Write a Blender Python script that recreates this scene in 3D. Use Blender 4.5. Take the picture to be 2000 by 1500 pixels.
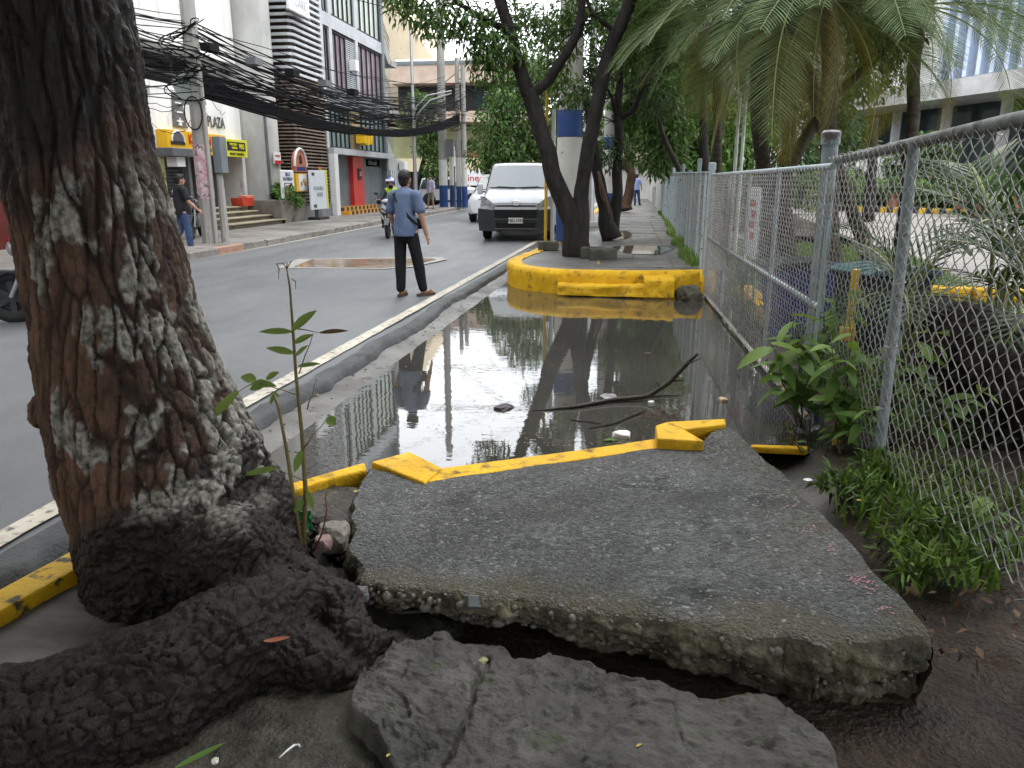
import bpy, bmesh, math, random
import numpy as np
from mathutils import Vector, Matrix, noise
R = math.radians
random.seed(7); rng = np.random.default_rng(7)
scn = bpy.context.scene
for o in list(bpy.data.objects): bpy.data.objects.remove(o)
COL = scn.collection
# ------------------------------------------------------------------ camera
CAM_H = 1.65
PITCH, YAW = R(14.824), R(8.359)
cam = bpy.data.cameras.new('camera'); camo = bpy.data.objects.new('camera', cam); COL.objects.link(camo)
camo.location = (0, 0, CAM_H); camo.rotation_euler = (math.pi/2-PITCH, 0, YAW)
cam.sensor_width = 36; cam.lens = 27.0; cam.clip_end = 2000; cam.clip_start = 0.05
scn.camera = camo
# ------------------------------------------------------------------ overcast daylight
SUN_EL, SUN_AZ = R(58), R(-35)
w = bpy.data.worlds.new('World'); scn.world = w; w.use_nodes = True
nt = w.node_tree; nt.nodes.clear()
out = nt.nodes.new('ShaderNodeOutputWorld'); bg = nt.nodes.new('ShaderNodeBackground')
sky = nt.nodes.new('ShaderNodeTexSky'); sky.sky_type = 'NISHITA'; sky.sun_disc = False
sky.sun_elevation = SUN_EL; sky.sun_rotation = SUN_AZ; sky.air_density = 1.0; sky.dust_density = 3.0
tc = nt.nodes.new('ShaderNodeTexCoord'); nz = nt.nodes.new('ShaderNodeTexNoise')
nz.inputs['Scale'].default_value = 2.6; nz.inputs['Detail'].default_value = 5; nz.inputs['Roughness'].default_value = .5
cr = nt.nodes.new('ShaderNodeValToRGB')
cr.color_ramp.elements[0].position = .3; cr.color_ramp.elements[0].color = (13.2, 14.0, 15.0, 1)
cr.color_ramp.elements[1].position = .7; cr.color_ramp.elements[1].color = (16.5, 16.6, 16.8, 1)
mx = nt.nodes.new('ShaderNodeMixRGB'); mx.inputs[0].default_value = .86
L = nt.links.new
L(tc.outputs['Generated'], nz.inputs['Vector']); L(nz.outputs['Fac'], cr.inputs[0])
L(sky.outputs[0], mx.inputs[1]); L(cr.outputs[0], mx.inputs[2]); L(mx.outputs[0], bg.inputs[0])
bg.inputs[1].default_value = 0.1; L(bg.outputs[0], out.inputs[0])
sun = bpy.data.lights.new('sun', 'SUN'); suno = bpy.data.objects.new('sun', sun); COL.objects.link(suno)
sun.energy = 1.0; sun.angle = R(25); sun.color = (1, .97, .92)
suno.rotation_euler = (math.pi/2-SUN_EL, 0, SUN_AZ+math.pi)
suno.location = (0, 0, 30)
scn.view_settings.view_transform = 'Standard'; scn.view_settings.look = 'None'
scn.view_settings.gamma = 1; scn.view_settings.use_curve_mapping = False
scn.view_settings.exposure = 1.25
scn.render.engine = 'CYCLES'
cy = scn.cycles
cy.use_denoising = True; cy.max_bounces = 6; cy.diffuse_bounces = 3; cy.glossy_bounces = 3; cy.transmission_bounces = 4
cy.transparent_max_bounces = 6; cy.caustics_reflective = False; cy.caustics_refractive = False
cy.use_adaptive_sampling = True; cy.adaptive_threshold = 0.02
try: cy.denoiser = 'OPENIMAGEDENOISE'
except Exception: pass
# ------------------------------------------------------------------ photo pixel -> world point on a known plane
_cp, _sp, _cy, _sy = math.cos(PITCH), math.sin(PITCH), math.cos(YAW), math.sin(YAW)
FW = Vector((-_sy*_cp, _cy*_cp, -_sp)); RT = Vector((_cy, _sy, 0)); UP = RT.cross(FW); CP = Vector((0, 0, CAM_H))
def ray(px, py): return FW + RT*((px-1000)/1500) - UP*((py-750)/1500)
def onz(px, py, z=0.0): d = ray(px, py); return CP + d*((z-CAM_H)/d.z)
def ony(px, py, Y): d = ray(px, py); return CP + d*(Y/d.y)
def onx(px, py, X): d = ray(px, py); return CP + d*(X/d.x)
# ------------------------------------------------------------------ materials
MATS = {}
def node(nt, t, **k):
    n = nt.nodes.new(t)
    for a, b in k.items():
        if a in n.inputs: n.inputs[a].default_value = b
        else: setattr(n, a, b)
    return n
def mat(name, c1, c2=None, scale=4, detail=5, rough=.7, rough2=None, bump=0, bscale=60, metal=0, spec=.22, stretch=None,
        c3=None, s3=20, t3=.6, island=0, coat=0, lo=.35, hi=.65, trans=0, bdetail=4, coord='Object', emit=0, w3=.06):
    """c1..c2 mixed by large noise, spots of c3 by a finer noise, roughness and bump by noise, island = brightness spread per loose piece"""
    if name in MATS: return MATS[name]
    m = bpy.data.materials.new(name); MATS[name] = m; m.use_nodes = True
    t = m.node_tree; b = t.nodes['Principled BSDF']; L = t.links.new
    col = lambda c: (c[0], c[1], c[2], 1)
    b.inputs['Base Color'].default_value = col(c1); b.inputs['Roughness'].default_value = rough
    b.inputs['Metallic'].default_value = metal; b.inputs['Specular IOR Level'].default_value = spec
    b.inputs['Coat Weight'].default_value = coat; b.inputs['Coat Roughness'].default_value = .08
    b.inputs['Transmission Weight'].default_value = trans
    if emit: b.inputs['Emission Color'].default_value = col(c1); b.inputs['Emission Strength'].default_value = emit
    if c2 is None and not bump and not island and rough2 is None: return m
    tc = node(t, 'ShaderNodeTexCoord'); vec = tc.outputs[coord]
    if stretch:
        mp = node(t, 'ShaderNodeMapping', Scale=stretch); L(vec, mp.inputs[0]); vec = mp.outputs[0]
    last = None
    n1 = node(t, 'ShaderNodeTexNoise', Scale=scale, Detail=detail, Roughness=.62); L(vec, n1.inputs['Vector'])
    if c2 is not None:
        r = node(t, 'ShaderNodeValToRGB'); e = r.color_ramp.elements
        e[0].position = lo; e[0].color = col(c1); e[1].position = hi; e[1].color = col(c2)
        L(n1.outputs['Fac'], r.inputs[0]); last = r.outputs[0]
    if c3 is not None:
        n3 = node(t, 'ShaderNodeTexNoise', Scale=s3, Detail=6, Roughness=.65); L(vec, n3.inputs['Vector'])
        mr = node(t, 'ShaderNodeMapRange'); mr.inputs[1].default_value = t3; mr.inputs[2].default_value = t3+w3
        L(n3.outputs['Fac'], mr.inputs[0])
        mixn = node(t, 'ShaderNodeMixRGB'); L(mr.outputs[0], mixn.inputs[0])
        if last is not None: L(last, mixn.inputs[1])
        else: mixn.inputs[1].default_value = col(c1)
        mixn.inputs[2].default_value = col(c3); last = mixn.outputs[0]
    if island:
        g = node(t, 'ShaderNodeNewGeometry'); mr2 = node(t, 'ShaderNodeMapRange')
        mr2.inputs[3].default_value = 1-island; mr2.inputs[4].default_value = 1+island
        L(g.outputs['Random Per Island'], mr2.inputs[0])
        ml = node(t, 'ShaderNodeMixRGB', blend_type='MULTIPLY'); ml.inputs[0].default_value = 1
        if last is not None: L(last, ml.inputs[1])
        else: ml.inputs[1].default_value = col(c1)
        L(mr2.outputs[0], ml.inputs[2]); last = ml.outputs[0]
    if last is not None: L(last, b.inputs['Base Color'])
    if rough2 is not None:
        mr = node(t, 'ShaderNodeMapRange'); mr.inputs[1].default_value = .35; mr.inputs[2].default_value = .65
        mr.inputs[3].default_value = rough; mr.inputs[4].default_value = rough2
        nr = node(t, 'ShaderNodeTexNoise', Scale=scale*.7+.3, Detail=4); L(vec, nr.inputs['Vector'])
        L(nr.outputs['Fac'], mr.inputs[0]); L(mr.outputs[0], b.inputs['Roughness'])
    if bump:
        nb = node(t, 'ShaderNodeTexNoise', Scale=bscale, Detail=bdetail, Roughness=.6); L(vec, nb.inputs['Vector'])
        bp = node(t, 'ShaderNodeBump', Strength=1.0, Distance=bump); L(nb.outputs['Fac'], bp.inputs['Height'])
        L(bp.outputs[0], b.inputs['Normal'])
    return m
def leafmat(name, c, c2, rough=.45, island=.45, back=.22):
    """leaf with some light coming through"""
    if name in MATS: return MATS[name]
    m = mat(name, c, c2, scale=1.3, rough=rough, island=island, spec=.14)
    t = m.node_tree; b = t.nodes['Principled BSDF']; o = t.nodes['Material Output']
    tr = node(t, 'ShaderNodeBsdfTranslucent'); ms = node(t, 'ShaderNodeMixShader'); ms.inputs[0].default_value = back
    src = b.inputs['Base Color'].links[0].from_socket
    g = node(t, 'ShaderNodeMixRGB', blend_type='MULTIPLY'); g.inputs[0].default_value = 1; g.inputs[2].default_value = (1.3, 1.25, .6, 1)
    t.links.new(src, g.inputs[1]); t.links.new(g.outputs[0], tr.inputs[0])
    t.links.new(b.outputs[0], ms.inputs[1]); t.links.new(tr.outputs[0], ms.inputs[2]); t.links.new(ms.outputs[0], o.inputs[0])
    return m
# ------------------------------------------------------------------ mesh helpers
def tagit(o, label=None, cat=None, group=None, kind=None):
    if label: o['label'] = label
    if cat: o['category'] = cat
    if group: o['group'] = group
    if kind: o['kind'] = kind
    return o
def thing(name, label, cat, loc=(0, 0, 0), rz=0, group=None):
    o = bpy.data.objects.new(name, None); COL.objects.link(o); o.empty_display_size = .1
    o.location = loc; o.rotation_euler = (0, 0, rz)
    return tagit(o, label, cat, group)
def link(name, me, m=None, parent=None, **k):
    o = bpy.data.objects.new(name, me); COL.objects.link(o)
    if m is not None and not me.materials:
        for q in (m if isinstance(m, (list, tuple)) else [m]): me.materials.append(q)
    if parent is not None: o.parent = parent
    return tagit(o, **k)
def copy_tree(o, parent=None):
    c = o.copy(); COL.objects.link(c); c.parent = parent
    for ch in list(o.children): copy_tree(ch, c)
    return c
def wloc(o):
    v = Vector()
    while o is not None: v += o.location; o = o.parent
    return v
class MB:
    def __init__(s): s.v = []; s.f = []; s.mi = []; s.m = 0
    def add(s, vs, fs):
        k = len(s.v); s.v.extend([tuple(p) for p in vs]); s.f.extend([tuple(i+k for i in f) for f in fs]); s.mi.extend([s.m]*len(fs)); return s
    def quad(s, *p): return s.add(p, [tuple(range(len(p)))])
    def box(s, x0, x1, y0, y1, z0, z1, rz=0, c=None):
        vs = [Vector((x, y, z)) for z in (z0, z1) for y in (y0, y1) for x in (x0, x1)]
        if rz:
            c = c if c is not None else Vector(((x0+x1)/2, (y0+y1)/2, 0)); M = Matrix.Rotation(rz, 3, 'Z')
            vs = [c + M @ (v-c) for v in vs]
        return s.add(vs, [(0, 2, 3, 1), (4, 5, 7, 6), (0, 1, 5, 4), (2, 6, 7, 3), (0, 4, 6, 2), (1, 3, 7, 5)])
    def tube(s, path, rad, n=8, cap=True, squash=1.0):
        path = [Vector(p) for p in path]; N = len(path)
        if not isinstance(rad, (list, tuple)): rad = [rad]*N
        vs = []; prev = None
        for i, p in enumerate(path):
            d = (path[min(i+1, N-1)]-path[max(i-1, 0)])
            d = d.normalized() if d.length > 1e-9 else Vector((0, 0, 1))
            if prev is None:
                a = Vector((0, 0, 1)) if abs(d.z) < .9 else Vector((1, 0, 0))
                u = d.cross(a).normalized()
            else:
                u = (prev - d*prev.dot(d)); u = u.normalized() if u.length > 1e-6 else d.orthogonal().normalized()
            prev = u; w_ = d.cross(u)
            for k in range(n):
                a = 2*math.pi*k/n; vs.append(p + (u*math.cos(a) + w_*math.sin(a)*squash)*rad[i])
        fs = [(i*n+k, i*n+(k+1) % n, (i+1)*n+(k+1) % n, (i+1)*n+k) for i in range(N-1) for k in range(n)]
        if cap: fs += [tuple(range(n-1, -1, -1)), tuple((N-1)*n+k for k in range(n))]
        return s.add(vs, fs)
    def ell(s, c, r, nu=12, nv=8, M=None):
        c = Vector(c); r = (r, r, r) if not isinstance(r, (tuple, list)) else r
        vs = []
        for j in range(nv+1):
            th = math.pi*j/nv
            for i in range(nu):
                ph = 2*math.pi*i/nu
                p = Vector((r[0]*math.sin(th)*math.cos(ph), r[1]*math.sin(th)*math.sin(ph), r[2]*math.cos(th)))
                vs.append(c + (M @ p if M is not None else p))
        fs = [(j*nu+i, (j+1)*nu+i, (j+1)*nu+(i+1) % nu, j*nu+(i+1) % nu) for j in range(nv) for i in range(nu)]
        return s.add(vs, fs)
    def cap(s, p0, p1, r0, r1=None, n=12, squash=1.0):
        """tapered capsule"""
        r1 = r0 if r1 is None else r1; p0 = Vector(p0); p1 = Vector(p1); d = (p1-p0).normalized()
        path = [p0-d*r0*.95, p0-d*r0*.7, p0-d*r0*.3, p0, p0.lerp(p1, .5), p1, p1+d*r1*.3, p1+d*r1*.7, p1+d*r1*.95]
        rad = [r0*.25, r0*.7, r0*.95, r0, (r0+r1)/2, r1, r1*.95, r1*.7, r1*.25]
        return s.tube(path, rad, n, True, squash)
    def prism(s, poly, a0, a1, axis='x'):
        """polygon of (u,v) extruded along an axis: x -> (y,z), y -> (x,z), z -> (x,y)"""
        f = {'x': lambda u, v, a: (a, u, v), 'y': lambda u, v, a: (u, a, v), 'z': lambda u, v, a: (u, v, a)}[axis]
        n = len(poly); vs = [f(u, v, a0) for u, v in poly] + [f(u, v, a1) for u, v in poly]
        return s.add(vs, [tuple(range(n))[::-1], tuple(range(n, 2*n))] + [(i, (i+1) % n, n+(i+1) % n, n+i) for i in range(n)])
    def lathe(s, c, prof, n=16):
        c = Vector(c); vs = []
        for r, z in prof:
            for k in range(n):
                a = 2*math.pi*k/n; vs.append(c+Vector((r*math.cos(a), r*math.sin(a), z)))
        N = len(prof)
        fs = [(i*n+k, i*n+(k+1) % n, (i+1)*n+(k+1) % n, (i+1)*n+k) for i in range(N-1) for k in range(n)]
        fs += [tuple(range(n-1, -1, -1)), tuple((N-1)*n+k for k in range(n))]
        return s.add(vs, fs)
    def mesh(s, name, fixn=True):
        me = bpy.data.meshes.new(name); me.from_pydata([tuple(p) for p in s.v], [], s.f)
        if max(s.mi, default=0): me.polygons.foreach_set('material_index', s.mi)
        if fixn:
            bm = bmesh.new(); bm.from_mesh(me); bmesh.ops.recalc_face_normals(bm, faces=bm.faces); bm.to_mesh(me); bm.free()
        me.update(); return me
    def build(s, name, m, parent=None, smooth=False, world=False, bevel=0, fixn=True, sub=0, angle=40, **k):
        me = s.mesh(name, fixn)
        if world and parent is not None: me.transform(Matrix.Translation(-wloc(parent)))
        if smooth:
            me.polygons.foreach_set('use_smooth', [True]*len(me.polygons))
            if smooth != 'all':
                bm = bmesh.new(); bm.from_mesh(me)
                for e in bm.edges:
                    if len(e.link_faces) == 2 and e.calc_face_angle(0) > R(angle): e.smooth = False
                bm.to_mesh(me); bm.free()
        o = link(name, me, m, parent, **k)
        if bevel:
            b = o.modifiers.new('bevel', 'BEVEL'); b.width = bevel; b.segments = 2; b.limit_method = 'ANGLE'; b.angle_limit = R(30)
        if sub:
            b = o.modifiers.new('sub', 'SUBSURF'); b.levels = sub; b.render_levels = sub
        return o
def remesh(mb, voxel, smooth=4, name='body'):
    """one continuous surface from overlapping closed pieces"""
    me = mb.mesh('tmp'); o = bpy.data.objects.new('tmp', me); COL.objects.link(o)
    m = o.modifiers.new('r', 'REMESH'); m.mode = 'VOXEL'; m.voxel_size = voxel
    if smooth: q = o.modifiers.new('s', 'SMOOTH'); q.iterations = smooth; q.factor = .5
    dg = bpy.context.evaluated_depsgraph_get(); ev = o.evaluated_get(dg)
    r = bpy.data.meshes.new_from_object(ev); bpy.data.objects.remove(o); r.name = name; r.materials.clear()
    r.polygons.foreach_set('use_smooth', [True]*len(r.polygons)); return r
def get_co(me):
    a = np.empty(len(me.vertices)*3, np.float32); me.vertices.foreach_get('co', a); return a.reshape(-1, 3)
def get_no(me):
    a = np.empty(len(me.vertices)*3, np.float32); me.vertices.foreach_get('normal', a); return a.reshape(-1, 3)
def set_co(me, c): me.vertices.foreach_set('co', np.ascontiguousarray(c, np.float32).ravel()); me.update()
def setattr_f(me, name, vals):
    at = me.attributes.new(name, 'FLOAT', 'POINT'); at.data.foreach_set('value', np.ascontiguousarray(vals, np.float32))
def grid_mesh(name, P, nu, nv):
    """P: (nu*nv,3) points, row-major in v"""
    i = np.arange((nu-1)*(nv-1)); r = i//(nu-1); c = i % (nu-1); a = r*nu+c
    F = np.stack([a, a+1, a+nu+1, a+nu], 1)
    me = bpy.data.meshes.new(name); me.vertices.add(len(P)); me.vertices.foreach_set('co', np.asarray(P, np.float32).ravel())
    me.loops.add(F.size); me.loops.foreach_set('vertex_index', F.ravel().astype(np.int32))
    me.polygons.add(len(F)); me.polygons.foreach_set('loop_start', np.arange(0, F.size, 4, dtype=np.int32))
    me.update(calc_edges=True); me.polygons.foreach_set('use_smooth', [True]*len(F)); return me
def fbm(p, s=1.0, o=4): return noise.fractal(Vector(p)*s, 1.0, 2.0, o)
def np_noise2(x, y, seed=0):
    """smooth value noise on arrays"""
    xi = np.floor(x).astype(np.int64); yi = np.floor(y).astype(np.int64); xf = x-xi; yf = y-yi
    def h(a, b):
        n = (a*374761393 + b*668265263 + seed*974711) & 0xffffffff
        n = ((n ^ (n >> 13))*1274126177) & 0xffffffff
        return ((n ^ (n >> 16)) & 0xffff)/65535.0
    u = xf*xf*(3-2*xf); v = yf*yf*(3-2*yf)
    return (h(xi, yi)*(1-u)+h(xi+1, yi)*u)*(1-v) + (h(xi, yi+1)*(1-u)+h(xi+1, yi+1)*u)*v
def np_fbm2(x, y, o=4, seed=0):
    r = 0; a = .5
    for k in range(o): r = r + a*(np_noise2(x, y, seed+k)-.5); x = x*2.03; y = y*2.03; a *= .5
    return r
def text_mesh(s, size, depth=.004, bold=0.0, xs=1.0):
    """lettering lying in the x/z plane, facing -y, centred"""
    cu = bpy.data.curves.new('txt', 'FONT'); cu.body = s; cu.size = size; cu.extrude = depth; cu.offset = bold
    cu.align_x = 'CENTER'; cu.align_y = 'CENTER'; cu.resolution_u = 3
    o = bpy.data.objects.new('txt', cu); COL.objects.link(o); dg = bpy.context.evaluated_depsgraph_get()
    me = bpy.data.meshes.new_from_object(o.evaluated_get(dg)); bpy.data.objects.remove(o)
    me.transform(Matrix.Diagonal((xs, 1, 1, 1))); me.transform(Matrix.Rotation(math.pi/2, 4, 'X')); return me
def text(s, size, loc, rz, m, parent, name='lettering', bold=0.0, xs=1.0, world=True):
    me = text_mesh(s, size, .004, bold, xs); o = link(name, me, m, parent)
    lo = Vector(loc) - (wloc(parent) if world and parent is not None else Vector())
    o.location = lo; o.rotation_euler = (0, 0, rz); return o
# ------------------------------------------------------------------ materials of the setting
ASPH = mat('asphalt_road', (.082, .086, .092), (.128, .132, .137), scale=.55, detail=10, stretch=(1.5, .42, 1), rough=.28, rough2=.6, bump=.004, bscale=160, c3=(.17, .175, .175), s3=260, t3=.64, lo=.3, hi=.7, coord='Object')
ASPH_EDGE = mat('asphalt_edge', (.03, .032, .035), (.07, .072, .075), scale=6, rough=.5, bump=.012, bscale=70)
GUTTER = mat('gutter_concrete', (.075, .071, .064), (.165, .16, .15), scale=1.6, detail=9, rough=.25, rough2=.7, bump=.006, bscale=60, c3=(.05, .047, .042), s3=5, t3=.58)
SIDEW = mat('wet_pavement', (.075, .072, .066), (.15, .146, .137), scale=.8, detail=10, rough=.3, rough2=.65, bump=.004, bscale=90, c3=(.06, .057, .05), s3=4, t3=.6)
PAVE_L = mat('far_pavement', (.12, .11, .10), (.22, .207, .19), scale=.7, detail=9, rough=.4, rough2=.8, bump=.004, bscale=60, c3=(.10, .075, .06), s3=3, t3=.6)
YEL = mat('yellow_kerb_paint', (.52, .29, .01), (.70, .41, .015), scale=2.2, detail=9, rough=.5, rough2=.75, bump=.010, bscale=38, c3=(.07, .052, .022), s3=6.5, t3=.545, w3=.16)
YELW = mat('worn_yellow_paint', (.60, .35, .01), (.72, .45, .02), scale=5, detail=8, rough=.45, bump=.008, bscale=40, c3=(.07, .06, .04), s3=7, t3=.55)
WHITEL = mat('white_line_paint', (.33, .305, .25), (.47, .44, .37), scale=3, detail=9, rough=.6, bump=.003, bscale=120, c3=(.10, .098, .09), s3=20, t3=.535, w3=.1)
MUD = mat('wet_mud', (.024, .016, .011), (.052, .035, .024), scale=5, detail=9, rough=.3, rough2=.8, bump=.035, bscale=34, c3=(.075, .058, .04), s3=45, t3=.63)
def ag_slab(name, a, b, dirt):
    """pebbly wash-out concrete: voronoi pebbles with relief"""
    m = mat(name, a, b, scale=1.9, detail=10, rough=.34, rough2=.66, lo=.3, hi=.7, c3=tuple(q*.55 for q in a), s3=3.1, t3=.56, w3=.14)
    t = m.node_tree; bs = t.nodes['Principled BSDF']; L = t.links.new
    tc = node(t, 'ShaderNodeTexCoord'); nn = node(t, 'ShaderNodeTexNoise', Scale=30, Detail=3); L(tc.outputs['Object'], nn.inputs['Vector'])
    ad = node(t, 'ShaderNodeMixRGB', blend_type='ADD'); ad.inputs[0].default_value = .03; L(tc.outputs['Object'], ad.inputs[1]); L(nn.outputs['Color'], ad.inputs[2])
    v = node(t, 'ShaderNodeTexVoronoi', Scale=62); L(ad.outputs[0], v.inputs['Vector'])
    v2 = node(t, 'ShaderNodeTexVoronoi', Scale=190); L(ad.outputs[0], v2.inputs['Vector'])
    src = bs.inputs['Base Color'].links[0].from_socket
    sep = node(t, 'ShaderNodeSeparateColor'); L(v.outputs['Color'], sep.inputs[0])
    mr = node(t, 'ShaderNodeMapRange'); mr.inputs[3].default_value = .58; mr.inputs[4].default_value = 1.42; L(sep.outputs[0], mr.inputs[0])
    ml = node(t, 'ShaderNodeMixRGB', blend_type='MULTIPLY'); ml.inputs[0].default_value = 1; L(src, ml.inputs[1]); L(mr.outputs[0], ml.inputs[2])
    # brown-green grime where the slab is broken (attribute painted on the mesh: age, not light)
    at = node(t, 'ShaderNodeAttribute', attribute_name='grime'); mg = node(t, 'ShaderNodeMixRGB'); L(at.outputs['Fac'], mg.inputs[0]); L(ml.outputs[0], mg.inputs[1]); mg.inputs[2].default_value = (*dirt, 1)
    L(mg.outputs[0], bs.inputs['Base Color'])
    inv = node(t, 'ShaderNodeMath', operation='SUBTRACT'); inv.inputs[0].default_value = .6; L(v.outputs['Distance'], inv.inputs[1])
    ad2 = node(t, 'ShaderNodeMath', operation='MULTIPLY_ADD'); ad2.inputs[1].default_value = -.45; L(v2.outputs['Distance'], ad2.inputs[0]); L(inv.outputs[0], ad2.inputs[2])
    bp = node(t, 'ShaderNodeBump', Strength=1, Distance=.022); L(ad2.outputs[0], bp.inputs['Height']); L(bp.outputs[0], bs.inputs['Normal'])
    return m
SLAB = ag_slab('pebbled_concrete', (.058, .061, .06), (.135, .139, .136), (.10, .085, .05))
SLAB_SIDE = mat('broken_concrete', (.03, .028, .02), (.13, .118, .076), scale=7, detail=9, rough=.45, rough2=.8, bump=.02, bscale=38, c3=(.17, .15, .10), s3=17, t3=.63)
SLAB_LOW = mat('old_mossy_concrete', (.03, .029, .027), (.085, .08, .073), scale=5, detail=9, rough=.4, rough2=.75, bump=.008, bscale=75, c3=(.045, .052, .028), s3=6, t3=.60)
# ------------------------------------------------------------------ ground, road, water
MB().quad((-300, -60, -.14), (300, -60, -.14), (300, 500, -.14), (-300, 500, -.14)).build('ground', mat('far_ground', (.12, .115, .1), (.18, .17, .15), scale=.2, rough=.9), kind='structure')
def edge_x(Y): return -2.62 + .021*(Y-3) if Y < 30 else -2.05       # right side of the white line
# road as a strip grid with a ragged asphalt edge on the right
ys = np.concatenate([np.linspace(-6, 22, 420), np.linspace(22.3, 130, 60)])
rows = []
for y in ys:
    e = edge_x(y) + .20 + .10*(noise.noise(Vector((y*.55, 3, 0)))) + .045*noise.noise(Vector((y*2.6, 9, 0))) + .02*noise.noise(Vector((y*9, 1, 0)))
    zt = .1 + .012*noise.noise(Vector((y*.4, 1, 2)))
    rows.append([(-9.5, y, .1), (-7, y, .12), (-5, y, .125), (-3.4, y, .11), (e-.12, y, zt), (e, y, zt-.012), (e+.025+.02*noise.noise(Vector((y*7, 5, 0))), y, .035), (e+.05, y, -.02)])
P_ = np.array(rows).reshape(-1, 3)
ro = link('road', grid_mesh('road', P_, 8, len(ys)), ASPH, kind='structure')
eo_rows = np.array([[(r[4][0]-.02, r[4][1], r[4][2]+.003), (r[5][0]+.001, r[5][1], r[5][2]+.004), (r[6][0]+.004, r[6][1], .037), (r[7][0]+.006, r[7][1], -.02)] for r in rows if r[0][1] < 40]).reshape(-1, 3)
link('road_edge', grid_mesh('road_edge', eo_rows, 4, len(eo_rows)//4), ASPH_EDGE, kind='structure')
# side street crossing behind the corner
MB().quad((-60, 44.5, .085), (-9.45, 44.5, .085), (-9.45, 58, .085), (-60, 58, .085)).build('side_street', ASPH, kind='structure')
# white edge line: ragged painted strip 4 mm above
wl = []
ly = np.concatenate([np.linspace(-5, 24, 260), np.linspace(24.4, 90, 40)])
for y in ly:
    e = edge_x(y); j = .012*noise.noise(Vector((y*4, 0, 0)))
    k = np.array([abs(r[0][1]-y) for r in rows]).argmin(); zt = max(rows[k][4][2], .11)+.006
    wl.append([(e-.145+j, y, zt), (e-.06, y, zt), (e-.012-j, y, zt)])
link('edge_line', grid_mesh('edge_line', np.array(wl).reshape(-1, 3), 3, len(ly)), WHITEL, kind='structure')
wl = [[(-8.62-.018*(y-14), y, .107), (-8.52-.018*(y-14), y, .107)] for y in np.linspace(-4, 44, 50)]
link('edge_line', grid_mesh('edge_line', np.array(wl).reshape(-1, 3), 2, 50), WHITEL, kind='structure')
# road patch with a shallow brown puddle and its pale worn rim
pp = [onz(a, b, .13) for a, b in ((560, 522), (600, 506), (850, 503), (860, 507), (800, 520), (745, 524))]
cx_ = sum((p for p in pp), Vector())/len(pp)
MB().quad(*[(cx_+(p-cx_)*1.12) for p in pp]).build('road_patch', mat('pale_worn_asphalt', (.19, .18, .165), (.28, .265, .245), scale=3, rough=.5, bump=.003, bscale=80), kind='structure')
MB().quad(*[(cx_+(p-cx_)*.93)+Vector((0, 0, .004)) for p in pp]).build('road_puddle', mat('brown_puddle', (.13, .085, .06), (.2, .15, .11), scale=1.2, rough=.05, rough2=.3), kind='structure')
mw = mat('murky_water', (.036, .0345, .03), (.052, .05, .044), scale=.7, detail=4, rough=.015, spec=.5)
t_ = mw.node_tree; b_ = t_.nodes['Principled BSDF']; b_.inputs['IOR'].default_value = 2.0; b_.inputs['Specular IOR Level'].default_value = .5
tc_ = node(t_, 'ShaderNodeTexCoord'); mp_ = node(t_, 'ShaderNodeMapping', Scale=(1.0, 2.2, 1)); n_ = node(t_, 'ShaderNodeTexNoise', Scale=4.5, Detail=3, Roughness=.5)
t_.links.new(tc_.outputs['Object'], mp_.inputs[0]); t_.links.new(mp_.outputs[0], n_.inputs['Vector'])
bp_ = node(t_, 'ShaderNodeBump', Strength=1, Distance=.0006); t_.links.new(n_.outputs['Fac'], bp_.inputs['Height']); t_.links.new(bp_.outputs[0], b_.inputs['Normal'])
MB().quad((-3.2, -2, 0), (-2.2, -2, 0), (-2.1, 3.2, 0), (-1.3, 3.75, 0), (0, 4.3, 0), (.9, 4.75, 0), (1.75, 4.75, 0), (1.75, 15.8, 0), (-3.2, 15.8, 0)).build('flood_water', mw, kind='structure')
# ground relief near the camera: gutter slope, pool bed, mud along the fence, worn strip round the tree
nx, ny = 330, 520
X, Y = np.meshgrid(np.linspace(-3.0, 7.0, nx), np.linspace(-.6, 19, ny))
def sstep(a, b, x): t = np.clip((x-a)/(b-a), 0, 1); return t*t*(3-2*t)
ex = -2.62+.021*(Y-3)+.2
gut = .035 - .085*sstep(0, .55, X-ex)                     # concrete gutter falling to the pool
gut = gut + .012*np_fbm2(X*4, Y*4, 4, 3)
bed = -.10 + .02*np_fbm2(X*3, Y*3, 4, 5)
Z = np.where(X-ex < .8, gut, bed*sstep(.6, 1.1, X-ex)+gut*(1-sstep(.6, 1.1, X-ex)))
near = 1-sstep(3.5, 4.1, Y + .35*(X+1.0)*(-1)*0)          # under the near pavement
Z = np.where(X > -2.05, np.maximum(Z, (.0)*near + (-.2)*(1-near)), Z)
mudm = sstep(.95, 1.35, X + .14*(Y-4) * (Y < 4) + .10*np_fbm2(Y*2, X*2, 3, 8))*(1-sstep(4.7, 5.05, Y))
mudz = .055 + .07*np_fbm2(X*2.2, Y*2.2, 5, 11) + .05*np_fbm2(X*8, Y*8, 4, 12) + .05*sstep(1.2, 2.0, X)
Z = Z*(1-mudm) + mudz*mudm
inside = sstep(1.22, 1.5, X)*sstep(4.6, 5.2, Y)           # compound behind the fence is dry land
Z = Z*(1-inside) + (.03+.03*np_fbm2(X*2, Y*2, 4, 13))*inside
low = (1-sstep(-2.2, -1.9, X))*0
Z = Z + .012*np_fbm2(X*9, Y*9, 3, 17)*(near+mudm > .3)
me = grid_mesh('near_ground', np.stack([X, Y, Z], -1).reshape(-1, 3), nx, ny)
gm = bpy.data.materials.new('near_ground_mix')
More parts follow.
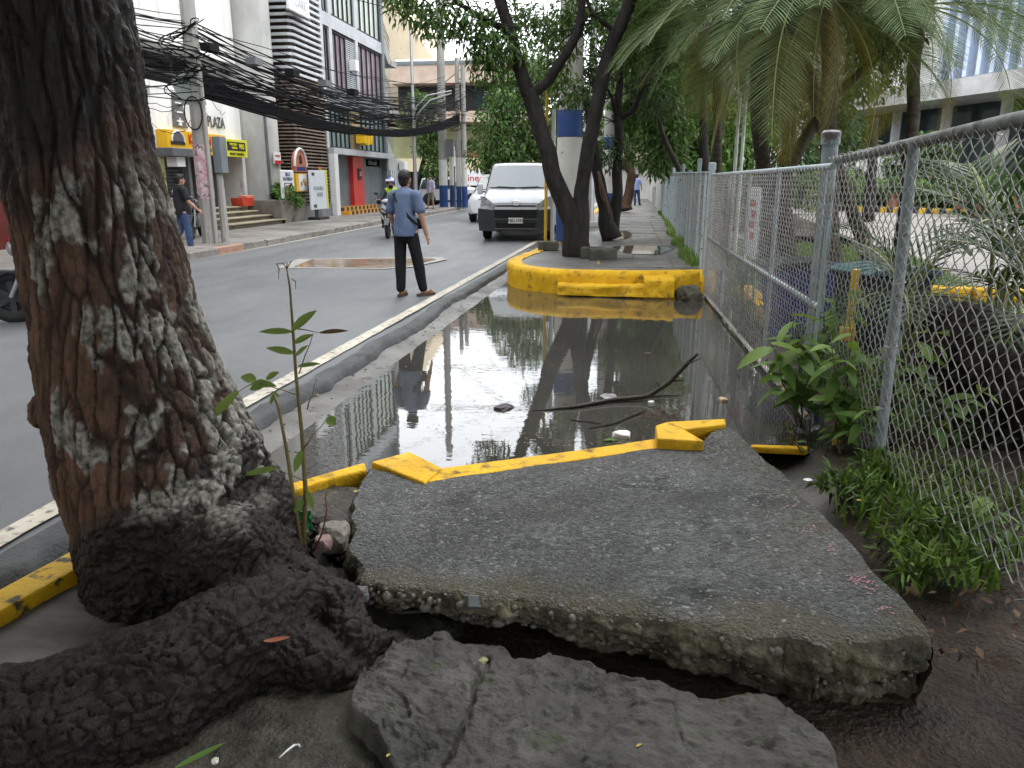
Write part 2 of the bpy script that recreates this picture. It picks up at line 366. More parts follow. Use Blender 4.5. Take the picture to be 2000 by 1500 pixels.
def attr_mix(name, mA, mB, attr):
    """two procedural materials blended by a painted mask"""
    m = mA.copy(); m.name = name; t = m.node_tree; MATS[name] = m
    src = mB.node_tree; mp = {}
    for n in src.nodes:
        if n.type == 'OUTPUT_MATERIAL': continue
        q = t.nodes.new(n.bl_idname); mp[n.name] = q
        for p in ('operation', 'blend_type', 'attribute_name'):
            if hasattr(n, p): setattr(q, p, getattr(n, p))
        for i, s in enumerate(n.inputs):
            if hasattr(s, 'default_value'):
                try: q.inputs[i].default_value = s.default_value
                except Exception: pass
        if n.type == 'VALTORGB':
            for i, e in enumerate(n.color_ramp.elements): q.color_ramp.elements[i].position = e.position; q.color_ramp.elements[i].color = e.color
    for l in src.links:
        if l.to_node.type == 'OUTPUT_MATERIAL': continue
        fo = [i for i, s in enumerate(l.from_node.outputs) if s == l.from_socket][0]; ti = [i for i, s in enumerate(l.to_node.inputs) if s == l.to_socket][0]
        t.links.new(mp[l.from_node.name].outputs[fo], mp[l.to_node.name].inputs[ti])
    a = node(t, 'ShaderNodeAttribute', attribute_name=attr); ms = node(t, 'ShaderNodeMixShader'); o = t.nodes['Material Output']
    A = o.inputs[0].links[0].from_socket
    Bn = [l.from_node.name for l in src.links if l.to_node.type == 'OUTPUT_MATERIAL'][0]
    t.links.new(a.outputs['Fac'], ms.inputs[0]); t.links.new(A, ms.inputs[1]); t.links.new(mp[Bn].outputs[0], ms.inputs[2]); t.links.new(ms.outputs[0], o.inputs[0])
    return m
setattr_f(me, 'mud', np.clip(mudm + inside + (X > -2.0)*near, 0, 1).ravel())
link('near_ground', me, attr_mix('near_ground_mat', GUTTER, MUD, 'mud'), kind='structure')
# low pavement left of and in front of the tree
nx, ny = 200, 200
X, Y = np.meshgrid(np.linspace(-2.25, -.35, nx), np.linspace(.5, 3.62, ny))
Z = .105 + .02*np_fbm2(X*2, Y*2, 5, 21) - .03*sstep(-1.9, -1.0, X) + (.01+.022*sstep(-1.9, -1.5, X))*np_fbm2(X*14, Y*14, 4, 22)
Z = Z - .12*sstep(-.75, -.4, X)*1
me = grid_mesh('near_pavement', np.stack([X, Y, Z], -1).reshape(-1, 3), nx, ny)
setattr_f(me, 'mud', np.clip(sstep(-1.95, -1.6, X+.35*np_fbm2(X*3, Y*3, 4, 23)), 0, 1).ravel())
PAVN = mat('broomed_concrete', (.11, .10, .094), (.19, .178, .165), scale=2, detail=9, rough=.35, rough2=.6, bump=.006, bscale=55, stretch=(1, 5, 1))
GRIT = mat('wet_grit', (.02, .0185, .014), (.065, .06, .046), scale=9, detail=9, rough=.18, rough2=.6, bump=.016, bscale=55, c3=(.17, .16, .12), s3=70, t3=.66)
link('near_pavement', me, attr_mix('near_pavement_mat', PAVN, GRIT, 'mud'), kind='structure')
# ------------------------------------------------------------------ kerb pieces at the near side
def strip_px(pts, z): return [onz(a, b, z) for a, b in pts]
def block(name, top, thick, m, parent=None, world=True, drop=0.0, **k):
    mb = MB(); n = len(top); bot = [Vector((p.x, p.y, p.z-thick)) for p in top]
    mb.add(list(top)+bot, [tuple(range(n)), tuple(range(2*n-1, n-1, -1))]+[(i, n+i, n+(i+1) % n, (i+1) % n) for i in range(n)])
    return mb.build(name, m, parent, world=world, bevel=.012, **k)
kerb1 = block('kerb_piece', [Vector((-2.33, 0.6, .17)), Vector((-2.19, .6, .17)), Vector((-2.17, 2.1, .17)), Vector((-2.05, 2.75, .17)), Vector((-2.2, 2.78, .17)), Vector((-2.31, 2.1, .17))], .25, YELW,
      label='worn yellow kerb along the gutter left of the big tree trunk', cat='kerb', kind='thing')
block('kerb_piece', strip_px([(430, 985), (535, 952), (712, 902), (716, 916), (640, 935), (545, 968), (440, 1010)], .135), .22, YEL,
      label='broken yellow kerb piece between tree trunk and pebbled slab', cat='kerb', kind='thing')
block('kerb_piece', strip_px([(1466, 867), (1578, 870), (1576, 877), (1468, 872)], .05), .045, YEL, label='short yellow kerb end in the mud by the fence', cat='kerb', kind='thing')
# ------------------------------------------------------------------ the tilted pebbled slab
ZB, ZNL, ZNR = .125, .215, .27
slab = thing('broken_slab', 'large tilted pebbled concrete slab with broken front edge and yellow rim', 'slab', (0.1, 3.4, 0)); slab['kind'] = 'thing'
back = [onz(a, b, ZB) for a, b in ((722, 915), (772, 925), (830, 941), (1000, 915), (1180, 889), (1375, 862), (1395, 843), (1417, 828))]
front_px = ((704, 1132), (745, 1140), (800, 1146), (860, 1152), (920, 1160), (985, 1170), (1040, 1172), (1100, 1182), (1180, 1195), (1260, 1200), (1330, 1213), (1400, 1226), (1470, 1238), (1540, 1240), (1610, 1252), (1680, 1244), (1750, 1240), (1818, 1234))
front = [onz(a, b, ZNL+(ZNR-ZNL)*i/(len(front_px)-1)) for i, (a, b) in enumerate(front_px)]
def resamp(pl, n):
    d = [0]
    for a, b in zip(pl, pl[1:]): d.append(d[-1]+(b-a).length)
    out = []
    for k in range(n):
        s = d[-1]*k/(n-1); i = max(0, min(len(pl)-2, next((j for j in range(len(d)-1) if d[j+1] >= s), len(pl)-2)))
        out.append(pl[i].lerp(pl[i+1], (s-d[i])/max(d[i+1]-d[i], 1e-9)))
    return out
nu, nv = 220, 150
fr, bk = resamp(front, nu), resamp(back, nu)
left_mid = [0, -.03, -.05, -.02, .04, 0]
P_ = []
for j in range(nv):
    t = j/(nv-1)
    for i in range(nu):
        s = i/(nu-1); p = fr[i].lerp(bk[i], t)
        lw = (1-s)**6; p.x += lw*(.05*noise.noise(Vector((t*7, 1, 0))) - .06*math.sin(t*math.pi))
        rw = s**6; p.x += rw*(.03*noise.noise(Vector((t*9, 4, 0))) + .03*math.sin(t*math.pi))
        if j == 0: p.y += .012*noise.noise(Vector((s*40, 2, 0))) + .012*noise.noise(Vector((s*14, 7, 0)))
        p.z += .006*fbm((p.x, p.y, 0), 3, 3) - (.012*max(0, 1-j/3)**2)
        P_.append(p[:])
P_ = np.array(P_); me = grid_mesh('top', P_-np.array(slab.location), nu, nv)
tt = np.repeat(np.linspace(0, 1, nv), nu); ss = np.tile(np.linspace(0, 1, nu), nv)
fr_noise = np_fbm2(P_[:, 0]*5, P_[:, 1]*5, 5, 31)
gr = np.clip((.11-tt)*9+fr_noise*2.2, 0, 1)*.8 + np.clip((ss-.80)*4+fr_noise*1.8, 0, 1)*.42
setattr_f(me, 'grime', np.clip(gr, 0, .85))
link('top', me, SLAB, slab)
# broken rim all round: front is deep and rough, sides shallower
def rim(name, line, depths, rows_, rough, m, seed, undercut=0.0):
    n = len(line); P = []
    for j in range(rows_):
        t = j/(rows_-1)
        for i in range(n):
            p = line[i].copy(); s = i/(n-1); tang = (line[min(i+1, n-1)]-line[max(i-1, 0)]).normalized(); outn = Vector((tang.y, -tang.x, 0))
            d = depths(s)*(1+.22*noise.noise(Vector((s*11+seed, 0, 0)))+.1*noise.noise(Vector((s*37+seed, 3, 0))))
            q = Vector((p.x*6, p.y*6, t*2.5+seed))
            k = rough*(.7*noise.noise(q)+.5*noise.noise(q*2.7)+.35*noise.noise(q*6.5)+.25*abs(noise.noise(q*13)))*min(1, t*5)
            p += outn*(k + .02*math.sin(min(1, t*1.6)*math.pi)*1 - undercut*t*t); p.z -= d*t
            P.append(p)
    for i in range(n):                                  # tuck the lower lip back under
        q = P[(rows_-1)*n+i].copy(); s = i/(n-1); tang = (line[min(i+1, n-1)]-line[max(i-1, 0)]).normalized(); outn = Vector((tang.y, -tang.x, 0))
        P.append(q-outn*.3+Vector((0, 0, .03)))
    me = grid_mesh(name, np.array([p[:] for p in P])-np.array(slab.location), n, rows_+1)
    return link(name, me, m, slab)
top = [Vector(P_[i]) for i in range(nu)]
front_line = [top[0].lerp(top[0], 0)]
front_line = resamp(top, 330)
rim('broken_face', front_line, lambda s: .105+.13*sstep(.05, .95, s)+.05*math.exp(-((s-.86)/.1)**2), 26, .05, SLAB_SIDE, 3.0, .05)
rl = resamp([Vector(P_[j*nu+nu-1]) for j in range(nv)], 150); rim('side_face', rl, lambda s: .26-.12*s, 14, .03, SLAB_SIDE, 9.0)
ll = resamp([Vector(P_[(nv-1-j)*nu]) for j in range(nv)], 120); rim('side_face', ll, lambda s: .16, 12, .035, SLAB_SIDE, 15.0)
bl = resamp([Vector(P_[(nv-1)*nu+nu-1-i]) for i in range(nu)], 60); rim('back_face', bl, lambda s: .22, 4, .0, SLAB_SIDE, 19.0)
# pebbles set in the broken face
pm = mat('river_pebble', (.05, .047, .04), (.13, .12, .10), scale=6, rough=.45, island=.5)
for k in range(230):
    i = rng.integers(4, 325); s = i/330; t = rng.uniform(.08, .8); p = front_line[i].copy(); tang = (front_line[i+1]-front_line[i-1]).normalized(); on = Vector((tang.y, -tang.x, 0))
    d = .105+.13*float(sstep(.05, .95, s)); p += on*(.012-.04*t*t); p.z -= d*t
    r = rng.uniform(.005, .013)*(2.0 if rng.random() < .16 else 1); mb = MB(); M_ = Matrix.Rotation(rng.uniform(0, 3), 3, 'Z') @ Matrix.Rotation(rng.uniform(0, 3), 3, 'X')
    mb.ell(p, (r*1.25, r*.9, r*.75), 8, 6, M_); mb.build('pebble', pm, slab, smooth='all', world=True)
# loose and half-set aggregate on the slab top
nb_ = 5200; Vv = []; Ff = []; base_pts = P_[rng.integers(0, len(P_), nb_)] + np.c_[rng.uniform(-.006, .006, (nb_, 2)), np.zeros(nb_)]
oct_v = np.array([(1, 0, 0), (.45, .8, .1), (-.5, .75, 0), (-1, 0, .1), (-.4, -.8, 0), (.55, -.75, .1), (.15, .1, .75), (-.2, -.15, .7)])
oct_f = [(0, 1, 6), (1, 2, 6), (2, 7, 6), (2, 3, 7), (3, 4, 7), (4, 5, 7), (5, 6, 7), (5, 0, 6)]
sz_ = rng.uniform(.0025, .0075, nb_)*np.where(rng.random(nb_) < .12, 1.7, 1); an_ = rng.uniform(0, 6.28, nb_)
for k in range(nb_):
    c_, s_ = math.cos(an_[k]), math.sin(an_[k]); q = oct_v*np.array([1.25, .85, .5])*sz_[k]; Vv.append(np.c_[q[:, 0]*c_-q[:, 1]*s_, q[:, 0]*s_+q[:, 1]*c_, q[:, 2]-.0004]+base_pts[k]); Ff += [tuple(8*k+i for i in f) for f in oct_f]
me = bpy.data.meshes.new('aggregate'); me.from_pydata((np.concatenate(Vv)-np.array(slab.location)).tolist(), [], Ff)
link('aggregate', me, mat('slab_aggregate', (.055, .058, .058), (.15, .152, .148), scale=2.5, rough=.5, island=.55), slab, kind='stuff')
# yellow painted rim of the slab (each run a piece of its own, 3 mm proud)
def paint(name, px, z, thick, bev=.008):
    top = strip_px(px, z); return block(name, top, thick, YEL, slab)
paint('painted_edge', [(862, 913), (960, 900), (1100, 882), (1200, 868), (1283, 855), (1376, 861), (1180, 890), (1000, 916), (829, 942)], ZB+.006, .2)
paint('painted_wing', [(724, 901), (800, 881), (864, 913), (829, 942), (775, 921)], ZB+.02, .2)
paint('painted_wing', [(1280, 830), (1302, 823), (1337, 838), (1377, 861), (1284, 856)], ZB+.07, .27)
paint('painted_edge', [(1301, 823), (1416, 817), (1419, 828), (1336, 838)], ZB+.03, .22)
# (pink chalk is scattered further down)
PINK = mat('pink_chalk', (.42, .2, .24), (.3, .2, .2), scale=30, rough=.9)
# ------------------------------------------------------------------ lower, older broken slab at the bottom of the picture
low = thing('broken_slab', 'rough grey older slab sunk below the big slab, cracked and lumpy', 'slab', (0.05, 2.1, 0)); low['kind'] = 'thing'
CR0, CR1 = onz(955, 1285, .1), onz(862, 1520, .1)
top_px = ((752, 1262), (790, 1243), (870, 1250), (905, 1268), (950, 1264), (1010, 1285), (1090, 1290), (1180, 1322), (1260, 1340), (1370, 1372), (1440, 1372), (1515, 1372), (1560, 1412), (1600, 1440), (1640, 1478))
bot_px = ((700, 1340), (676, 1400), (735, 1440), (770, 1520), (800, 1680), (900, 1720), (1000, 1750), (1100, 1750), (1250, 1750), (1350, 1740), (1450, 1730), (1550, 1690), (1620, 1650), (1660, 1600), (1665, 1550))
nu, nv = 210, 150
A = resamp([onz(a, b, .12) for a, b in bot_px], nu); B = resamp([onz(a, b-12, .095) for a, b in top_px], nu)
P_ = []
for j in range(nv):
    t = j/(nv-1)
    for i in range(nu):
        p = A[i].lerp(B[i], t); s = i/(nu-1)
        e = min(t, 1-t, s*1.2, (1-s)*1.2); q = Vector((p.x*3.2, p.y*2.2, 0))
        ridge = 1-abs(noise.noise(Vector((p.x*3.0+p.y*1.3, p.y*1.1, 5))))*2.2
        p.z += .035*noise.noise(q)+.022*ridge*max(0, noise.noise(Vector((p.x*1.7, p.y*1.7, 8)))+.35)+.016*fbm((p.x, p.y, 2), 8, 5) + .008*fbm((p.x, p.y, 7), 30, 3)
        dv, pv_ = noise.voronoi(Vector((p.x*4.2+.5*noise.noise(p*4), p.y*3.2+.5*noise.noise(p*4+Vector((5, 0, 0))), 0))); cv = noise.cell_vector(pv_[0]*31.7)
        p.z += .05*((p.x*4.2-pv_[0].x)*(cv.x-.3)+(p.y*3.2-pv_[0].y)*cv.y) + .010*cv.z
        p.z -= .10*max(0, 1-e/.03)**1.5
        cp_ = CR0+(CR1-CR0)*max(0, min(1, (p-CR0).dot(CR1-CR0)/(CR1-CR0).length_squared)); dc_ = Vector((p.x-cp_.x+.012*noise.noise(p*9), p.y-cp_.y)).length; p.z -= .03*max(0, 1-dc_/.011)
        p.z -= .07*math.exp(-(((p.x-.62)/.09)**2+((p.y-1.72)/.07)**2))      # hollow holding a little water
        p.x += .012*noise.noise(Vector((p.x*20, p.y*20, 1))); p.y += .014*noise.noise(Vector((p.x*22, p.y*18, 6)))
        P_.append(p[:])
P_ = np.array(P_); link('top', grid_mesh('top', P_-np.array(low.location), nu, nv), SLAB_LOW, low)
ring = [Vector(P_[(nv-1)*nu+i]) for i in range(nu)]
mb = MB()
for a, b in zip(ring, ring[1:]): mb.quad(a, b, b+Vector((0, .03, -.1)), a+Vector((0, .03, -.1)))
mb.build('back_face', SLAB_SIDE, low, world=True)
# ------------------------------------------------------------------ big foreground tree: trunk, burl and surface roots as one grown surface
btree = thing('street_tree', 'massive leaning tree with flaking grey bark and black swollen roots in the foreground', 'tree', (-1.6, 2.65, .1))
spine = [(40, -420, 150), (62, -200, 152), (95, 0, 158), (125, 150, 152), (152, 300, 150), (185, 450, 153), (222, 600, 158), (262, 760, 180), (300, 860, 192), (338, 950, 206), (372, 1040, 222), (392, 1120, 232), (405, 1200, 245), (410, 1260, 255)]
Yt = 2.66
cen = [ony(a, b, Yt) for a, b, c in spine]; rad = [.94*c*(p-CP).dot(FW)/1500 for p, (a, b, c) in zip(cen, spine)]
cen.append(Vector((cen[-1].x, Yt, -.1))); rad.append(rad[-1]*1.12)
mb = MB(); mb.tube(cen[::-1], rad[::-1], 40)
g = lambda a, b, z: onz(a, b, z)
for c, r in ((ony(450, 1100, 2.36), (.255, .2, .225)), (ony(545, 1120, 2.52), (.12, .15, .19)), (ony(330, 1130, 2.42), (.19, .16, .2)), (ony(480, 1000, 2.5), (.13, .1, .07)), (ony(100, 800, 2.6), (.075, .08, .07)), (ony(120, 640, 2.5), (.05, .05, .05)), (ony(270, 1200, 2.45), (.2, .2, .12))): mb.ell(c, r, 18, 12)
mb.tube([g(560, 1180, .18), g(430, 1270, .19), g(300, 1330, .18), g(150, 1375, .16), g(0, 1415, .15), g(-160, 1450, .13), g(-400, 1500, .1)], [.19, .19, .175, .165, .155, .145, .1], 16)
mb.tube([g(400, 1300, .15), g(300, 1390, .14), g(170, 1430, .13), g(0, 1470, .12), g(-200, 1520, .1)], [.15, .155, .15, .145, .12], 16)
mb.tube([g(470, 1160, .22), g(590, 1150, .21), g(665, 1190, .18), g(700, 1260, .12), g(690, 1320, .05)], [.17, .13, .105, .085, .06], 14)
mb.tube([g(500, 1240, .15), g(590, 1290, .11), g(660, 1330, .06), g(700, 1370, .0)], [.14, .125, .10, .06], 14)
mb.tube([g(660, 1230, .13), g(745, 1262, .07), g(790, 1270, .02)], [.09, .07, .04], 12)
mb.tube([g(420, 1200, .12), g(380, 1080, .06), g(560, 1040, .1), g(640, 1050, .1), g(690, 1100, .08)], [.15, .1, .1, .085, .06], 12)
me = remesh(mb, .0085, 10, 'trunk')
co = get_co(me).astype(float); no = get_no(me).astype(float)
N = len(co); disp = np.zeros(N); crk = np.zeros(N); lich = np.zeros(N); wet = np.zeros(N)
vor = noise.voronoi; nn = noise.noise
for i in range(N):
    x, y, z = co[i]
    p = Vector((x, y, z)); n1 = nn(p*3.1)
    f = min(1, max(0, (z-.50-.14*n1-.42*(x+1.72))/.07))                 # 1 = trunk bark, 0 = swollen root skin
    wob = .5*nn(Vector((x*9, y*9, z*4)))
    zz = z+.30*x                                                         # furrows follow the lean of the trunk
    if f > 0:
        d, _ = vor(Vector((x*18+wob*.9, y*18, zz*1.9+wob*.8))); c1 = d[1]-d[0]
        d2, _ = vor(Vector((x*40+wob, y*40, zz*8+wob))); c2 = d2[1]-d2[0]
        step = math.floor((nn(Vector((x*22, y*22, zz*7)))+1)*3)/3         # stepped flakes
        bark = -.017*max(0, 1-c1/.17)**.7 - .0045*max(0, 1-c2/.2) + .0055*step + .004*nn(p*55)
    else: c1 = c2 = 1; bark = 0
    if f < 1:
        d3, _ = vor(Vector((x*19+wob*1.5, y*19+wob, z*30+wob*3))); c3 = d3[1]-d3[0]
        root = -.013*max(0, 1-c3/.14)**.8 + .011*nn(Vector((x*5, y*5, z*20+5*nn(p*3)))) + .024*nn(p*6.5) + .006*nn(p*38) - .016*abs(nn(p*11))
    else: c3 = 1; root = 0
    disp[i] = f*bark + (1-f)*root + .014*fbm(p, 2.4, 3)
    crk[i] = f*max(max(0, 1-c1/.15), .55*max(0, 1-c2/.16)) + (1-f)*.8*max(0, 1-c3/.12)
    l = 1.1*fbm((x*1.7+9, y*1.7, z*1.0), 3.4, 4) + .42*nn(Vector((x*15, y*15, zz*5))) + .16*nn(Vector((x*50, y*50, z*26)))
    side = (x-(-1.75-.30*(z-.6)))*2.4
    h = min(1, max(0, (z-.46)/.08))*(1-min(1, max(0, (z-1.60+.1*n1)/.10)))
    lich[i] = max(0, min(1, (l+.38*side-.20)*11))*h*(1 if c1 > .055 else .0)
    wet[i] = min(1, max(0, (z-1.52+.2*n1-.25*side)/.16))*.9 + (1-f)*1.0 + .55*max(0, min(1, (side+.35*nn(p*4))*2.2))  # wet roots and black stain; trunk top also carries painted crown shade
disp += .0
co += no*disp[:, None]
# flakes of grey bark stand 5 mm proud
co += no*(lich > .5)[:, None]*.005
set_co(me, co - np.array(btree.location))
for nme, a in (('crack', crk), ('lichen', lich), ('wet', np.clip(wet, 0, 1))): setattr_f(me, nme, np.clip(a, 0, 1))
BARK = mat('old_bark', (.052, .028, .018), (.15, .085, .055), scale=11, detail=10, rough=.55, rough2=.8, bump=.016, bscale=48, bdetail=9, stretch=(1, 1, .4), spec=.2)
t = BARK.node_tree; bs = t.nodes['Principled BSDF']; src = bs.inputs['Base Color'].links[0].from_socket
def amix(t, src, attr, colr, n2=None, fac=1.0):
    a = node(t, 'ShaderNodeAttribute', attribute_name=attr); m_ = node(t, 'ShaderNodeMixRGB'); sc = node(t, 'ShaderNodeMath', operation='MULTIPLY'); sc.inputs[1].default_value = fac
    t.links.new(a.outputs['Fac'], sc.inputs[0]); t.links.new(sc.outputs[0], m_.inputs[0]); t.links.new(src, m_.inputs[1])
    if n2 is None: m_.inputs[2].default_value = (*colr, 1)
    else: t.links.new(n2, m_.inputs[2])
    return m_.outputs[0]
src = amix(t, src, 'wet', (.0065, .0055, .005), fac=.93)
lr = node(t, 'ShaderNodeTexNoise', Scale=38, Detail=6); lramp = node(t, 'ShaderNodeValToRGB'); lramp.color_ramp.elements[0].color = (.085, .08, .066, 1); lramp.color_ramp.elements[1].color = (.30, .288, .25, 1)
lramp.color_ramp.elements[0].position = .35; lramp.color_ramp.elements[1].position = .62
tcx = node(t, 'ShaderNodeTexCoord'); t.links.new(tcx.outputs['Object'], lr.inputs['Vector']); t.links.new(lr.outputs['Fac'], lramp.inputs[0])
src = amix(t, src, 'lichen', None, lramp.outputs[0]); src = amix(t, src, 'crack', (.007, .006, .005), fac=.85)
t.links.new(src, bs.inputs['Base Color'])
aw = node(t, 'ShaderNodeAttribute', attribute_name='wet'); mr = node(t, 'ShaderNodeMapRange'); mr.inputs[3].default_value = .75; mr.inputs[4].default_value = .42; t.links.new(aw.outputs['Fac'], mr.inputs[0]); t.links.new(mr.outputs[0], bs.inputs['Roughness'])
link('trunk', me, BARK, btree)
# ------------------------------------------------------------------ leaf clouds (numpy) and branches
def leaves(name, centres, radii, n, size, m, parent=None, droop=.4, seed=0, aspect=.42, world=True, shell=.55, fold=.25, **k):
    """n leaf blades spread through ellipsoids; each blade a folded four-triangle lance"""
    r = np.random.default_rng(seed); C = np.array([tuple(c) for c in centres], float); Rr = np.array([(q, q, q) if np.isscalar(q) else q for q in radii], float)
    wgt = np.prod(Rr, 1)**(.8); idx = r.choice(len(C), n, p=wgt/wgt.sum())
    d = r.normal(size=(n, 3)); d /= np.linalg.norm(d, axis=1)[:, None]; rad = (shell+(1-shell)*r.random(n))*np.where(r.random(n) < .3, r.random(n), 1)
    P = C[idx]+d*rad[:, None]*Rr[idx]
    ax = r.normal(size=(n, 3))*.8+d*.7; ax[:, 2] -= droop; ax /= np.linalg.norm(ax, axis=1)[:, None]
    up = r.normal(size=(n, 3))*.5+np.array([0, 0, 1.0]); side = np.cross(ax, up); side /= np.linalg.norm(side, axis=1)[:, None]+1e-9; nrm = np.cross(side, ax)
    s = size*(.65+.7*r.random(n)); wd = s*aspect*.5
    mid = P+ax*(s*.45)[:, None]-nrm*(s*fold*.25)[:, None]; tip = P+ax*s[:, None]-np.array([0, 0, 1])*(s*.18)[:, None]
    V = np.stack([P, mid+side*wd[:, None]+nrm*(s*fold*.25)[:, None], tip, mid-side*wd[:, None]+nrm*(s*fold*.25)[:, None], mid], 1).reshape(-1, 3)
    b = np.arange(n)*5; F = np.stack([b, b+1, b+4, b+1, b+2, b+4, b+2, b+3, b+4, b+3, b, b+4], 1).reshape(-1, 3)
    if world and parent is not None: V = V-np.array(parent.location)
    me = bpy.data.meshes.new(name); me.vertices.add(len(V)); me.vertices.foreach_set('co', V.astype(np.float32).ravel())
    me.loops.add(F.size); me.loops.foreach_set('vertex_index', F.ravel().astype(np.int32)); me.polygons.add(len(F)); me.polygons.foreach_set('loop_start', np.arange(0, F.size, 3, dtype=np.int32))
    me.update(calc_edges=True); return link(name, me, m, parent, **k)
def wander(p0, p1, n=8, amp=.12, seed=0):
    p0 = Vector(p0); p1 = Vector(p1); out = []
    L_ = (p1-p0).length
    for i in range(n+1):
        t = i/n; w_ = math.sin(t*math.pi)*amp*L_
        out.append(p0.lerp(p1, t)+Vector((noise.noise(Vector((t*3, seed, 0))), noise.noise(Vector((t*3, seed, 5))), noise.noise(Vector((t*3, seed, 9)))*.5))*w_)
    return out
LEAF = leafmat('tree_leaf', (.045, .09, .026), (.09, .155, .043), island=.5)
LEAF_D = leafmat('dark_tree_leaf', (.035, .07, .026), (.07, .115, .042), island=.5)
LEAF_L = leafmat('light_leaf', (.06, .13, .03), (.11, .2, .05), island=.4)
# big tree's limbs and unseen crown, the crown widened to shade the foreground
topc = cen[0]
mb = MB(); ends = []
for k, (dx, dy, dz) in enumerate(((-1.6, -.6, 2.2), (.9, -1.2, 2.6), (-.3, 1.4, 2.9), (-2.4, 1.2, 1.8), (1.5, .3, 3.1))):
    q = wander(topc, topc+Vector((dx, dy, dz)), 8, .12, k); mb.tube(q, [.19-.018*i for i in range(9)], 10); ends.append(q[-1]); ends.append(q[6])
mb.build('limb', BARK, btree, smooth='all', world=True)
cr_ = [e+Vector((0, 0, .4)) for e in ends] + [Vector(q) for q in ((-3.2, .5, 4.6), (-1.5, -.5, 4.9), (.2, .6, 4.8), (1.4, -.4, 5.0), (-.4, 2.2, 5.4), (1.0, 1.8, 5.3), (-3.8, 2.2, 5), (-2.4, 3.2, 5.6), (.2, -1.8, 4.8), (2.2, 1.0, 5.2), (-5, .5, 5), (-4, -1.5, 5), (-2.5, -2.5, 5), (2.6, 2.6, 5.6), (2.8, -1.2, 5.2), (-4.6, 3, 5.6), (.6, 3.4, 5.9), (-1.2, .9, 5.8), (1.2, .6, 6.2))]
leaves('crown', cr_, [(1.25, 1.25, .6)]*len(cr_), 20000, .3, LEAF, btree, seed=3)
# ------------------------------------------------------------------ sapling sprouting by the trunk
STEM = mat('green_brown_stem', (.11, .075, .035), (.17, .15, .06), scale=6, rough=.6, bump=.003, bscale=60)
def blade(mb, p, d, up, L_, W_, bend=.15, n=5, fold=.12):
    """a real leaf blade: lance outline, folded along the midrib, bending down"""
    d = Vector(d).normalized(); side = d.cross(Vector(up)).normalized(); nr = side.cross(d)
    vs = []; p = Vector(p)
    for i in range(n+1):
        t = i/n; wv = W_*.5*math.sin(math.pi*min(1, t*.92+.06))**.8*(1-.25*t); c = p+d*(L_*t)-Vector((0, 0, bend*L_*t*t))
        vs += [c-side*wv+nr*wv*fold*2, c, c+side*wv+nr*wv*fold*2]
    fs = []
    for i in range(n): a = i*3; fs += [(a, a+1, a+4, a+3), (a+1, a+2, a+5, a+4)]
    mb.add(vs, fs)
sap = thing('sapling', 'thin two-stemmed sapling with few ragged leaves against the tree base', 'plant', g(592, 1085, .22)[:])
Ys = sap.location.y
def sp(a, b, dy=0): return ony(a, b, Ys+dy)
st1 = [sp(592, 1085), sp(597, 960), sp(590, 850), sp(578, 730), sp(572, 640), sp(566, 560), sp(560, 525)]
st2 = [sp(590, 1080, -.02), sp(572, 960, -.03), sp(560, 880, -.04), sp(545, 800, -.05), sp(534, 770, -.06)]
MB().tube(st1, [.011, .0095, .008, .0065, .0055, .004, .0025], 8).build('stem', STEM, sap, smooth='all', world=True)
MB().tube(st2, [.0095, .008, .007, .0055, .004], 8).build('stem', STEM, sap, smooth='all', world=True)
GL = leafmat('sapling_leaf', (.09, .15, .035), (.16, .22, .06), island=.3); DL = mat('dry_leaf', (.075, .04, .024), (.15, .085, .045), scale=14, rough=.7)
for (a0, b0), (a1, b1), wd, m_ in (((570, 645), (618, 603), .028, GL), ((570, 648), (506, 645), .02, GL), ((574, 690), (520, 677), .022, GL), ((574, 670), (612, 651), .02, GL), ((625, 650), (680, 643), .014, DL), ((583, 715), (626, 708), .014, GL), ((577, 695), (602, 672), .014, GL),
      ((500, 742), (470, 735), .03, GL), ((520, 745), (488, 760), .03, GL), ((520, 740), (545, 725), .02, GL), ((465, 765), (405, 820), .03, GL), ((500, 748), (540, 752), .022, GL), ((590, 880), (575, 920), .025, GL), ((540, 915), (470, 925), .02, GL), ((600, 960), (612, 995), .018, GL), ((592, 975), (575, 1000), .025, GL), ((640, 815), (655, 830), .03, GL), ((535, 770), (528, 790), .012, GL), ((545, 775), (530, 763), .01, GL)):
    p, q = sp(a0, b0, -.02), sp(a1, b1, -.04); mb = MB(); blade(mb, p, q-p, (0.2, -.8, .6), (q-p).length, wd*1.5, .05); mb.build('leaf', m_, sap, smooth='all', world=True)
for a, b in (((572, 640), (625, 650)), ((576, 770), (500, 745)), ((500, 745), (465, 765)), ((595, 940), (540, 915)), ((590, 880), (640, 815)), ((584, 730), (612, 650)), ((600, 800), (618, 740))):
    MB().tube(wander(sp(*a, -.005), sp(*b, -.03), 4, .06, a[0]), [.0028, .0024, .002, .0016, .0012], 5).build('twig', STEM, sap, smooth='all', world=True)
for a, b in (((560, 525), (540, 515)), ((560, 525), (555, 513)), ((560, 525), (570, 510)), ((540, 515), (544, 545)), ((570, 545), (578, 565))):
    MB().tube([sp(*a), sp((a[0]+b[0])/2+3, (a[1]+b[1])/2-6), sp(*b)], [.0022, .002, .001], 5).build('withered_tip', DL, sap, world=True)
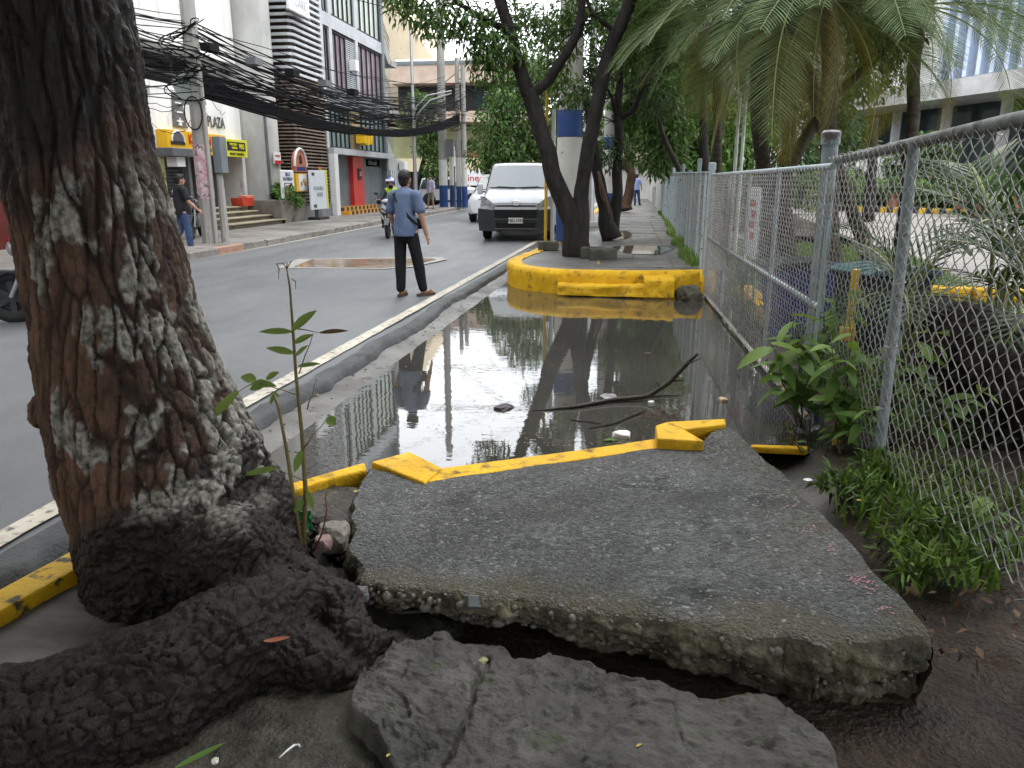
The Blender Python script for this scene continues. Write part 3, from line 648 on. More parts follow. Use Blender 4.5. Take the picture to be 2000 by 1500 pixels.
# ------------------------------------------------------------------ chain-link fence
GALV = mat('galvanised_wire', (.26, .255, .245), (.46, .45, .435), scale=14, rough=.4, metal=.4, c3=(.06, .04, .03), s3=22, t3=.62)
PIPE_B = mat('pale_blue_pipe', (.29, .355, .375), (.38, .44, .455), scale=4, detail=8, rough=.45, bump=.002, bscale=90, c3=(.14, .11, .09), s3=7, t3=.6)
PIPE_G = mat('weathered_blue_grey_pipe', (.17, .22, .235), (.30, .355, .37), scale=5, detail=8, rough=.5, bump=.002, bscale=80, c3=(.12, .10, .09), s3=8, t3=.56)
PIPE_D = mat('grimy_top_pipe', (.10, .095, .085), (.24, .27, .27), scale=7, detail=8, rough=.55, bump=.002, bscale=80, c3=(.06, .05, .045), s3=10, t3=.55)
def chain_link(p0, p1, z0, z1, parent, pitch=.105, hh=.08, r=.0031, sides=4, skip=None, bulge=0.0):
    """woven zig-zag wires; z0(t), z1(t) are the lower and upper ends along the run"""
    p0 = Vector(p0); p1 = Vector(p1); L_ = (p1-p0).length; d = (p1-p0)/L_; nrm = Vector((d.y, -d.x, 0))
    n = int(L_/pitch*2); V = []; F = []
    for k in range(n+1):
        c = k*pitch/2; t = c/L_
        a, b = z0(t), z1(t); m_ = int((b-a)/(hh/2)); pts = []
        for j in range(m_+1):
            s = (1 if (j+k) % 2 else -1); z = b-j*hh/2
            wob = .006*noise.noise(Vector((c*2, z*2, 7)))
            lean = bulge*math.sin(max(0, min(1, (z-a)/max(b-a, .1)))*math.pi)*noise.noise(Vector((c*1.1, 2, 1)))
            pts.append(p0+d*(c+s*pitch*.27+wob)+nrm*(s*.0035*(1 if k % 2 else -1)+lean)+Vector((0, 0, z)))
        base = len(V)
        for j, q in enumerate(pts):
            for i in range(sides):
                an = 2*math.pi*i/sides; V.append(q+d*math.cos(an)*r*1.1+nrm*math.sin(an)*r)
        for j in range(len(pts)-1):
            for i in range(sides):
                i2 = (i+1) % sides; F.append((base+j*sides+i, base+j*sides+i2, base+(j+1)*sides+i2, base+(j+1)*sides+i))
    V = np.array([v[:] for v in V])-np.array(parent.location); F = np.array(F)
    me = bpy.data.meshes.new('chain_link'); me.vertices.add(len(V)); me.vertices.foreach_set('co', V.astype(np.float32).ravel())
    me.loops.add(F.size); me.loops.foreach_set('vertex_index', F.ravel().astype(np.int32)); me.polygons.add(len(F)); me.polygons.foreach_set('loop_start', np.arange(0, F.size, 4, dtype=np.int32))
    me.update(calc_edges=True); return link('chain_link', me, GALV, parent, kind='stuff')
def post(parent, x, y, z0, z1, r, m, cap=True, lean=(0, 0)):
    MB().tube([(x, y, z0), (x+lean[0]*.5, y+lean[1]*.5, (z0+z1)/2), (x+lean[0], y+lean[1], z1)], r, 16).build('post', m, parent, smooth=True, world=True)
    if cap: MB().lathe((x+lean[0], y+lean[1], z1-.06), [(r*1.18, 0), (r*1.22, .02), (r*1.16, .05), (r*1.2, .055), (r*1.2, .085), (r*.9, .1), (0.001, .105)], 16).build('post_cap', m, parent, smooth=True, world=True)
def rail(parent, pts, r, m, name='top_rail'): return MB().tube(pts, r, 12).build(name, m, parent, smooth=True, world=True)
# near panel (weathered), from the big post towards the camera
nf = thing('chain_link_fence', 'weathered grey chain-link fence panel nearest the camera with sagging loose lower mesh', 'fence', (1.5, 4.4, 0))
post(nf, 1.485, 4.42, -.1, 1.84, .029, PIPE_G, False, (-.03, 0))
post(nf, 1.47, 2.35, -.1, 1.88, .029, PIPE_G, False)
rail(nf, [(1.5, 6.1, 1.795), (1.49, 5.2, 1.82), (1.475, 4.42, 1.845), (1.46, 3.4, 1.875), (1.46, 2.3, 1.89), (1.46, 1.2, 1.9)], .031, PIPE_D)
chain_link((1.455, 6.14, 0), (1.425, 1.3, 0), lambda t: .10 + .32*max(0, t-.35) + .10*noise.noise(Vector((t*6, 0, 0))) if t > .35 else .08, lambda t: 1.82+.075*t, nf, bulge=.05)
for k in range(24):                                                    # tie wires wrapped round the top rail
    y = 6.05-k*.2
    zt = 1.795+.095*min(1, (6.1-y)/3.8)-.012
    pts = [Vector((1.475+.034*math.cos(a), y+.012*a, zt+.012+.034*math.sin(a))) for a in np.linspace(-.5, 5.8, 12)]
    MB().tube(pts, .0022, 4, False).build('tie_wire', GALV, nf, world=True)
for z in (.4, .75, 1.1, 1.42):
    MB().tube([Vector((1.47+.034*math.cos(a), 4.42+.034*math.sin(a), z+.004*a)) for a in np.linspace(2.2, 5.6, 9)]+[Vector((1.43, 4.38, z+.01))], .0026, 5).build('tie_wire', GALV, nf, world=True)
# gate leaf between the two pale blue posts
ga = thing('chain_link_gate', 'pale blue pipe gate with chain-link mesh standing in the flood water', 'gate', (1.35, 8.8, 0))
G0, G1 = Vector((1.17, 11.48, 0)), Vector((1.29, 5.35, 0))
gp = lambda t, z: G0.lerp(G1, t)+Vector((0, 0, z))
rail(ga, [gp(0, 1.73), gp(.5, 1.735), gp(1, 1.74)], .021, PIPE_B)
rail(ga, [gp(0, .03), gp(.3, .05), gp(.62, .045), gp(1, .06)], .021, mat('rusty_white_pipe', (.42, .38, .33), (.55, .52, .47), scale=7, rough=.6, c3=(.22, .12, .07), s3=9, t3=.56), 'bottom_rail')
rail(ga, [gp(0, .86), gp(.48, .84), gp(1, .83)], .021, PIPE_B, 'middle_rail')
for t in (.03, .27, .5, .73, .97): MB().tube([gp(t, .04), gp(t, 1.73)], .02, 12).build('upright', PIPE_B, ga, smooth=True, world=True)
chain_link(gp(0, 0)+Vector((-.028, 0, 0)), gp(1, 0)+Vector((-.028, 0, 0)), lambda t: .05, lambda t: 1.74, ga, pitch=.10, hh=.07, r=.0036)
MB().tube([gp(1, .3), gp(1, 1.4)], .012, 8).build('latch_rod', PIPE_B, ga, world=True)
# big post and the far post
bp = thing('fence_post', 'thick weathered steel fence post with round cap between gate and near panel', 'post', (1.5, 6.25, 0))
post(bp, 1.5, 6.25, -.1, 1.97, .058, PIPE_G, True, (-.03, 0))
MB().tube([Vector((1.49+.066*math.cos(a), 6.25+.066*math.sin(a), .95+.006*a)) for a in np.linspace(0, 12.5, 40)], .003, 5).build('wire_wrap', GALV, bp, world=True)
fp = thing('fence_post', 'clean pale blue capped gate post at the far end of the gate', 'post', (1.16, 11.55, 0))
post(fp, 1.16, 11.55, -.1, 1.86, .045, PIPE_B, True)
# far run of fence beside the pavement
ff = thing('chain_link_fence', 'long pale blue chain-link fence running away along the pavement', 'fence', (1.25, 20, .3))
F0, F1 = Vector((1.18, 11.7, 0)), Vector((1.40, 33.5, 0))
for k in range(9):
    p = F0.lerp(F1, (k+1)/9); post(ff, p.x, p.y, .1, 1.86 if k % 2 else 1.98, .034, PIPE_B, k % 2 == 0)
rail(ff, [F0+Vector((0, 0, 1.76)), F0.lerp(F1, .5)+Vector((0, 0, 1.86)), F1+Vector((0, 0, 1.9))], .021, PIPE_B)
for k in range(22):
    p = F0.lerp(F1, (k+.5)/22); MB().tube([p+Vector((-.045, 0, .2)), p+Vector((-.045, 0, 1.78))], .017, 8).build('upright', PIPE_B, ff, world=True)
chain_link(F0+Vector((-.03, 0, 0)), F1+Vector((-.03, 0, 0)), lambda t: .3, lambda t: 1.77+.12*t, ff, pitch=.11, hh=.085, sides=3, r=.0032)
# ------------------------------------------------------------------ far pavement on the right with its yellow kerb
ZP = .34
def arc(cx, cy, r, a0, a1, n): return [(cx+r*math.cos(R(a)), cy+r*math.sin(R(a))) for a in np.linspace(a0, a1, n)]
kout_c = [(-1.5, 60), (-1.55, 22), (-1.62, 17.0), (-1.78, 15.2), (-1.93, 13.9), (-1.98, 13.1), (-1.9, 12.5), (-1.68, 12.02), (-1.35, 11.7), (-.95, 11.52), (-.45, 11.5), (.3, 11.52), (1.32, 11.8)]
def smooth_pl(pl, n):
    out = []
    for k in range(len(pl)-1):
        p0, p1, p2, p3 = [np.array(pl[max(0, min(len(pl)-1, k+j))], float) for j in (-1, 0, 1, 2)]
        for i in range(n):
            t = i/n; out.append(tuple(.5*((2*p1)+(-p0+p2)*t+(2*p0-5*p1+4*p2-p3)*t*t+(-p0+3*p1-3*p2+p3)*t**3)))
    return out+[pl[-1]]
kout = kout_c[:2]+smooth_pl(kout_c[2:], 3)
kin = []
for i, q in enumerate(kout):
    a_ = Vector(kout[max(0, i-1)]); b_ = Vector(kout[min(len(kout)-1, i+1)]); d_ = (b_-a_).normalized(); kin.append((q[0]-d_.y*.24, q[1]+d_.x*.24))
MB().prism(kin[:-1]+[(1.6, kin[-1][1]), (1.6, 60)], -.1, ZP, 'z').build('pavement', SIDEW, kind='structure')
# kerb stones, each one its own block
fk = thing('kerb', 'chipped yellow kerb round the end of the far pavement by the flood', 'kerb', (-.5, 12.2, 0)); fk['kind'] = 'thing'
def kerb_stone(a0, a1, b1, b0, z0, z1, top_in=.0, rough=.02, seed=0, m=YEL):
    """block between outer edge a0-a1 and inner edge b0-b1 with a worn face"""
    a0, a1, b0, b1 = [Vector((*q, 0)) for q in (a0, a1, b0, b1)]
    nu_, nv_ = 16, 9; P = []
    n_ = Vector(((a1-a0).y, -(a1-a0).x, 0)).normalized()
    for j in range(nv_):
        for i in range(nu_):
            s = i/(nu_-1); t = j/(nv_-1); p = a0.lerp(a1, s)
            if t < .6: u = t/.6; z = z0+(z1-z0)*u; q = p
            else: u = (t-.6)/.4; z = z1; q = p.lerp(b0.lerp(b1, s), u)
            e = Vector((q.x*7, q.y*7, z*9+seed))
            k = rough*(noise.noise(e)+.5*noise.noise(e*2.5)); q = q+n_*(k-.02*(abs(u-1)<1e-6 and t<.62)); z += k*.4
            P.append((q.x, q.y, z))
    return link('kerb_stone', grid_mesh('kerb_stone', np.array(P)-np.array(fk.location), nu_, nv_), m, fk)
n = len(kout)
for i in range(2, n-1): kerb_stone(kout[i], kout[i+1], kin[i+1], kin[i], -.08, ZP+.012, rough=.02, seed=0)
for a in np.arange(17.0, 44, 1.5): f_ = lambda y: -1.62+(y-17)*.014 if y < 22 else -1.55+(y-22)*.0013; kerb_stone((f_(a+1.49), a+1.49), (f_(a), a), (f_(a)+.24, a), (f_(a+1.49)+.24, a+1.49), -.05, ZP+.01, rough=.01, seed=a)
# broken lower ledge and chipped blocks in front
kerb_stone((-.98, 11.28), (.28, 11.2), (.28, 11.56), (-.98, 11.56), .02, .18, rough=.04, seed=33)
kerb_stone((.27, 11.14), (.70, 11.16), (.70, 11.7), (.27, 11.7), .03, ZP-.035, rough=.04, seed=34)
kerb_stone((1.08, 11.5), (1.30, 11.5), (1.30, 12.1), (1.08, 12.1), -.05, ZP+.0, rough=.025, seed=36)
# slab seams and fan cracks are shallow grooves: paving slabs laid 4 mm proud
pv = mat('paving_slab', (.105, .10, .093), (.19, .185, .175), scale=1.1, detail=10, rough=.3, rough2=.65, bump=.004, bscale=80, c3=(.07, .065, .055), s3=5, t3=.6)
pav = bpy.data.objects['pavement']
for r in range(14):
    y0 = 12.2+r*1.35
    for c in range(3):
        x0 = -.5+c*.62
        if r == 0 and c == 0: y0_ = 13.0
        MB().box(x0+.006, x0+.61, y0+.006, y0+1.34, ZP-.02, ZP+.006+.003*((r*3+c*5) % 4)).build('paving_slab', pv, pav)
pw = mat('clear_puddle', (.07, .065, .055), (.1, .095, .085), scale=1, rough=.02, spec=.6)
pts = [(.32+.55*math.cos(a)*(1+.2*math.sin(3*a)), 15.3+1.15*math.sin(a)*(1+.15*math.cos(2*a)), ZP+.0185) for a in np.linspace(0, 2*math.pi, 28)[:-1]]
MB().quad(*pts).build('pavement_puddle', pw, kind='structure')
pts = [(-.1+.22*math.cos(a), 19.6+1.6*math.sin(a), ZP+.0185) for a in np.linspace(0, 2*math.pi, 20)[:-1]]
MB().quad(*pts).build('pavement_puddle', pw, kind='structure')
# dark chunk of concrete in the water by the gate post
def rock(name, c, r, m, seed, label=None, cat=None, parent=None, group=None, flat=.0):
    bm = bmesh.new(); bmesh.ops.create_icosphere(bm, subdivisions=3, radius=1)
    for v in bm.verts:
        p = v.co.normalized(); k = 1+.35*noise.noise(p*1.3+Vector((seed, 0, 0)))+.13*noise.noise(p*4+Vector((seed, 0, 0)))
        q = Vector((p.x*r[0], p.y*r[1], p.z*r[2]))*k
        for ax in range(3): q[ax] = max(-r[ax]*.8, min(r[ax]*.8, q[ax]))
        v.co = q
    me = bpy.data.meshes.new(name); bm.to_mesh(me); bm.free()
    o = link(name, me, m, parent, label=label, cat=cat, group=group); o.location = c; o.rotation_euler = (0, 0, seed); return o
rock('concrete_chunk', (.92, 11.2, .07), (.24, .2, .17), SLAB_SIDE, 2.0, 'dark broken concrete lump in the water at the foot of the gate post', 'rubble')
# ------------------------------------------------------------------ street trees on that pavement
BARK2 = mat('dark_wet_bark', (.009, .008, .007), (.026, .022, .019), scale=9, detail=8, rough=.6, rough2=.85, bump=.03, bscale=26, stretch=(1, 1, .35), c3=(.06, .056, .048), s3=14, t3=.69)
BARK3 = mat('brown_peeling_bark', (.05, .03, .02), (.13, .08, .05), scale=6, detail=8, rough=.7, bump=.02, bscale=30, stretch=(1, 1, .3))
def limb(parent, pts, rad, m=BARK2, name='trunk', n=12, rough=.0):
    pl = resamp([Vector(p) for p in pts], max(8, len(pts)*5)); rr = np.interp(np.linspace(0, 1, len(pl)), np.linspace(0, 1, len(rad)), rad)
    pl = [p+Vector((noise.noise(p*2.1), noise.noise(p*2.1+Vector((7, 0, 0))), 0))*.35*r for p, r in zip(pl, rr)]
    mb = MB(); mb.tube(pl, [float(r*(1+.10*noise.noise(p*3))) for p, r in zip(pl, rr)], n)
    return mb.build(name, m, parent, smooth='all', world=True)
def twigs(parent, starts, n, L_, m=BARK2, seed=0, r0=.02):
    mb = MB(); r = random.Random(seed); out = []
    for k in range(n):
        a = r.choice(starts); d = Vector((r.uniform(-1, 1), r.uniform(-1, 1), r.uniform(-.35, .7))).normalized()*L_*r.uniform(.5, 1.1)
        q = wander(a, a+d, 5, .18, k+seed); mb.tube(q, [r0, r0*.8, r0*.65, r0*.5, r0*.35, r0*.2], 5); out += [q[3], q[5]]
    mb.build('twigs', m, parent, smooth='all', world=True, kind='stuff'); return out
YA = 13.95
tA = thing('street_tree', 'forked dark-barked tree with two leaning trunks at the pavement end', 'tree', (-.9, YA, ZP))
A1 = [ony(a, b, YA) for a, b in ((1130, 505), (1118, 440), (1095, 380), (1065, 290), (1040, 210), (1030, 175))]
limb(tA, A1, [.27, .20, .165, .145, .14, .15]); 
A2 = [ony(1128, 480, YA+.05), ony(1135, 400, YA+.1), ony(1140, 330, YA+.15), ony(1160, 230, YA+.2), ony(1185, 110, YA+.2), ony(1230, 0, YA+.1), ony(1265, -90, YA)]
limb(tA, A2, [.20, .13, .125, .12, .115, .11, .09])
A3 = [ony(1030, 185, YA), ony(1012, 120, YA-.1), ony(992, 50, YA-.2), ony(975, -10, YA-.3), ony(960, -110, YA-.5)]
limb(tA, A3, [.13, .105, .1, .095, .08], name='limb')
A4 = [ony(1036, 185, YA), ony(1070, 160, YA-.05), ony(1105, 110, YA-.1), ony(1130, 55, YA-.2), ony(1140, -20, YA-.3)]
limb(tA, A4, [.09, .085, .08, .07, .05], name='limb')
A5 = [ony(992, 60, YA-.2), ony(950, 40, YA-.4), ony(900, 10, YA-.8), ony(850, -30, YA-1.0)]; limb(tA, A5, [.06, .045, .035, .02], name='limb')
A6 = [ony(1200, 60, YA+.2), ony(1160, 30, YA), ony(1130, -40, YA)]; limb(tA, A6, [.045, .035, .02], name='limb')
tipsA = [A3[3], A3[2], A4[3], A4[2], A5[2], A5[3], A5[1], A2[5], A2[4], A6[1]]
ca = [ony(a, b, YA+dy) for a, b, dy in ((800, 10, -1.1), (850, 40, -.9), (910, 30, -.6), (880, -40, -.8), (960, 90, -.4), (955, 130, -.3), (1000, 90, -.2), (1050, 40, .3), (1110, 30, .4), (1090, 90, .8), (1150, 20, .3), (1030, -60, 0), (1120, -80, 0), (1220, -60, .2), (1250, 40, .6), (1230, 110, .9), (1080, 140, 1.2), (1120, 180, 1.4), (990, 30, .3), (930, 75, -.5), (1180, 70, 1.3), (1270, -10, .3), (780, -30, -1))]
leaves('crown', ca, [(.42, .5, .34)]*len(ca), 9000, .115, LEAF, tA, seed=11, droop=.75, aspect=.36)
twigs(tA, tipsA, 46, .75, seed=5)
# planting box stones at its foot
st = mat('mossy_kerb_block', (.04, .042, .03), (.10, .095, .08), scale=6, rough=.7, bump=.015, bscale=40, c3=(.06, .08, .03), s3=6, t3=.58)
for k, (px, py, sx) in enumerate(((1158, 505, .42), (1178, 508, .46))):
    p = onz(px, py, ZP); mb = MB(); mb.box(p.x-sx/2, p.x+sx/2, p.y-.1, p.y+.12, ZP-.02, ZP+.2, rz=-.1+.15*k)
    mb.build('kerb_block', st, bevel=.03, label=['mossy grey stone block at the forked tree foot, left one', 'mossy stone block with a fern at the forked tree foot, right one'][k], cat='stone block')
YB = 17.6
tB = thing('street_tree', 'slim dark tree with peeling brown scar behind the forked tree', 'tree', (-.3, YB, ZP))
B1 = [ony(a, b, YB) for a, b in ((1192, 468), (1180, 400), (1166, 340), (1158, 280), (1150, 215), (1120, 140), (1100, 60))]
limb(tB, B1, [.24, .14, .12, .11, .10, .07, .05]); limb(tB, [ony(1190, 420, YB-.1), ony(1176, 370, YB-.13), ony(1168, 335, YB-.13)], [.045, .06, .03], BARK3, 'bark_scar')
B2 = [ony(1195, 460, YB+.2), ony(1205, 380, YB+.2), ony(1208, 300, YB+.3), ony(1207, 230, YB+.3), ony(1212, 160, YB+.3), ony(1200, 60, YB)]
limb(tB, B2, [.17, .12, .105, .1, .07, .05]); B3 = [ony(1210, 232, YB+.3), ony(1238, 215, YB+.2), ony(1255, 170, YB), ony(1280, 110, YB), ony(1295, 20, YB)]; limb(tB, B3, [.07, .065, .06, .05, .03], name='limb')
B4 = [ony(1207, 240, YB+.3), ony(1195, 190, YB), ony(1180, 160, YB)]; limb(tB, B4, [.05, .04, .025], name='limb')
cb = [ony(a, b, YB+dy) for a, b, dy in ((1080, 60, 1), (1130, 120, .5), (1060, 170, 1.2), (1110, 230, 1), (1240, 60, 0), (1290, 110, .5), (1250, 150, .8), (1190, 120, 1.2), (1160, 160, .8), (1280, 30, .3), (1200, 20, 0), (1300, 60, .2), (1200, 300, .5), (1140, 290, 1.4), (1270, 200, 1.2))]
leaves('crown', cb, [(.5, .6, .42)]*len(cb), 9000, .12, LEAF_D, tB, seed=12, droop=.6, aspect=.36); twigs(tB, B1[4:]+B2[3:]+B3[2:]+B4, 34, .9, seed=8)
YC = 34.0
tC = thing('street_tree', 'small crooked tree far down the pavement with brown trunk', 'tree', (-.35, YC, ZP))
C1 = [ony(a, b, YC) for a, b in ((1222, 410), (1226, 375), (1234, 345), (1232, 318), (1222, 290))]; limb(tC, C1, [.3, .2, .19, .16, .12], BARK3); limb(tC, [ony(1228, 335, YC), ony(1215, 310, YC)], [.12, .09], BARK3, 'limb')
cc = [ony(a, b, YC+dy) for a, b, dy in ((1215, 270, 0), (1245, 250, 1), (1190, 260, 1), (1225, 225, 0), (1265, 215, 2), (1170, 220, 2))]
leaves('crown', cc, [(.9, 1, .8)]*len(cc), 4500, .2, LEAF, tC, seed=13)
# tree standing at the kerb farther on, over the van roof
tD = thing('street_tree', 'wide drooping green tree over the parked van, beside the diner corner', 'tree', (-2.6, 33, .1))
YD = 33; limb(tD, [ony(1062, 402, YD), ony(1055, 330, YD), ony(1040, 250, YD)], [.22, .18, .12]); limb(tD, [ony(1055, 320, YD), ony(1010, 260, YD), ony(980, 230, YD)], [.1, .08, .05], name='limb')
cd = [ony(a, b, YD+dy) for a, b, dy in ((985, 200, 0), (1000, 160, 1), (1030, 130, 1), (960, 240, -.5), (975, 290, -.5), (1010, 250, 0), (1040, 200, 0), (1060, 270, 0), (1020, 300, -.3), (1050, 320, 0), (950, 305, -.5), (1060, 150, 1), (1080, 220, 1), (985, 330, 0))]
leaves('crown', cd, [(.95, 1.1, .75)]*len(cd), 9000, .2, LEAF, tD, seed=14, droop=.8)
# leafy background trees over the compound (beyond the palms)
def bgtree(label, base, trunk, cs, rad, n, size, m, seed, group='trees in the compound behind the fence', name='garden_tree'):
    t = thing(name, label, 'tree', base, 0, group)
    for tr in trunk: limb(t, tr[0], tr[1])
    leaves('crown', cs, rad, n, size, m, t, seed=seed, droop=.5); return t
b = Vector((2.3, 24, .1))
bgtree('tall dark leafy tree left of the palms inside the compound', b, [([b, (2.2, 24, 2), (2.0, 24, 4)], [.2, .15, .1])], [ony(p, q, 24+d) for p, q, d in ((1300, 170, 0), (1260, 90, 1), (1320, 80, 2), (1240, 190, 2), (1300, 250, 1), (1340, 150, 2), (1270, 230, 2), (1230, 40, 0), (1330, 0, 0), (1290, 300, 2))], [(.95, 1.2, .8)]*10, 12000, .2, LEAF, 21)
b = Vector((4.4, 30, .1))
bgtree('bushy bright green tree between palm trunks far inside the compound', b, [([b, (4.3, 30, 3)], [.22, .12])], [ony(p, q, 30+d) for p, q, d in ((1400, 230, 0), (1360, 280, 1), (1430, 300, 0), (1390, 330, 0), (1350, 200, 2), (1470, 260, 2), (1330, 320, 1))], [(1.1, 1.2, .9)]*7, 9000, .22, LEAF_L, 22)
b = Vector((9.5, 33, .1))
bgtree('dark spreading tree behind the big palm', b, [([b, (9.3, 33, 4)], [.25, .15])], [ony(p, q, 33+d) for p, q, d in ((1540, 60, 0), (1600, 0, 1), (1680, 60, 0), (1740, 20, 0), (1520, 160, 2), (1600, 200, 1), (1690, 150, 1), (1450, 80, 2), (1560, 280, 0), (1640, 270, 2), (1480, 220, 1))], [(1.5, 1.5, 1.1)]*11, 13000, .26, LEAF_D, 23)
# ------------------------------------------------------------------ palms
PALM_G = leafmat('palm_leaflet', (.065, .105, .045), (.12, .17, .075), island=.5, back=.25); PALM_Y = leafmat('old_palm_leaflet', (.15, .135, .035), (.22, .19, .06), island=.3, back=.25)
PTRUNK = mat('palm_trunk_bark', (.028, .022, .017), (.075, .06, .045), scale=5, detail=8, rough=.8, bump=.03, bscale=12, stretch=(1, 1, 3)); RACH = mat('palm_stalk', (.14, .17, .06), (.2, .22, .08), scale=4, rough=.5)
def frond_mesh(L_, sag, nl, leaf, seed, lift=.5, wid=.02, hang=.55):
    """arched stalk along +x with paired leaflets; a real pinnate leaf"""
    r = random.Random(seed); mb = MB(); pts = []; n = 16
    for i in range(n+1):
        t = i/n; pts.append(Vector((L_*(t-.12*t*t), .04*L_*math.sin(t*3+seed), lift*L_*t-sag*L_*t*t)))
    mb.m = 0; mb.tube(pts, [.016*(1-.85*i/n)+.002 for i in range(n+1)], 5)
    mb.m = 1
    for k in range(nl):
        t = .14+.86*k/nl; f = t*n; i = min(n-1, int(f)); p = pts[i].lerp(pts[i+1], f-i); d = (pts[i+1]-pts[i]).normalized()
        for s in (-1, 1):
            ll = leaf*(.35+.9*math.sin(math.pi*min(1, t*.95+.1))**.7)*r.uniform(.85, 1.1)
            side = Vector((0, s, 0)); upv = side.cross(d)*s
            dr = (side*.66+d*.74+Vector((0, 0, .2))).normalized()
            a = p; b = p+dr*ll*.5+Vector((0, 0, -hang*ll*.12)); c = p+dr*ll*.92+Vector((0, 0, -hang*ll*.5)); wv = d*wid
            mb.add([a-wv*.4, a+wv*.4, b+wv, b-wv, c+wv*.5, c-wv*.5, c+dr*ll*.1+Vector((0, 0, -hang*ll*.18))], [(0, 1, 2, 3), (3, 2, 4, 5), (5, 4, 6)])
    me = mb.mesh('frond', False); return me
def add_fronds(root, top, n, meshes, mats, seed, pit=(-.2, 1.1), az=(0, 360), sc=(.85, 1.1)):
    r = random.Random(seed)
    for k in range(n):
        me = meshes[k % len(meshes)]; o = bpy.data.objects.new('frond', me); COL.objects.link(o); o.parent = root
        o.location = Vector(top)-Vector(root.location); a = R(az[0]+(az[1]-az[0])*((k*.618) % 1)+r.uniform(-8, 8))
        o.rotation_euler = (r.uniform(-.25, .25), r.uniform(*pit), a); s = r.uniform(*sc); o.scale = (s, s, s)
def set_mats(meshes, m):
    for q in meshes:
        q.materials.append(RACH); q.materials.append(m)
big = [frond_mesh(3.4, .40+.10*i, 68, .56, i, .5, .0088, .18) for i in range(4)]; set_mats(big, PALM_G)
old = [frond_mesh(2.9, .6, 70, .5, 9, .2, .0075, .5), frond_mesh(2.6, .5, 64, .46, 10, .1, .0075, .5)]; set_mats(old, PALM_Y)
small = [frond_mesh(1.7, .6+.1*i, 46, .38, 20+i, .55, .011, .5) for i in range(3)]; set_mats(small, PALM_G)
def palm(label, base, top, r0, nf, seed, meshes=None, olds=5, scale=1.0, group='palms in the compound behind the fence'):
    p = thing('palm_tree', label, 'palm', base, 0, group)
    pl = wander(base, top, 22, .03, seed); rr = [r0*(1.25-.45*min(1, i/6))*(1+.06*(i % 2)) for i in range(23)]
    MB().tube(pl, rr, 12).build('trunk', PTRUNK, p, smooth='all', world=True)
    add_fronds(p, top, nf, meshes or big, None, seed, (-.85, .55), sc=(.85*scale, 1.1*scale))
    if olds: add_fronds(p, Vector(top)-Vector((0, 0, .1)), olds, old, None, seed+5, (.5, 1.1), sc=(.7*scale, .95*scale))
    return p
YP = 12.6
base = Vector(ony(1650, 345, YP)); base.z = .03
palm('biggest feather palm with drooping grey green fronds above the fence', base, ony(1615, -30, YP), .15, 76, 41, olds=7)
palm('second palm stem leaning behind the biggest palm', Vector((4.15, 13.6, .03)), ony(1530, 10, 13.6), .12, 36, 42, olds=5)
palm('right-hand palm with pale fronds in front of the white building', Vector((4.75, 14.4, .03)), ony(1800, 10, 15.2), .13, 60, 43, olds=3)
palm('palm with stout ringed trunk left of the white lamp post', Vector((2.75, 15.5, .03)), ony(1470, -40, 15.5), .17, 44, 44, olds=7)
palm('palm with dark ringed trunk right of the white lamp post', Vector((3.2, 16.2, .03)), ony(1535, -60, 16.2), .16, 30, 45, olds=4)
palm('yellowing palm overhanging the pavement side of the fence', Vector((2.2, 19.5, .05)), ony(1400, 10, 19.5), .13, 44, 46, olds=9)
palm('short shaggy palm farther along the fence', Vector((1.9, 25.5, .1)), ony(1265, 175, 25.5), .14, 22, 47, small, 0, 1.15)
palm('small drooping palm over the far pavement', Vector((2.3, 30, .1)), ony(1335, 160, 30), .14, 20, 48, olds=6)
# leaning trunks and a hanging dry skirt behind
lt = thing('leaning_tree', 'dark leaning bare trunk behind the big palm', 'tree', (3.9, 15, .03)); limb(lt, [ony(1500, 395, 15), ony(1560, 290, 15), ony(1610, 210, 15.2), ony(1700, 120, 15.4)], [.13, .11, .1, .06]); leaves('crown', [ony(1720, 90, 15.4), ony(1760, 60, 15.6)], [(.5, .5, .4)]*2, 900, .14, LEAF, lt, seed=61)
lt2 = thing('leaning_tree', 'thin dark trunk leaning over the fence beside the short shaggy palm', 'tree', (2.3, 22, .05)); limb(lt2, [ony(1345, 370, 22), ony(1315, 310, 22), ony(1290, 255, 22), ony(1285, 200, 22)], [.08, .075, .07, .05]); leaves('crown', [ony(1290, 190, 22), ony(1270, 160, 22)], [(.6, .6, .5)]*2, 1200, .16, LEAF_D, lt2, seed=62)
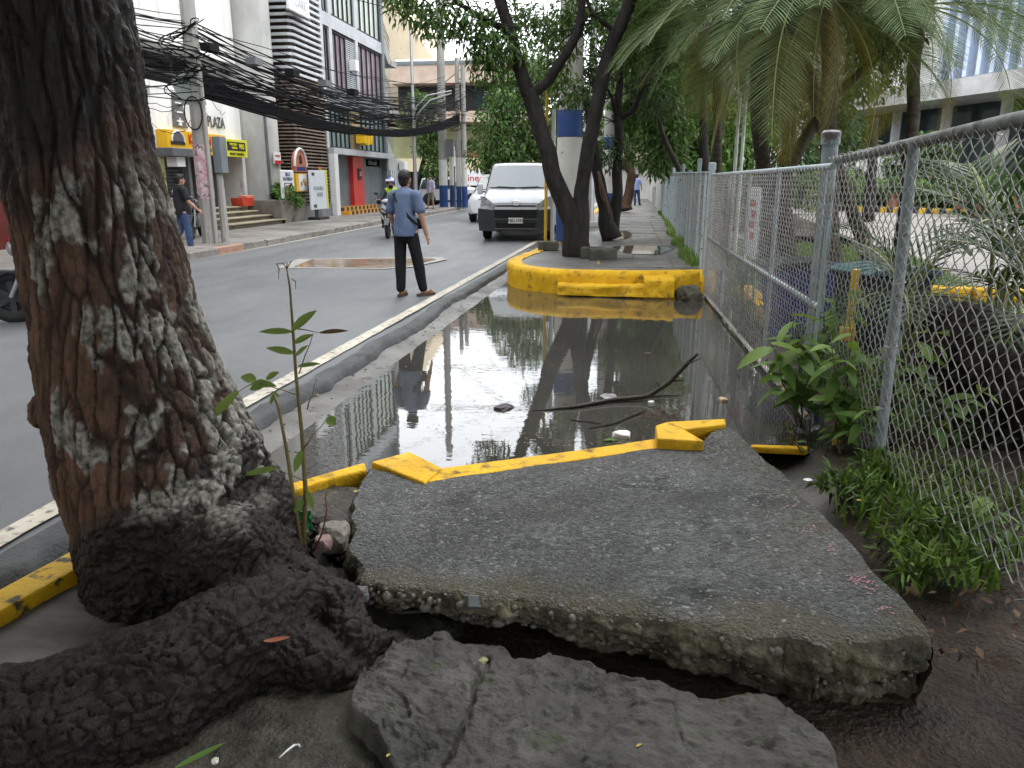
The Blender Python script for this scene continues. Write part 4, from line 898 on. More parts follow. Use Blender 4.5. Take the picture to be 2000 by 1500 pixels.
# ------------------------------------------------------------------ compound: lawn, drive, kerbs, pots, wall, white building
GRASSC = mat('lawn_soil', (.05, .075, .02), (.09, .12, .035), scale=4, rough=.9, bump=.02, bscale=60)
MB().quad((1.5, 9.6, .068), (4.9, 10.2, .068), (6.3, 19, .068), (1.75, 24, .068)).build('lawn', GRASSC, kind='structure')
def grass(name, poly, n, h, m, z, seed, label, cat='grass', lean=.5, w_=.006):
    r = np.random.default_rng(seed); P = np.array([p[:2] for p in poly]); lo, hi = P.min(0), P.max(0); pts = []
    while len(pts) < n:
        q = r.uniform(lo, hi, (n, 2)); ins = np.zeros(n, bool); j = len(P)-1
        for i in range(len(P)):
            c = ((P[i, 1] > q[:, 1]) != (P[j, 1] > q[:, 1])) & (q[:, 0] < (P[j, 0]-P[i, 0])*(q[:, 1]-P[i, 1])/(P[j, 1]-P[i, 1]+1e-12)+P[i, 0]); ins ^= c; j = i
        pts += list(q[ins])
    q = np.array(pts[:n]); a = r.uniform(0, 2*np.pi, n); hh = h*r.uniform(.5, 1.2, n); l = r.uniform(.1, 1, n)*lean
    d = np.stack([np.cos(a), np.sin(a), 0*a], 1); s = np.stack([-np.sin(a), np.cos(a), 0*a], 1)*w_
    b = np.stack([q[:, 0], q[:, 1], np.full(n, z)], 1); m1 = b+d*(hh*l*.4)[:, None]; m1[:, 2] += hh*.6; tp = b+d*(hh*l)[:, None]; tp[:, 2] += hh*(1-.35*l)
    V = np.stack([b-s, b+s, m1+s*.8, m1-s*.8, tp], 1).reshape(-1, 3); k = np.arange(n)*5; F4 = np.stack([k, k+1, k+2, k+3], 1); F3 = np.stack([k+3, k+2, k+4], 1)
    me = bpy.data.meshes.new(name); me.from_pydata(V.tolist(), [], F4.tolist()+F3.tolist()); return link(name, me, m, label=label, cat=cat, kind='stuff')
GR = leafmat('grass_blade', (.09, .16, .03), (.14, .22, .05), island=.3)
grass('lawn_grass', [(1.5, 9.6), (4.9, 10.2), (6.3, 19), (1.75, 24)], 26000, .09, GR, .068, 1, 'short green lawn grass behind the gate')
DRIVE = mat('drive_concrete', (.16, .145, .13), (.25, .23, .21), scale=.6, detail=8, rough=.45, rough2=.75, bump=.003, bscale=60)
MB().quad((4.6, 10.2, .072), (60, 10.2, .072), (60, 46, .072), (8.6, 46, .072), (6.4, 24, .072), (6.0, 17, .072)).build('drive', DRIVE, kind='structure')
MB().quad((4.6, 24, .07), (6.4, 24, .07), (8.6, 46, .07), (2, 46, .07)).build('garden_soil', MUD, kind='structure')
ik = thing('kerb', 'long yellow kerb inside the compound behind the bins', 'kerb', (3, 11, .05)); ik['kind'] = 'thing'
for k in range(6): MB().box(2.15+k*.62, 2.75+k*.62, 11.3-.08*k, 11.55-.08*k, .05, .26).build('kerb_stone', YEL, ik, world=True, bevel=.02)
for k in range(4): MB().box(1.55, 1.75, 10.4-k*.62, 11-k*.62, .05, .25).build('kerb_stone', YEL, ik, world=True, bevel=.02)
# black and yellow striped kerb on the far side of the drive
BLK = mat('black_paint', (.02, .02, .02), (.04, .04, .04), scale=8, rough=.6); YPT = mat('kerb_yellow', (.68, .42, .02), (.6, .36, .02), scale=8, rough=.5)
sk = thing('striped_kerb', 'black and yellow striped kerb across the drive under the potted plants', 'kerb', (15, 40, .08)); sk['kind'] = 'thing'
a0, a1 = Vector((9.8, 45.5, 0)), Vector((21, 36.5, 0)); n = 46; L_ = (a1-a0).length; ang = math.atan2(a1.y-a0.y, a1.x-a0.x)
for k in range(n):
    p = a0.lerp(a1, (k+.5)/n); MB().box(p.x-L_/n/2*.99, p.x+L_/n/2*.99, p.y-.15, p.y+.15, .05, .34, rz=ang).build('kerb_stone', YPT if k % 2 else BLK, sk, world=True)
TERRA = mat('terracotta', (.28, .10, .05), (.38, .16, .085), scale=5, rough=.75, c3=(.4, .3, .25), s3=8, t3=.63)
BUSHM = [leafmat('bush_leaf', (.04, .085, .025), (.08, .14, .04), island=.5), leafmat('pale_bush_leaf', (.09, .16, .045), (.15, .23, .07), island=.4), LEAF_D]
def bush(label, c, rad, n, size, m, seed, group, name='shrub'):
    c = Vector(c); t = thing(name, label, 'shrub', (c.x, c.y, c.z-rad[2]), 0, group); r = random.Random(seed)
    mb = MB()
    for k in range(5): mb.tube(wander((c.x, c.y, c.z-rad[2]-.05), c+Vector((r.uniform(-.6, .6)*rad[0], r.uniform(-.5, .5)*rad[1], r.uniform(0, .5)*rad[2])), 4, .1, k+seed), [.02*rad[2], .016*rad[2], .012*rad[2], .008*rad[2], .004*rad[2]], 5)
    mb.build('stems', STEM, t, world=True)
    cs = [c+Vector((r.uniform(-.6, .6)*rad[0], r.uniform(-.6, .6)*rad[1], r.uniform(-.6, .5)*rad[2])) for _ in range(7)]
    leaves('foliage', cs, [tuple(q*.55 for q in rad)]*7, n, size, m, t, seed=seed, aspect=.5); return t
for k, (px, py, w_) in enumerate(((1748, 402, .95), (1883, 405, .95), (1918, 408, .8), (1945, 405, 1.1), (1985, 407, 1.0))):
    Yk = 46-(px-1690)*.03; p = ony(px, py+14, Yk); r_ = .34*w_*1.1
    pot = thing('potted_plant', ['round dark bowl planter alone at the left of the striped kerb', 'first terracotta pot left of the row on the striped kerb', 'smallest terracotta pot second in the row on the kerb', 'widest terracotta pot third in the row on the kerb', 'terracotta pot at the right end of the row on the kerb'][k], 'plant pot', (p.x, p.y+.6, .3), 0, 'pots along the striped kerb')
    MB().lathe((0, 0, 0), [(r_*.7, 0), (r_*.95, .5*w_), (r_*1.1, .62*w_), (r_*1.12, .7*w_), (r_*.95, .7*w_), (r_*.9, .6*w_)], 18).build('pot', TERRA, pot, smooth=True)
    leaves('foliage', [(0, 0, 1.0*w_), (.2, 0, 1.2*w_), (-.2, 0, .95*w_)], [(.5, .5, .45)]*3, 420, .34, BUSHM[k % 2], pot, seed=70+k, world=False, aspect=.25)
for k, (px, py, Yk, rw, rh, m_) in enumerate(((1700, 375, 46, 1.5, 1.0, 1), (1755, 345, 47, 1.3, 1.6, 0), (1800, 380, 45, 1.6, .8, 1), (1830, 320, 47, 1.6, 1.8, 0), (1870, 360, 44, 1.2, 1.1, 1), (1655, 360, 48, 1.2, 1.2, 2), (1905, 350, 43, 1.4, 1.2, 2), (1560, 365, 40, 1.4, 1.0, 1), (1500, 370, 36, 1.1, 1.1, 0), (1605, 345, 44, 1.3, 1.4, 2), (1440, 380, 30, .8, .9, 1), (1960, 370, 41, 1.4, .9, 0))):
    p = ony(px, py, Yk)
    bush(['low pale shrub right of the bowl planter', 'tall dark shrub against the pale compound wall', 'spreading pale ground shrub mid kerb', 'tallest round shrub behind the potted row', 'bright leafy shrub left of the first pot', 'dark shrub seen past the thick fence post', 'dark shrub at the building side', 'pale shrub on the lawn edge behind the gate', 'rounded green shrub beyond the sign board', 'dark shrub under the palm trunks', 'small pale shrub near the far lawn corner', 'green shrub rightmost by the drive'][k], p, (rw, .9, rh), 1300, .3, BUSHM[m_], 90+k, 'shrubs round the compound drive')
# pale garden wall, white building with canopy and blue fins
WHT = mat('white_render', (.62, .62, .60), (.74, .74, .72), scale=1.2, detail=8, rough=.8, bump=.002, bscale=40, c3=(.38, .36, .33), s3=3, t3=.66)
gw = MB().box(5.5, 15.5, 49, 49.3, -.05, 3.0); gw.build('garden_wall', WHT, label='pale rendered garden wall behind the compound shrubs', cat='wall')
wb = thing('white_building', 'white modern building with long grey canopy and pale blue vertical fins at right', 'building', (22, 40, 0))
CANO = mat('canopy_concrete', (.36, .36, .36), (.48, .48, .48), scale=1, rough=.7, bump=.002, bscale=30); DKG = mat('shaded_glass', (.02, .035, .035), (.04, .06, .06), scale=.6, rough=.08)
def wall_between(mb, a, b, z0, z1, th=.2):
    a = Vector((a[0], a[1], 0)); b = Vector((b[0], b[1], 0)); d = (b-a).normalized(); nn_ = Vector((-d.y, d.x, 0))*th
    mb.add([a+Vector((0, 0, z0)), b+Vector((0, 0, z0)), b+nn_+Vector((0, 0, z0)), a+nn_+Vector((0, 0, z0)), a+Vector((0, 0, z1)), b+Vector((0, 0, z1)), b+nn_+Vector((0, 0, z1)), a+nn_+Vector((0, 0, z1))], [(0, 1, 5, 4), (1, 2, 6, 5), (2, 3, 7, 6), (3, 0, 4, 7), (4, 5, 6, 7), (0, 3, 2, 1)])
Wa, Wb = onz(1560, 215, 7.2)[:2], onz(2060, 140, 7.2)[:2]; dW = (Vector(Wb)-Vector(Wa)).normalized(); Wa = tuple(Vector(Wa)-dW*6); Wb = tuple(Vector(Wb)+dW*8); Wn = Vector((-dW.y, dW.x))
def woff(t, o): q = Vector(Wa).lerp(Vector(Wb), t)+Wn*o; return (q.x, q.y)
mb = MB(); wall_between(mb, woff(0, 2.2), woff(1, 2.2), 7.6, 22, 4); mb.build('upper_wall', WHT, wb, world=True)
mb = MB(); wall_between(mb, woff(0, 4.6), woff(1, 4.6), 0, 6.7, 3); mb.build('ground_floor_wall', DKG, wb, world=True)
mb = MB(); wall_between(mb, Wa, Wb, 6.6, 7.65, 5); mb.build('canopy', CANO, wb, world=True)
FINB = mat('pale_blue_fin', (.42, .50, .66), (.50, .58, .72), scale=2, rough=.5)
for k in range(15):
    t = .52+k*.028; q_ = woff(t, 1.7); p = Vector((*q_, 0)); MB().box(p.x-.45, p.x+.45, p.y-.12, p.y+.12, 7.9, 22, rz=math.atan2(Wn.y, Wn.x)+.35).build('fin', FINB, wb, world=True)
for k in range(7):
    t = .1+k*.13; p = Vector((*woff(t, 3.4), 0)); MB().box(p.x-.25, p.x+.25, p.y-.25, p.y+.25, .05, 6.6).build('column', CANO, wb, world=True)
# slim white lamp posts among the palms
WP = mat('white_metal', (.62, .63, .63), (.7, .7, .7), scale=4, rough=.4)
for k, px in enumerate((1430, 1442)):
    p = ony(px, 400, 17+k); MB().tube([(p.x, p.y, .05), (p.x, p.y, 3.4+k*.8)], .035, 10).build('lamp_post', WP, label=['thinner white lamp post left of its twin among palm trunks', 'taller white lamp post right of its twin among palm trunks'][k], cat='lamp post', group='white posts among the palms', smooth=True)
# ------------------------------------------------------------------ left side: pavement, buildings, poles and cables
ZL = .25
MB().prism([(-8.65, -8), (-8.65, 14), (-9.2, 44.2), (-10.2, 44.6), (-40, 44.6), (-40, -8)], -.1, ZL, 'z').build('pavement', PAVE_L, kind='structure')
CKERB = mat('grimy_kerb', (.13, .12, .11), (.26, .24, .22), scale=3, detail=8, rough=.7, bump=.01, bscale=30, c3=(.06, .05, .04), s3=5, t3=.58)
lk = thing('kerb', 'worn grey concrete kerb along the far side of the road', 'kerb', (-9, 25, .1)); lk['kind'] = 'thing'
ky = np.arange(6, 44, 1.2)
for k, y in enumerate(ky):
    x0 = -8.63-.0182*max(0, y-14); x1 = -8.63-.0182*max(0, y+1.19-14)
    MB().prism([(x0, y), (x1, y+1.18), (x1-.16, y+1.18), (x0-.16, y)], .02, ZL+.012-.01*(k % 3 == 1), 'z').build('kerb_stone', CKERB if k != 8 else mat('reddish_kerb', (.28, .12, .08), (.33, .25, .2), scale=6, rough=.7), lk, world=True, bevel=.02)
# --- white plaza building
WALLW = mat('stained_white_wall', (.56, .55, .52), (.74, .73, .70), scale=1.0, detail=9, rough=.8, bump=.003, bscale=25, stretch=(1, 1, .22), c3=(.27, .25, .21), s3=3.2, t3=.585, w3=.16)
DARK = mat('dark_interior', (.012, .012, .013), (.03, .028, .026), scale=2, rough=.6)
CONC = mat('grey_concrete', (.32, .315, .295), (.45, .445, .42), scale=1.3, detail=9, rough=.8, bump=.004, bscale=25, stretch=(1, 1, .4), c3=(.11, .09, .075), s3=4, t3=.64)
BEIGE_ST = mat('beige_terrazzo', (.24, .205, .14), (.33, .29, .21), scale=3, rough=.6, bump=.003, bscale=60, c3=(.12, .10, .075), s3=6, t3=.6)
METALG = mat('grey_metal', (.10, .105, .11), (.15, .155, .16), scale=2, rough=.45, metal=.2)
pl = thing('white_building', 'white stained plaza building behind the cable tangle with shops on the ground floor', 'building', (-13, 20, ZL))
XW = -13.0
def bx(name, x0, x1, y0, y1, z0, z1, m, par, **k): return MB().box(x0, x1, y0, y1, z0, z1).build(name, m, par, world=True, **k)
bx('wall', -20, XW, -45, 20.6, 0, 3.9, WALLW, pl);  # unseen stretch behind the viewer added to block sky light
bx('wall', -20, XW, 20.6, 25.6, 2.42, 4.15, WALLW, pl)                 # fascia above the shops
bx('wall', -20, XW, -45, 25.6, 5.35, 14, WALLW, pl)
bx('recess_back', -20, XW-1.4, -45, 25.6, 3.9, 5.36, DARK, pl)
bx('parapet', -13.16, XW+.02, 9, 25.6, 4.153, 4.3, WALLW, pl)
bx('wall', XW-2.4, XW-.02, 25.55, 25.75, .0, 2.45, WALLW, pl)
for k in range(7): bx('window_bar', XW-.9, XW-.86, 14.2+k*1.5, 14.26+k*1.5, 4.2, 5.3, METALG, pl)
bx('window_rail', XW-.92, XW-.85, 13, 25, 4.75, 4.8, METALG, pl)
bx('interior_back', -20, XW-2.5, 20.6, 25.6, 0, 2.42, DARK, pl)
bx('floor', -20, XW, 20.6, 25.6, 0, .82, BEIGE_ST, pl)
bx('pier', XW-1.2, XW-.02, 20.6, 20.95, .82, 2.42, mat('menu_poster', (.35, .38, .12), (.5, .45, .3), scale=2.5, rough=.5, c3=(.12, .08, .06), s3=4, t3=.56), pl)
bx('pier', XW-.5, XW-.02, 22.15, 22.3, .82, 2.42, METALG, pl); bx('pier', XW-.5, XW-.02, 22.95, 23.1, .82, 2.42, METALG, pl); bx('pier', XW-.5, XW-.02, 24.0, 24.12, .82, 2.42, METALG, pl)
for k in range(16): bx('shutter_slat', XW-.32, XW-.24, 20.95, 22.15, .84+k*.097, .84+k*.097+.068, mat('shutter_steel', (.05, .052, .058), (.08, .082, .09), scale=3, rough=.5, metal=.3), pl)
bx('shutter_back', XW-.42, XW-.36, 20.95, 22.15, .82, 2.42, DARK, pl)
bx('door', XW-.6, XW-.5, 23.1, 24.0, .82, 2.42, mat('navy_door', (.012, .017, .026), (.02, .026, .04), scale=2, rough=.3), pl)
bx('recess_wall', XW-1.0, XW-.9, 24.12, 25.55, .82, 2.42, mat('dirty_plaster', (.24, .225, .205), (.36, .345, .32), scale=1.6, rough=.8, c3=(.09, .08, .07), s3=2, t3=.62), pl)
bx('shop_window', XW-.5, XW-.42, 22.3, 22.95, .82, 2.42, DKG, pl)
# round concrete pier and pipes at the corner
MB().lathe((-13.25, 26.75, 0), [(.95, 0), (.95, 14)], 28).build('column', CONC, pl, smooth=True, world=True)
MB().tube([(-12.4, 26.25, .2), (-12.42, 26.25, 4.2)], .05, 8).build('drain_pipe', METALG, pl, world=True)
MB().tube([(-12.28, 26.6, 2.25), (-12.26, 27.0, 2.27), (-12.4, 27.4, 2.3)], .02, 6).build('conduit', METALG, pl, world=True)

# name letters on the fascia
LET = mat('dark_metal_letters', (.05, .047, .045), (.09, .08, .075), scale=5, rough=.5)
def side_text(s, size, X, Yc, z, m, par, **k): return text(s, size, (X, Yc, z), math.pi/2, m, par, **k)
side_text('PLAZA', .46, XW+.03, 23.95, 3.42, LET, pl, xs=.78, bold=.006)
mb = MB(); mb.prism([(21.52, 3.15), (22.2, 3.15), (22.02, 4.1), (21.62, 4.1)], XW+.004, XW+.05, 'x'); mb.build('emblem_plate', mat('emblem_grey', (.07, .075, .075), (.15, .15, .145), scale=5, rough=.5), pl, world=True)
for k in range(3): MB().box(XW+.05, XW+.07, 21.68, 22.0, 3.3+k*.25, 3.34+k*.25).build('emblem_bar', WALLW, pl, world=True)
MB().prism([(21.75, 3.2), (21.92, 3.2), (21.85, 3.42)], XW+.05, XW+.075, 'x').build('emblem_bar', WHT, pl, world=True)
# yellow shop sign
SGY = mat('sign_yellow', (.62, .34, .012), (.68, .40, .02), scale=1, rough=.35); SRED = mat('sign_red', (.42, .02, .015)); SBLK = mat('sign_black', (.02, .018, .016)); SWHT = mat('sign_white', (.62, .62, .62), (.68, .68, .68), scale=3, rough=.4); SLIM = mat('sign_lime', (.52, .50, .02), (.58, .56, .04), scale=1, rough=.35)
kc = thing('shop_sign', 'amber shop sign with red lettering above the roller shutter', 'sign', (XW, 22, 2.4))
bx('panel', XW+.003, XW+.32, 20.65, 23.9, 2.41, 3.03, SGY, kc, bevel=.01)
side_text('KITCHEN CITY', .36, XW+.33, 22.72, 2.80, SRED, kc, xs=.82, bold=.012); side_text('Hot and Toppings', .14, XW+.33, 23.0, 2.55, SBLK, kc, xs=1.0, bold=.004)
mb = MB(); mb.prism([(21.18+.30*math.cos(a), 2.72+.27*math.sin(a)) for a in np.linspace(0, math.pi, 14)], XW+.321, XW+.335, 'x'); mb.build('logo_dome', mat('logo_grey', (.1, .09, .1)), kc, world=True)
mb = MB(); mb.tube([(XW+.335, 21.18+.32*math.cos(a), 2.72+.29*math.sin(a)) for a in np.linspace(0, math.pi, 14)], .025, 6); mb.build('logo_ring', SWHT, kc, world=True)
MB().box(XW+.32, XW+.34, 20.82, 21.52, 2.64, 2.74).build('logo_band', SBLK, kc, world=True)
# small dark kiosk roof and lamp at the sign's left end
aw = thing('awning', 'dark grey small awning box under the amber sign by the trunk', 'awning', (-12.4, 20.1, 2.2)); bx('roof', -12.75, -11.9, 19.6, 20.75, 2.28, 2.5, METALG, aw, bevel=.02); bx('lamp_box', -12.3, -12.0, 19.9, 20.3, 2.02, 2.27, SWHT, aw)
wu = thing('shop_sign', 'lime yellow money transfer sign with black box over the entrance steps', 'sign', (XW, 24.7, 2.4))
bx('panel', XW+.003, XW+.25, 23.92, 25.45, 2.40, 2.95, SLIM, wu, bevel=.008); bx('black_box', XW+.251, XW+.262, 24.1, 25.3, 2.60, 2.87, SBLK, wu)
side_text('WESTERN', .105, XW+.265, 24.48, 2.79, SLIM, wu, bold=.003); side_text('UNION', .105, XW+.265, 24.55, 2.68, SLIM, wu, bold=.003); side_text('WU', .22, XW+.265, 25.03, 2.73, SLIM, wu, bold=.008, xs=.9); side_text('MONEY TRANSFER', .115, XW+.265, 24.7, 2.49, SBLK, wu)
# entrance steps
stp = thing('entrance_steps', 'flight of beige stone steps up to the plaza entrance', 'steps', (-12.3, 23.6, ZL))
for k in range(4): MB().box(-13.0+0.0*k, -11.55-.36*k, 21.6, 25.35-.42*k*0-.30*k, ZL+.145*k, ZL+.145*(k+1)-.03).build('riser', mat('dark_riser', (.09, .075, .055), (.14, .12, .09), scale=4, rough=.7), stp, world=True); MB().box(-13.0, -11.5-.36*k, 21.6, 25.4-.30*k, ZL+.145*(k+1)-.029, ZL+.145*(k+1)+.012).build('tread', BEIGE_ST, stp, world=True, bevel=.01)
# red crate and bags at the top of the steps
cr_ = thing('crate', 'red plastic crate with orange bags beside the entrance', 'crate', (-12.75, 24.75, .83)); REDP = mat('red_plastic', (.38, .035, .02), (.45, .06, .03), scale=3, rough=.4)
MB().prism([(24.35, .835), (25.05, .835), (25.12, 1.1), (24.28, 1.1)], -12.9, -12.5, 'x').build('tub', REDP, cr_, world=True); rock('bag', (-.02+0, .35, .28), (.22, .32, .09), mat('orange_bag', (.5, .12, .06), (.55, .25, .18), scale=5, rough=.35), 3.0, parent=cr_)
# planter with bright shrub
pn = thing('planter', 'grimy concrete planter wall right of the steps', 'planter', (-12.1, 26, ZL)); bx('wall', -12.75, -11.55, 25.1, 27.3, ZL-.05, 1.02, mat('grimy_planter', (.10, .09, .075), (.19, .175, .15), scale=2, detail=9, rough=.8, bump=.006, bscale=25, c3=(.05, .045, .04), s3=3, t3=.6), pn, bevel=.02)
bush('bright green leafy shrub growing in the concrete planter', (-11.95, 26.2, 1.2), (.5, 1.1, .42), 1500, .2, LEAF_L, 301, None)
# signs in front of the pier
bp_ = thing('standing_sign', 'white bills payment sign standing in the planter', 'sign', (-11.62, 25.75, 1.0)); bx('panel', -11.64, -11.58, 25.35, 26.4, 1.05, 2.0, SWHT, bp_, bevel=.03); NAVY = mat('navy_ink', (.03, .035, .14)); ORNG = mat('orange_ink', (.55, .16, .02))
side_text('BILLS', .17, -11.572, 25.88, 1.86, NAVY, bp_); side_text('PAYMENT', .17, -11.572, 25.88, 1.70, NAVY, bp_); bx('logo_frame', -11.579, -11.571, 25.56, 26.2, 1.15, 1.58, NAVY, bp_); bx('logo_panel', -11.571, -11.567, 25.59, 26.17, 1.27, 1.55, SWHT, bp_); bx('logo_band', -11.571, -11.566, 25.58, 26.18, 1.16, 1.265, ORNG, bp_)
side_text('BAYAD', .12, -11.563, 25.88, 1.46, SRED, bp_); side_text('CENTER', .12, -11.563, 25.88, 1.35, SRED, bp_)
sg = thing('wall_sign', 'small white and red sign fixed high on the round concrete pier', 'sign', (-12.25, 26.6, 2.3)); bx('panel', -12.27, -12.22, 26.35, 26.85, 2.22, 2.62, SWHT, sg); bx('band', -12.221, -12.214, 26.35, 26.85, 2.22, 2.34, SRED, sg); side_text('BAYAD', .11, -12.214, 26.6, 2.49, SRED, sg)
ar = thing('arched_sign', 'arched salmon sign over a yellow picture box beside the slatted tower', 'sign', (-11.6, 27.1, 1))
SALM = mat('salmon_sign', (.36, .12, .07), (.42, .15, .09), scale=2, rough=.45)
arcp = [(26.62, 1.95)]+[(27.1+.48*math.cos(a), 2.15+.55*math.sin(a)) for a in np.linspace(math.pi, 0, 14)]+[(27.58, 1.95)]
MB().prism(arcp, -11.75, -11.6, 'x').build('board', SALM, ar, world=True)
MB().tube([(-11.6, 27.1+.52*math.cos(a), 2.15+.6*math.sin(a)) for a in np.linspace(math.pi, 0, 16)], .045, 8).build('arch_frame', SWHT, ar, smooth=True, world=True)
side_text('a', .55, -11.592, 27.1, 2.42, SBLK, ar, bold=.02); bx('caption_band', -11.599, -11.593, 26.72, 27.48, 1.99, 2.13, NAVY, ar)
bx('picture_box', -11.75, -11.6, 26.62, 27.55, 1.28, 1.9, SGY, ar); bx('picture', -11.599, -11.594, 26.82, 27.53, 1.31, 1.87, SWHT, ar)
for k in range(3): rock('food_picture', (.012, -.1+.18*k, .55+.1*(k % 2)), (.012, .09, .09), mat('fried_food', (.35, .18, .05), (.45, .28, .1), scale=9, rough=.5), k+1.0, parent=ar)
MB().tube([(-11.68, 26.7, .5), (-11.68, 26.7, 1.95)], .03, 6).build('leg', METALG, ar, world=True); MB().tube([(-11.68, 27.5, .5), (-11.68, 27.5, 1.95)], .03, 6).build('leg', METALG, ar, world=True)
lb = thing('sandwich_board', 'tall pale light box sign with yellow edge on a wheeled stand', 'sign', (-11.35, 28.0, ZL)); 
bx('panel', -11.42, -11.36, 27.25, 28.75, .62, 2.02, mat('faded_light_box', (.52, .55, .58), (.58, .61, .64), scale=2, rough=.35), lb, bevel=.01); bx('edge', -11.6, -11.35, 28.752, 28.9, .62, 2.05, SLIM, lb)
FADE = mat('faded_ink', (.30, .32, .34)); side_text('AVAILABLE', .2, -11.352, 28.0, 1.38, FADE, lb); side_text('INSIDE', .2, -11.352, 28.1, 1.15, FADE, lb); side_text('WU', .14, -11.352, 27.55, 1.88, LET, lb, bold=.008); side_text('WU', .16, -11.352, 27.6, .74, LET, lb, bold=.01)
bx('stand', -11.75, -11.2, 27.6, 28.5, ZL, .34, BLK, lb); bx('foot', -11.5, -11.35, 27.85, 28.2, .34, .62, METALG, lb); bx('price_tag', -11.42, -11.38, 28.2, 28.5, 2.05, 2.15, SALM, lb)
# --- slatted stair tower
tw = thing('slatted_tower', 'brown and grey horizontally slatted tower between the white and grey buildings', 'building', (-13, 29.5, ZL))
SLATB = mat('brown_slat', (.13, .09, .065), (.25, .2, .16), scale=3, rough=.7, bump=.004, bscale=30, stretch=(1, .3, 4)); SLATG = mat('grey_slat', (.40, .41, .42), (.53, .54, .55), scale=2, rough=.55)
bx('core', -16, -12.55, 28.55, 31.15, 0, 14, mat('tower_core', (.03, .022, .018), (.08, .05, .04), scale=1.5, rough=.8), tw)
nS = 62
for k in range(nS):
    z = .75+k*.125 if k < 37 else .75+37*.125+(k-37)*.22
    up = k >= 37; m_ = SLATG if up else SLATB; h = .095 if up else .05; d = .12 if up else .09
    if k in (20, 21) : d = .13
    mb = MB(); mb.prism([(-15.5, 28.28), (-12.28, 28.28), (-12.12, 28.45), (-12.12, 31.15), (-12.12-d, 31.15), (-12.12-d, 28.5), (-12.3, 28.28+d), (-15.5, 28.28+d)], z, z+h, 'z')
    mb.build('slat', m_, tw, world=True)
for y in (28.5, 29.7, 31.1): bx('mullion', -12.34, -12.26, y, y+.06, .4, 14, METALG, tw)
for x in (-15.3, -14.2, -13.1): bx('mullion', x, x+.06, 28.44, 28.52, .4, 14, METALG, tw)
bx('plinth', -16, -12.1, 28.25, 31.2, 0, .72, mat('grey_plinth', (.15, .16, .165), (.2, .21, .215), scale=2, rough=.6), tw)
cs_ = thing('projecting_sign', 'white framed box sign projecting high on the tower', 'sign', (-11.9, 28.6, 7.4)); q = onx(582, 8, -11.9)
bx('panel', -11.95, -11.85, q.y-.9, q.y+.9, q.z-.32, q.z+.5, SWHT, cs_); bx('frame', -11.96, -11.84, q.y-.95, q.y+.95, q.z-.38, q.z-.33, METALG, cs_); side_text('CARE', .42, -11.845, q.y+.1, q.z, mat('pale_ink', (.4, .42, .44)), cs_)
# --- grey commercial building
gb = thing('grey_building', 'grey panelled shop building with tall windows and a red entrance panel', 'building', (-12.5, 35.5, ZL))
XG = -12.2; GREYP = mat('grey_panel', (.34, .355, .37), (.46, .475, .49), scale=1.2, detail=8, rough=.6, bump=.002, bscale=20, c3=(.18, .18, .18), s3=2, t3=.66); DGREY = mat('dark_grey_panel', (.11, .13, .14), (.16, .18, .19), scale=1.5, rough=.5)
GLP = mat('violet_glass', (.17, .125, .155), (.29, .23, .255), scale=.8, rough=.2); GLG = mat('green_grey_glass', (.15, .21, .21), (.22, .28, .27), scale=.7, rough=.22); GLT = mat('pale_green_glass', (.42, .48, .43), (.52, .57, .51), scale=.6, rough=.25)
Y0, Y1 = 31.2, 39.5
bx('body', -24, XG-.25, Y0, Y1, 0, 15, DGREY, gb)
bx('edge_pier', XG-.26, XG+.02, Y1-.35, Y1, 0, 15, DGREY, gb); bx('edge_pier', XG-.26, XG+.02, Y0, Y0+.28, 0, 15, GREYP, gb)
bx('spandrel', XG-.26, XG, Y0+.28, Y1-.35, 7.65, 8.15, GREYP, gb); bx('spandrel', XG-.26, XG, Y0+.28, Y1-.35, 4.68, 5.35, DGREY, gb); bx('spandrel', XG-.26, XG, Y0+.28, Y1-.35, 11.2, 12, GREYP, gb)
for y in (32.35, 35.5): bx('pier', XG-.26, XG-.001, y-.16, y+.16, 5.35, 7.65, GREYP, gb); bx('pier', XG-.26, XG-.001, y-.16, y+.16, 8.15, 11.2, GREYP, gb)
def window(y0, y1, z0, z1, n, glass, louv=None):
    f = MB().box(XG-.2, XG-.16, y0, y1, z0, z1).build('window', DARK, gb, world=True)
    ys_ = np.linspace(y0, y1, n+1)
    for a, b in zip(ys_, ys_[1:]):
        if louv and a >= louv: continue
        MB().box(XG-.155, XG-.14, a+.03, b-.03, z0+.03, z1-.03).build('pane', glass, f, world=True)
    for a in ys_: MB().box(XG-.15, XG-.07, a-.025, a+.025, z0, z1).build('frame', BLK, f, world=True)
    for z in (z0, z1-.05): MB().box(XG-.15, XG-.06, y0, y1, z, z+.05).build('frame', BLK, f, world=True)
    if louv:
        for k in range(26): MB().box(XG-.14, XG-.05, louv, y1-.03, z0+.05+k*(z1-z0-.1)/26, z0+.05+(k+.55)*(z1-z0-.1)/26).build('louvre', GREYP, f, world=True)
    pass
window(Y0+.32, 32.15, 5.4, 7.6, 2, GLP); window(32.55, 35.3, 5.4, 7.6, 5, GLP, 34.2); window(35.7, 39.1, 5.4, 7.6, 5, GLP); window(32.55, 35.3, 8.2, 11.1, 5, GLT); window(35.7, 39.1, 8.2, 11.1, 5, GLT); window(Y0+.32, 32.15, 8.2, 11.1, 2, GLT)
window(31.6, 34.2, 3.0, 4.65, 5, GLG); window(35.3, 39.1, 3.0, 4.65, 6, GLG)
ac = bx('fixture', XG-.04, XG+.25, 34.5, 34.95, 6.3, 6.75, SWHT, gb)
bx('timber_panel', XG-.2, XG+.03, 34.25, 35.25, 2.98, 4.66, mat('tan_cladding', (.24, .19, .11), (.31, .25, .16), scale=2, rough=.6, stretch=(1, 1, 8)), gb)
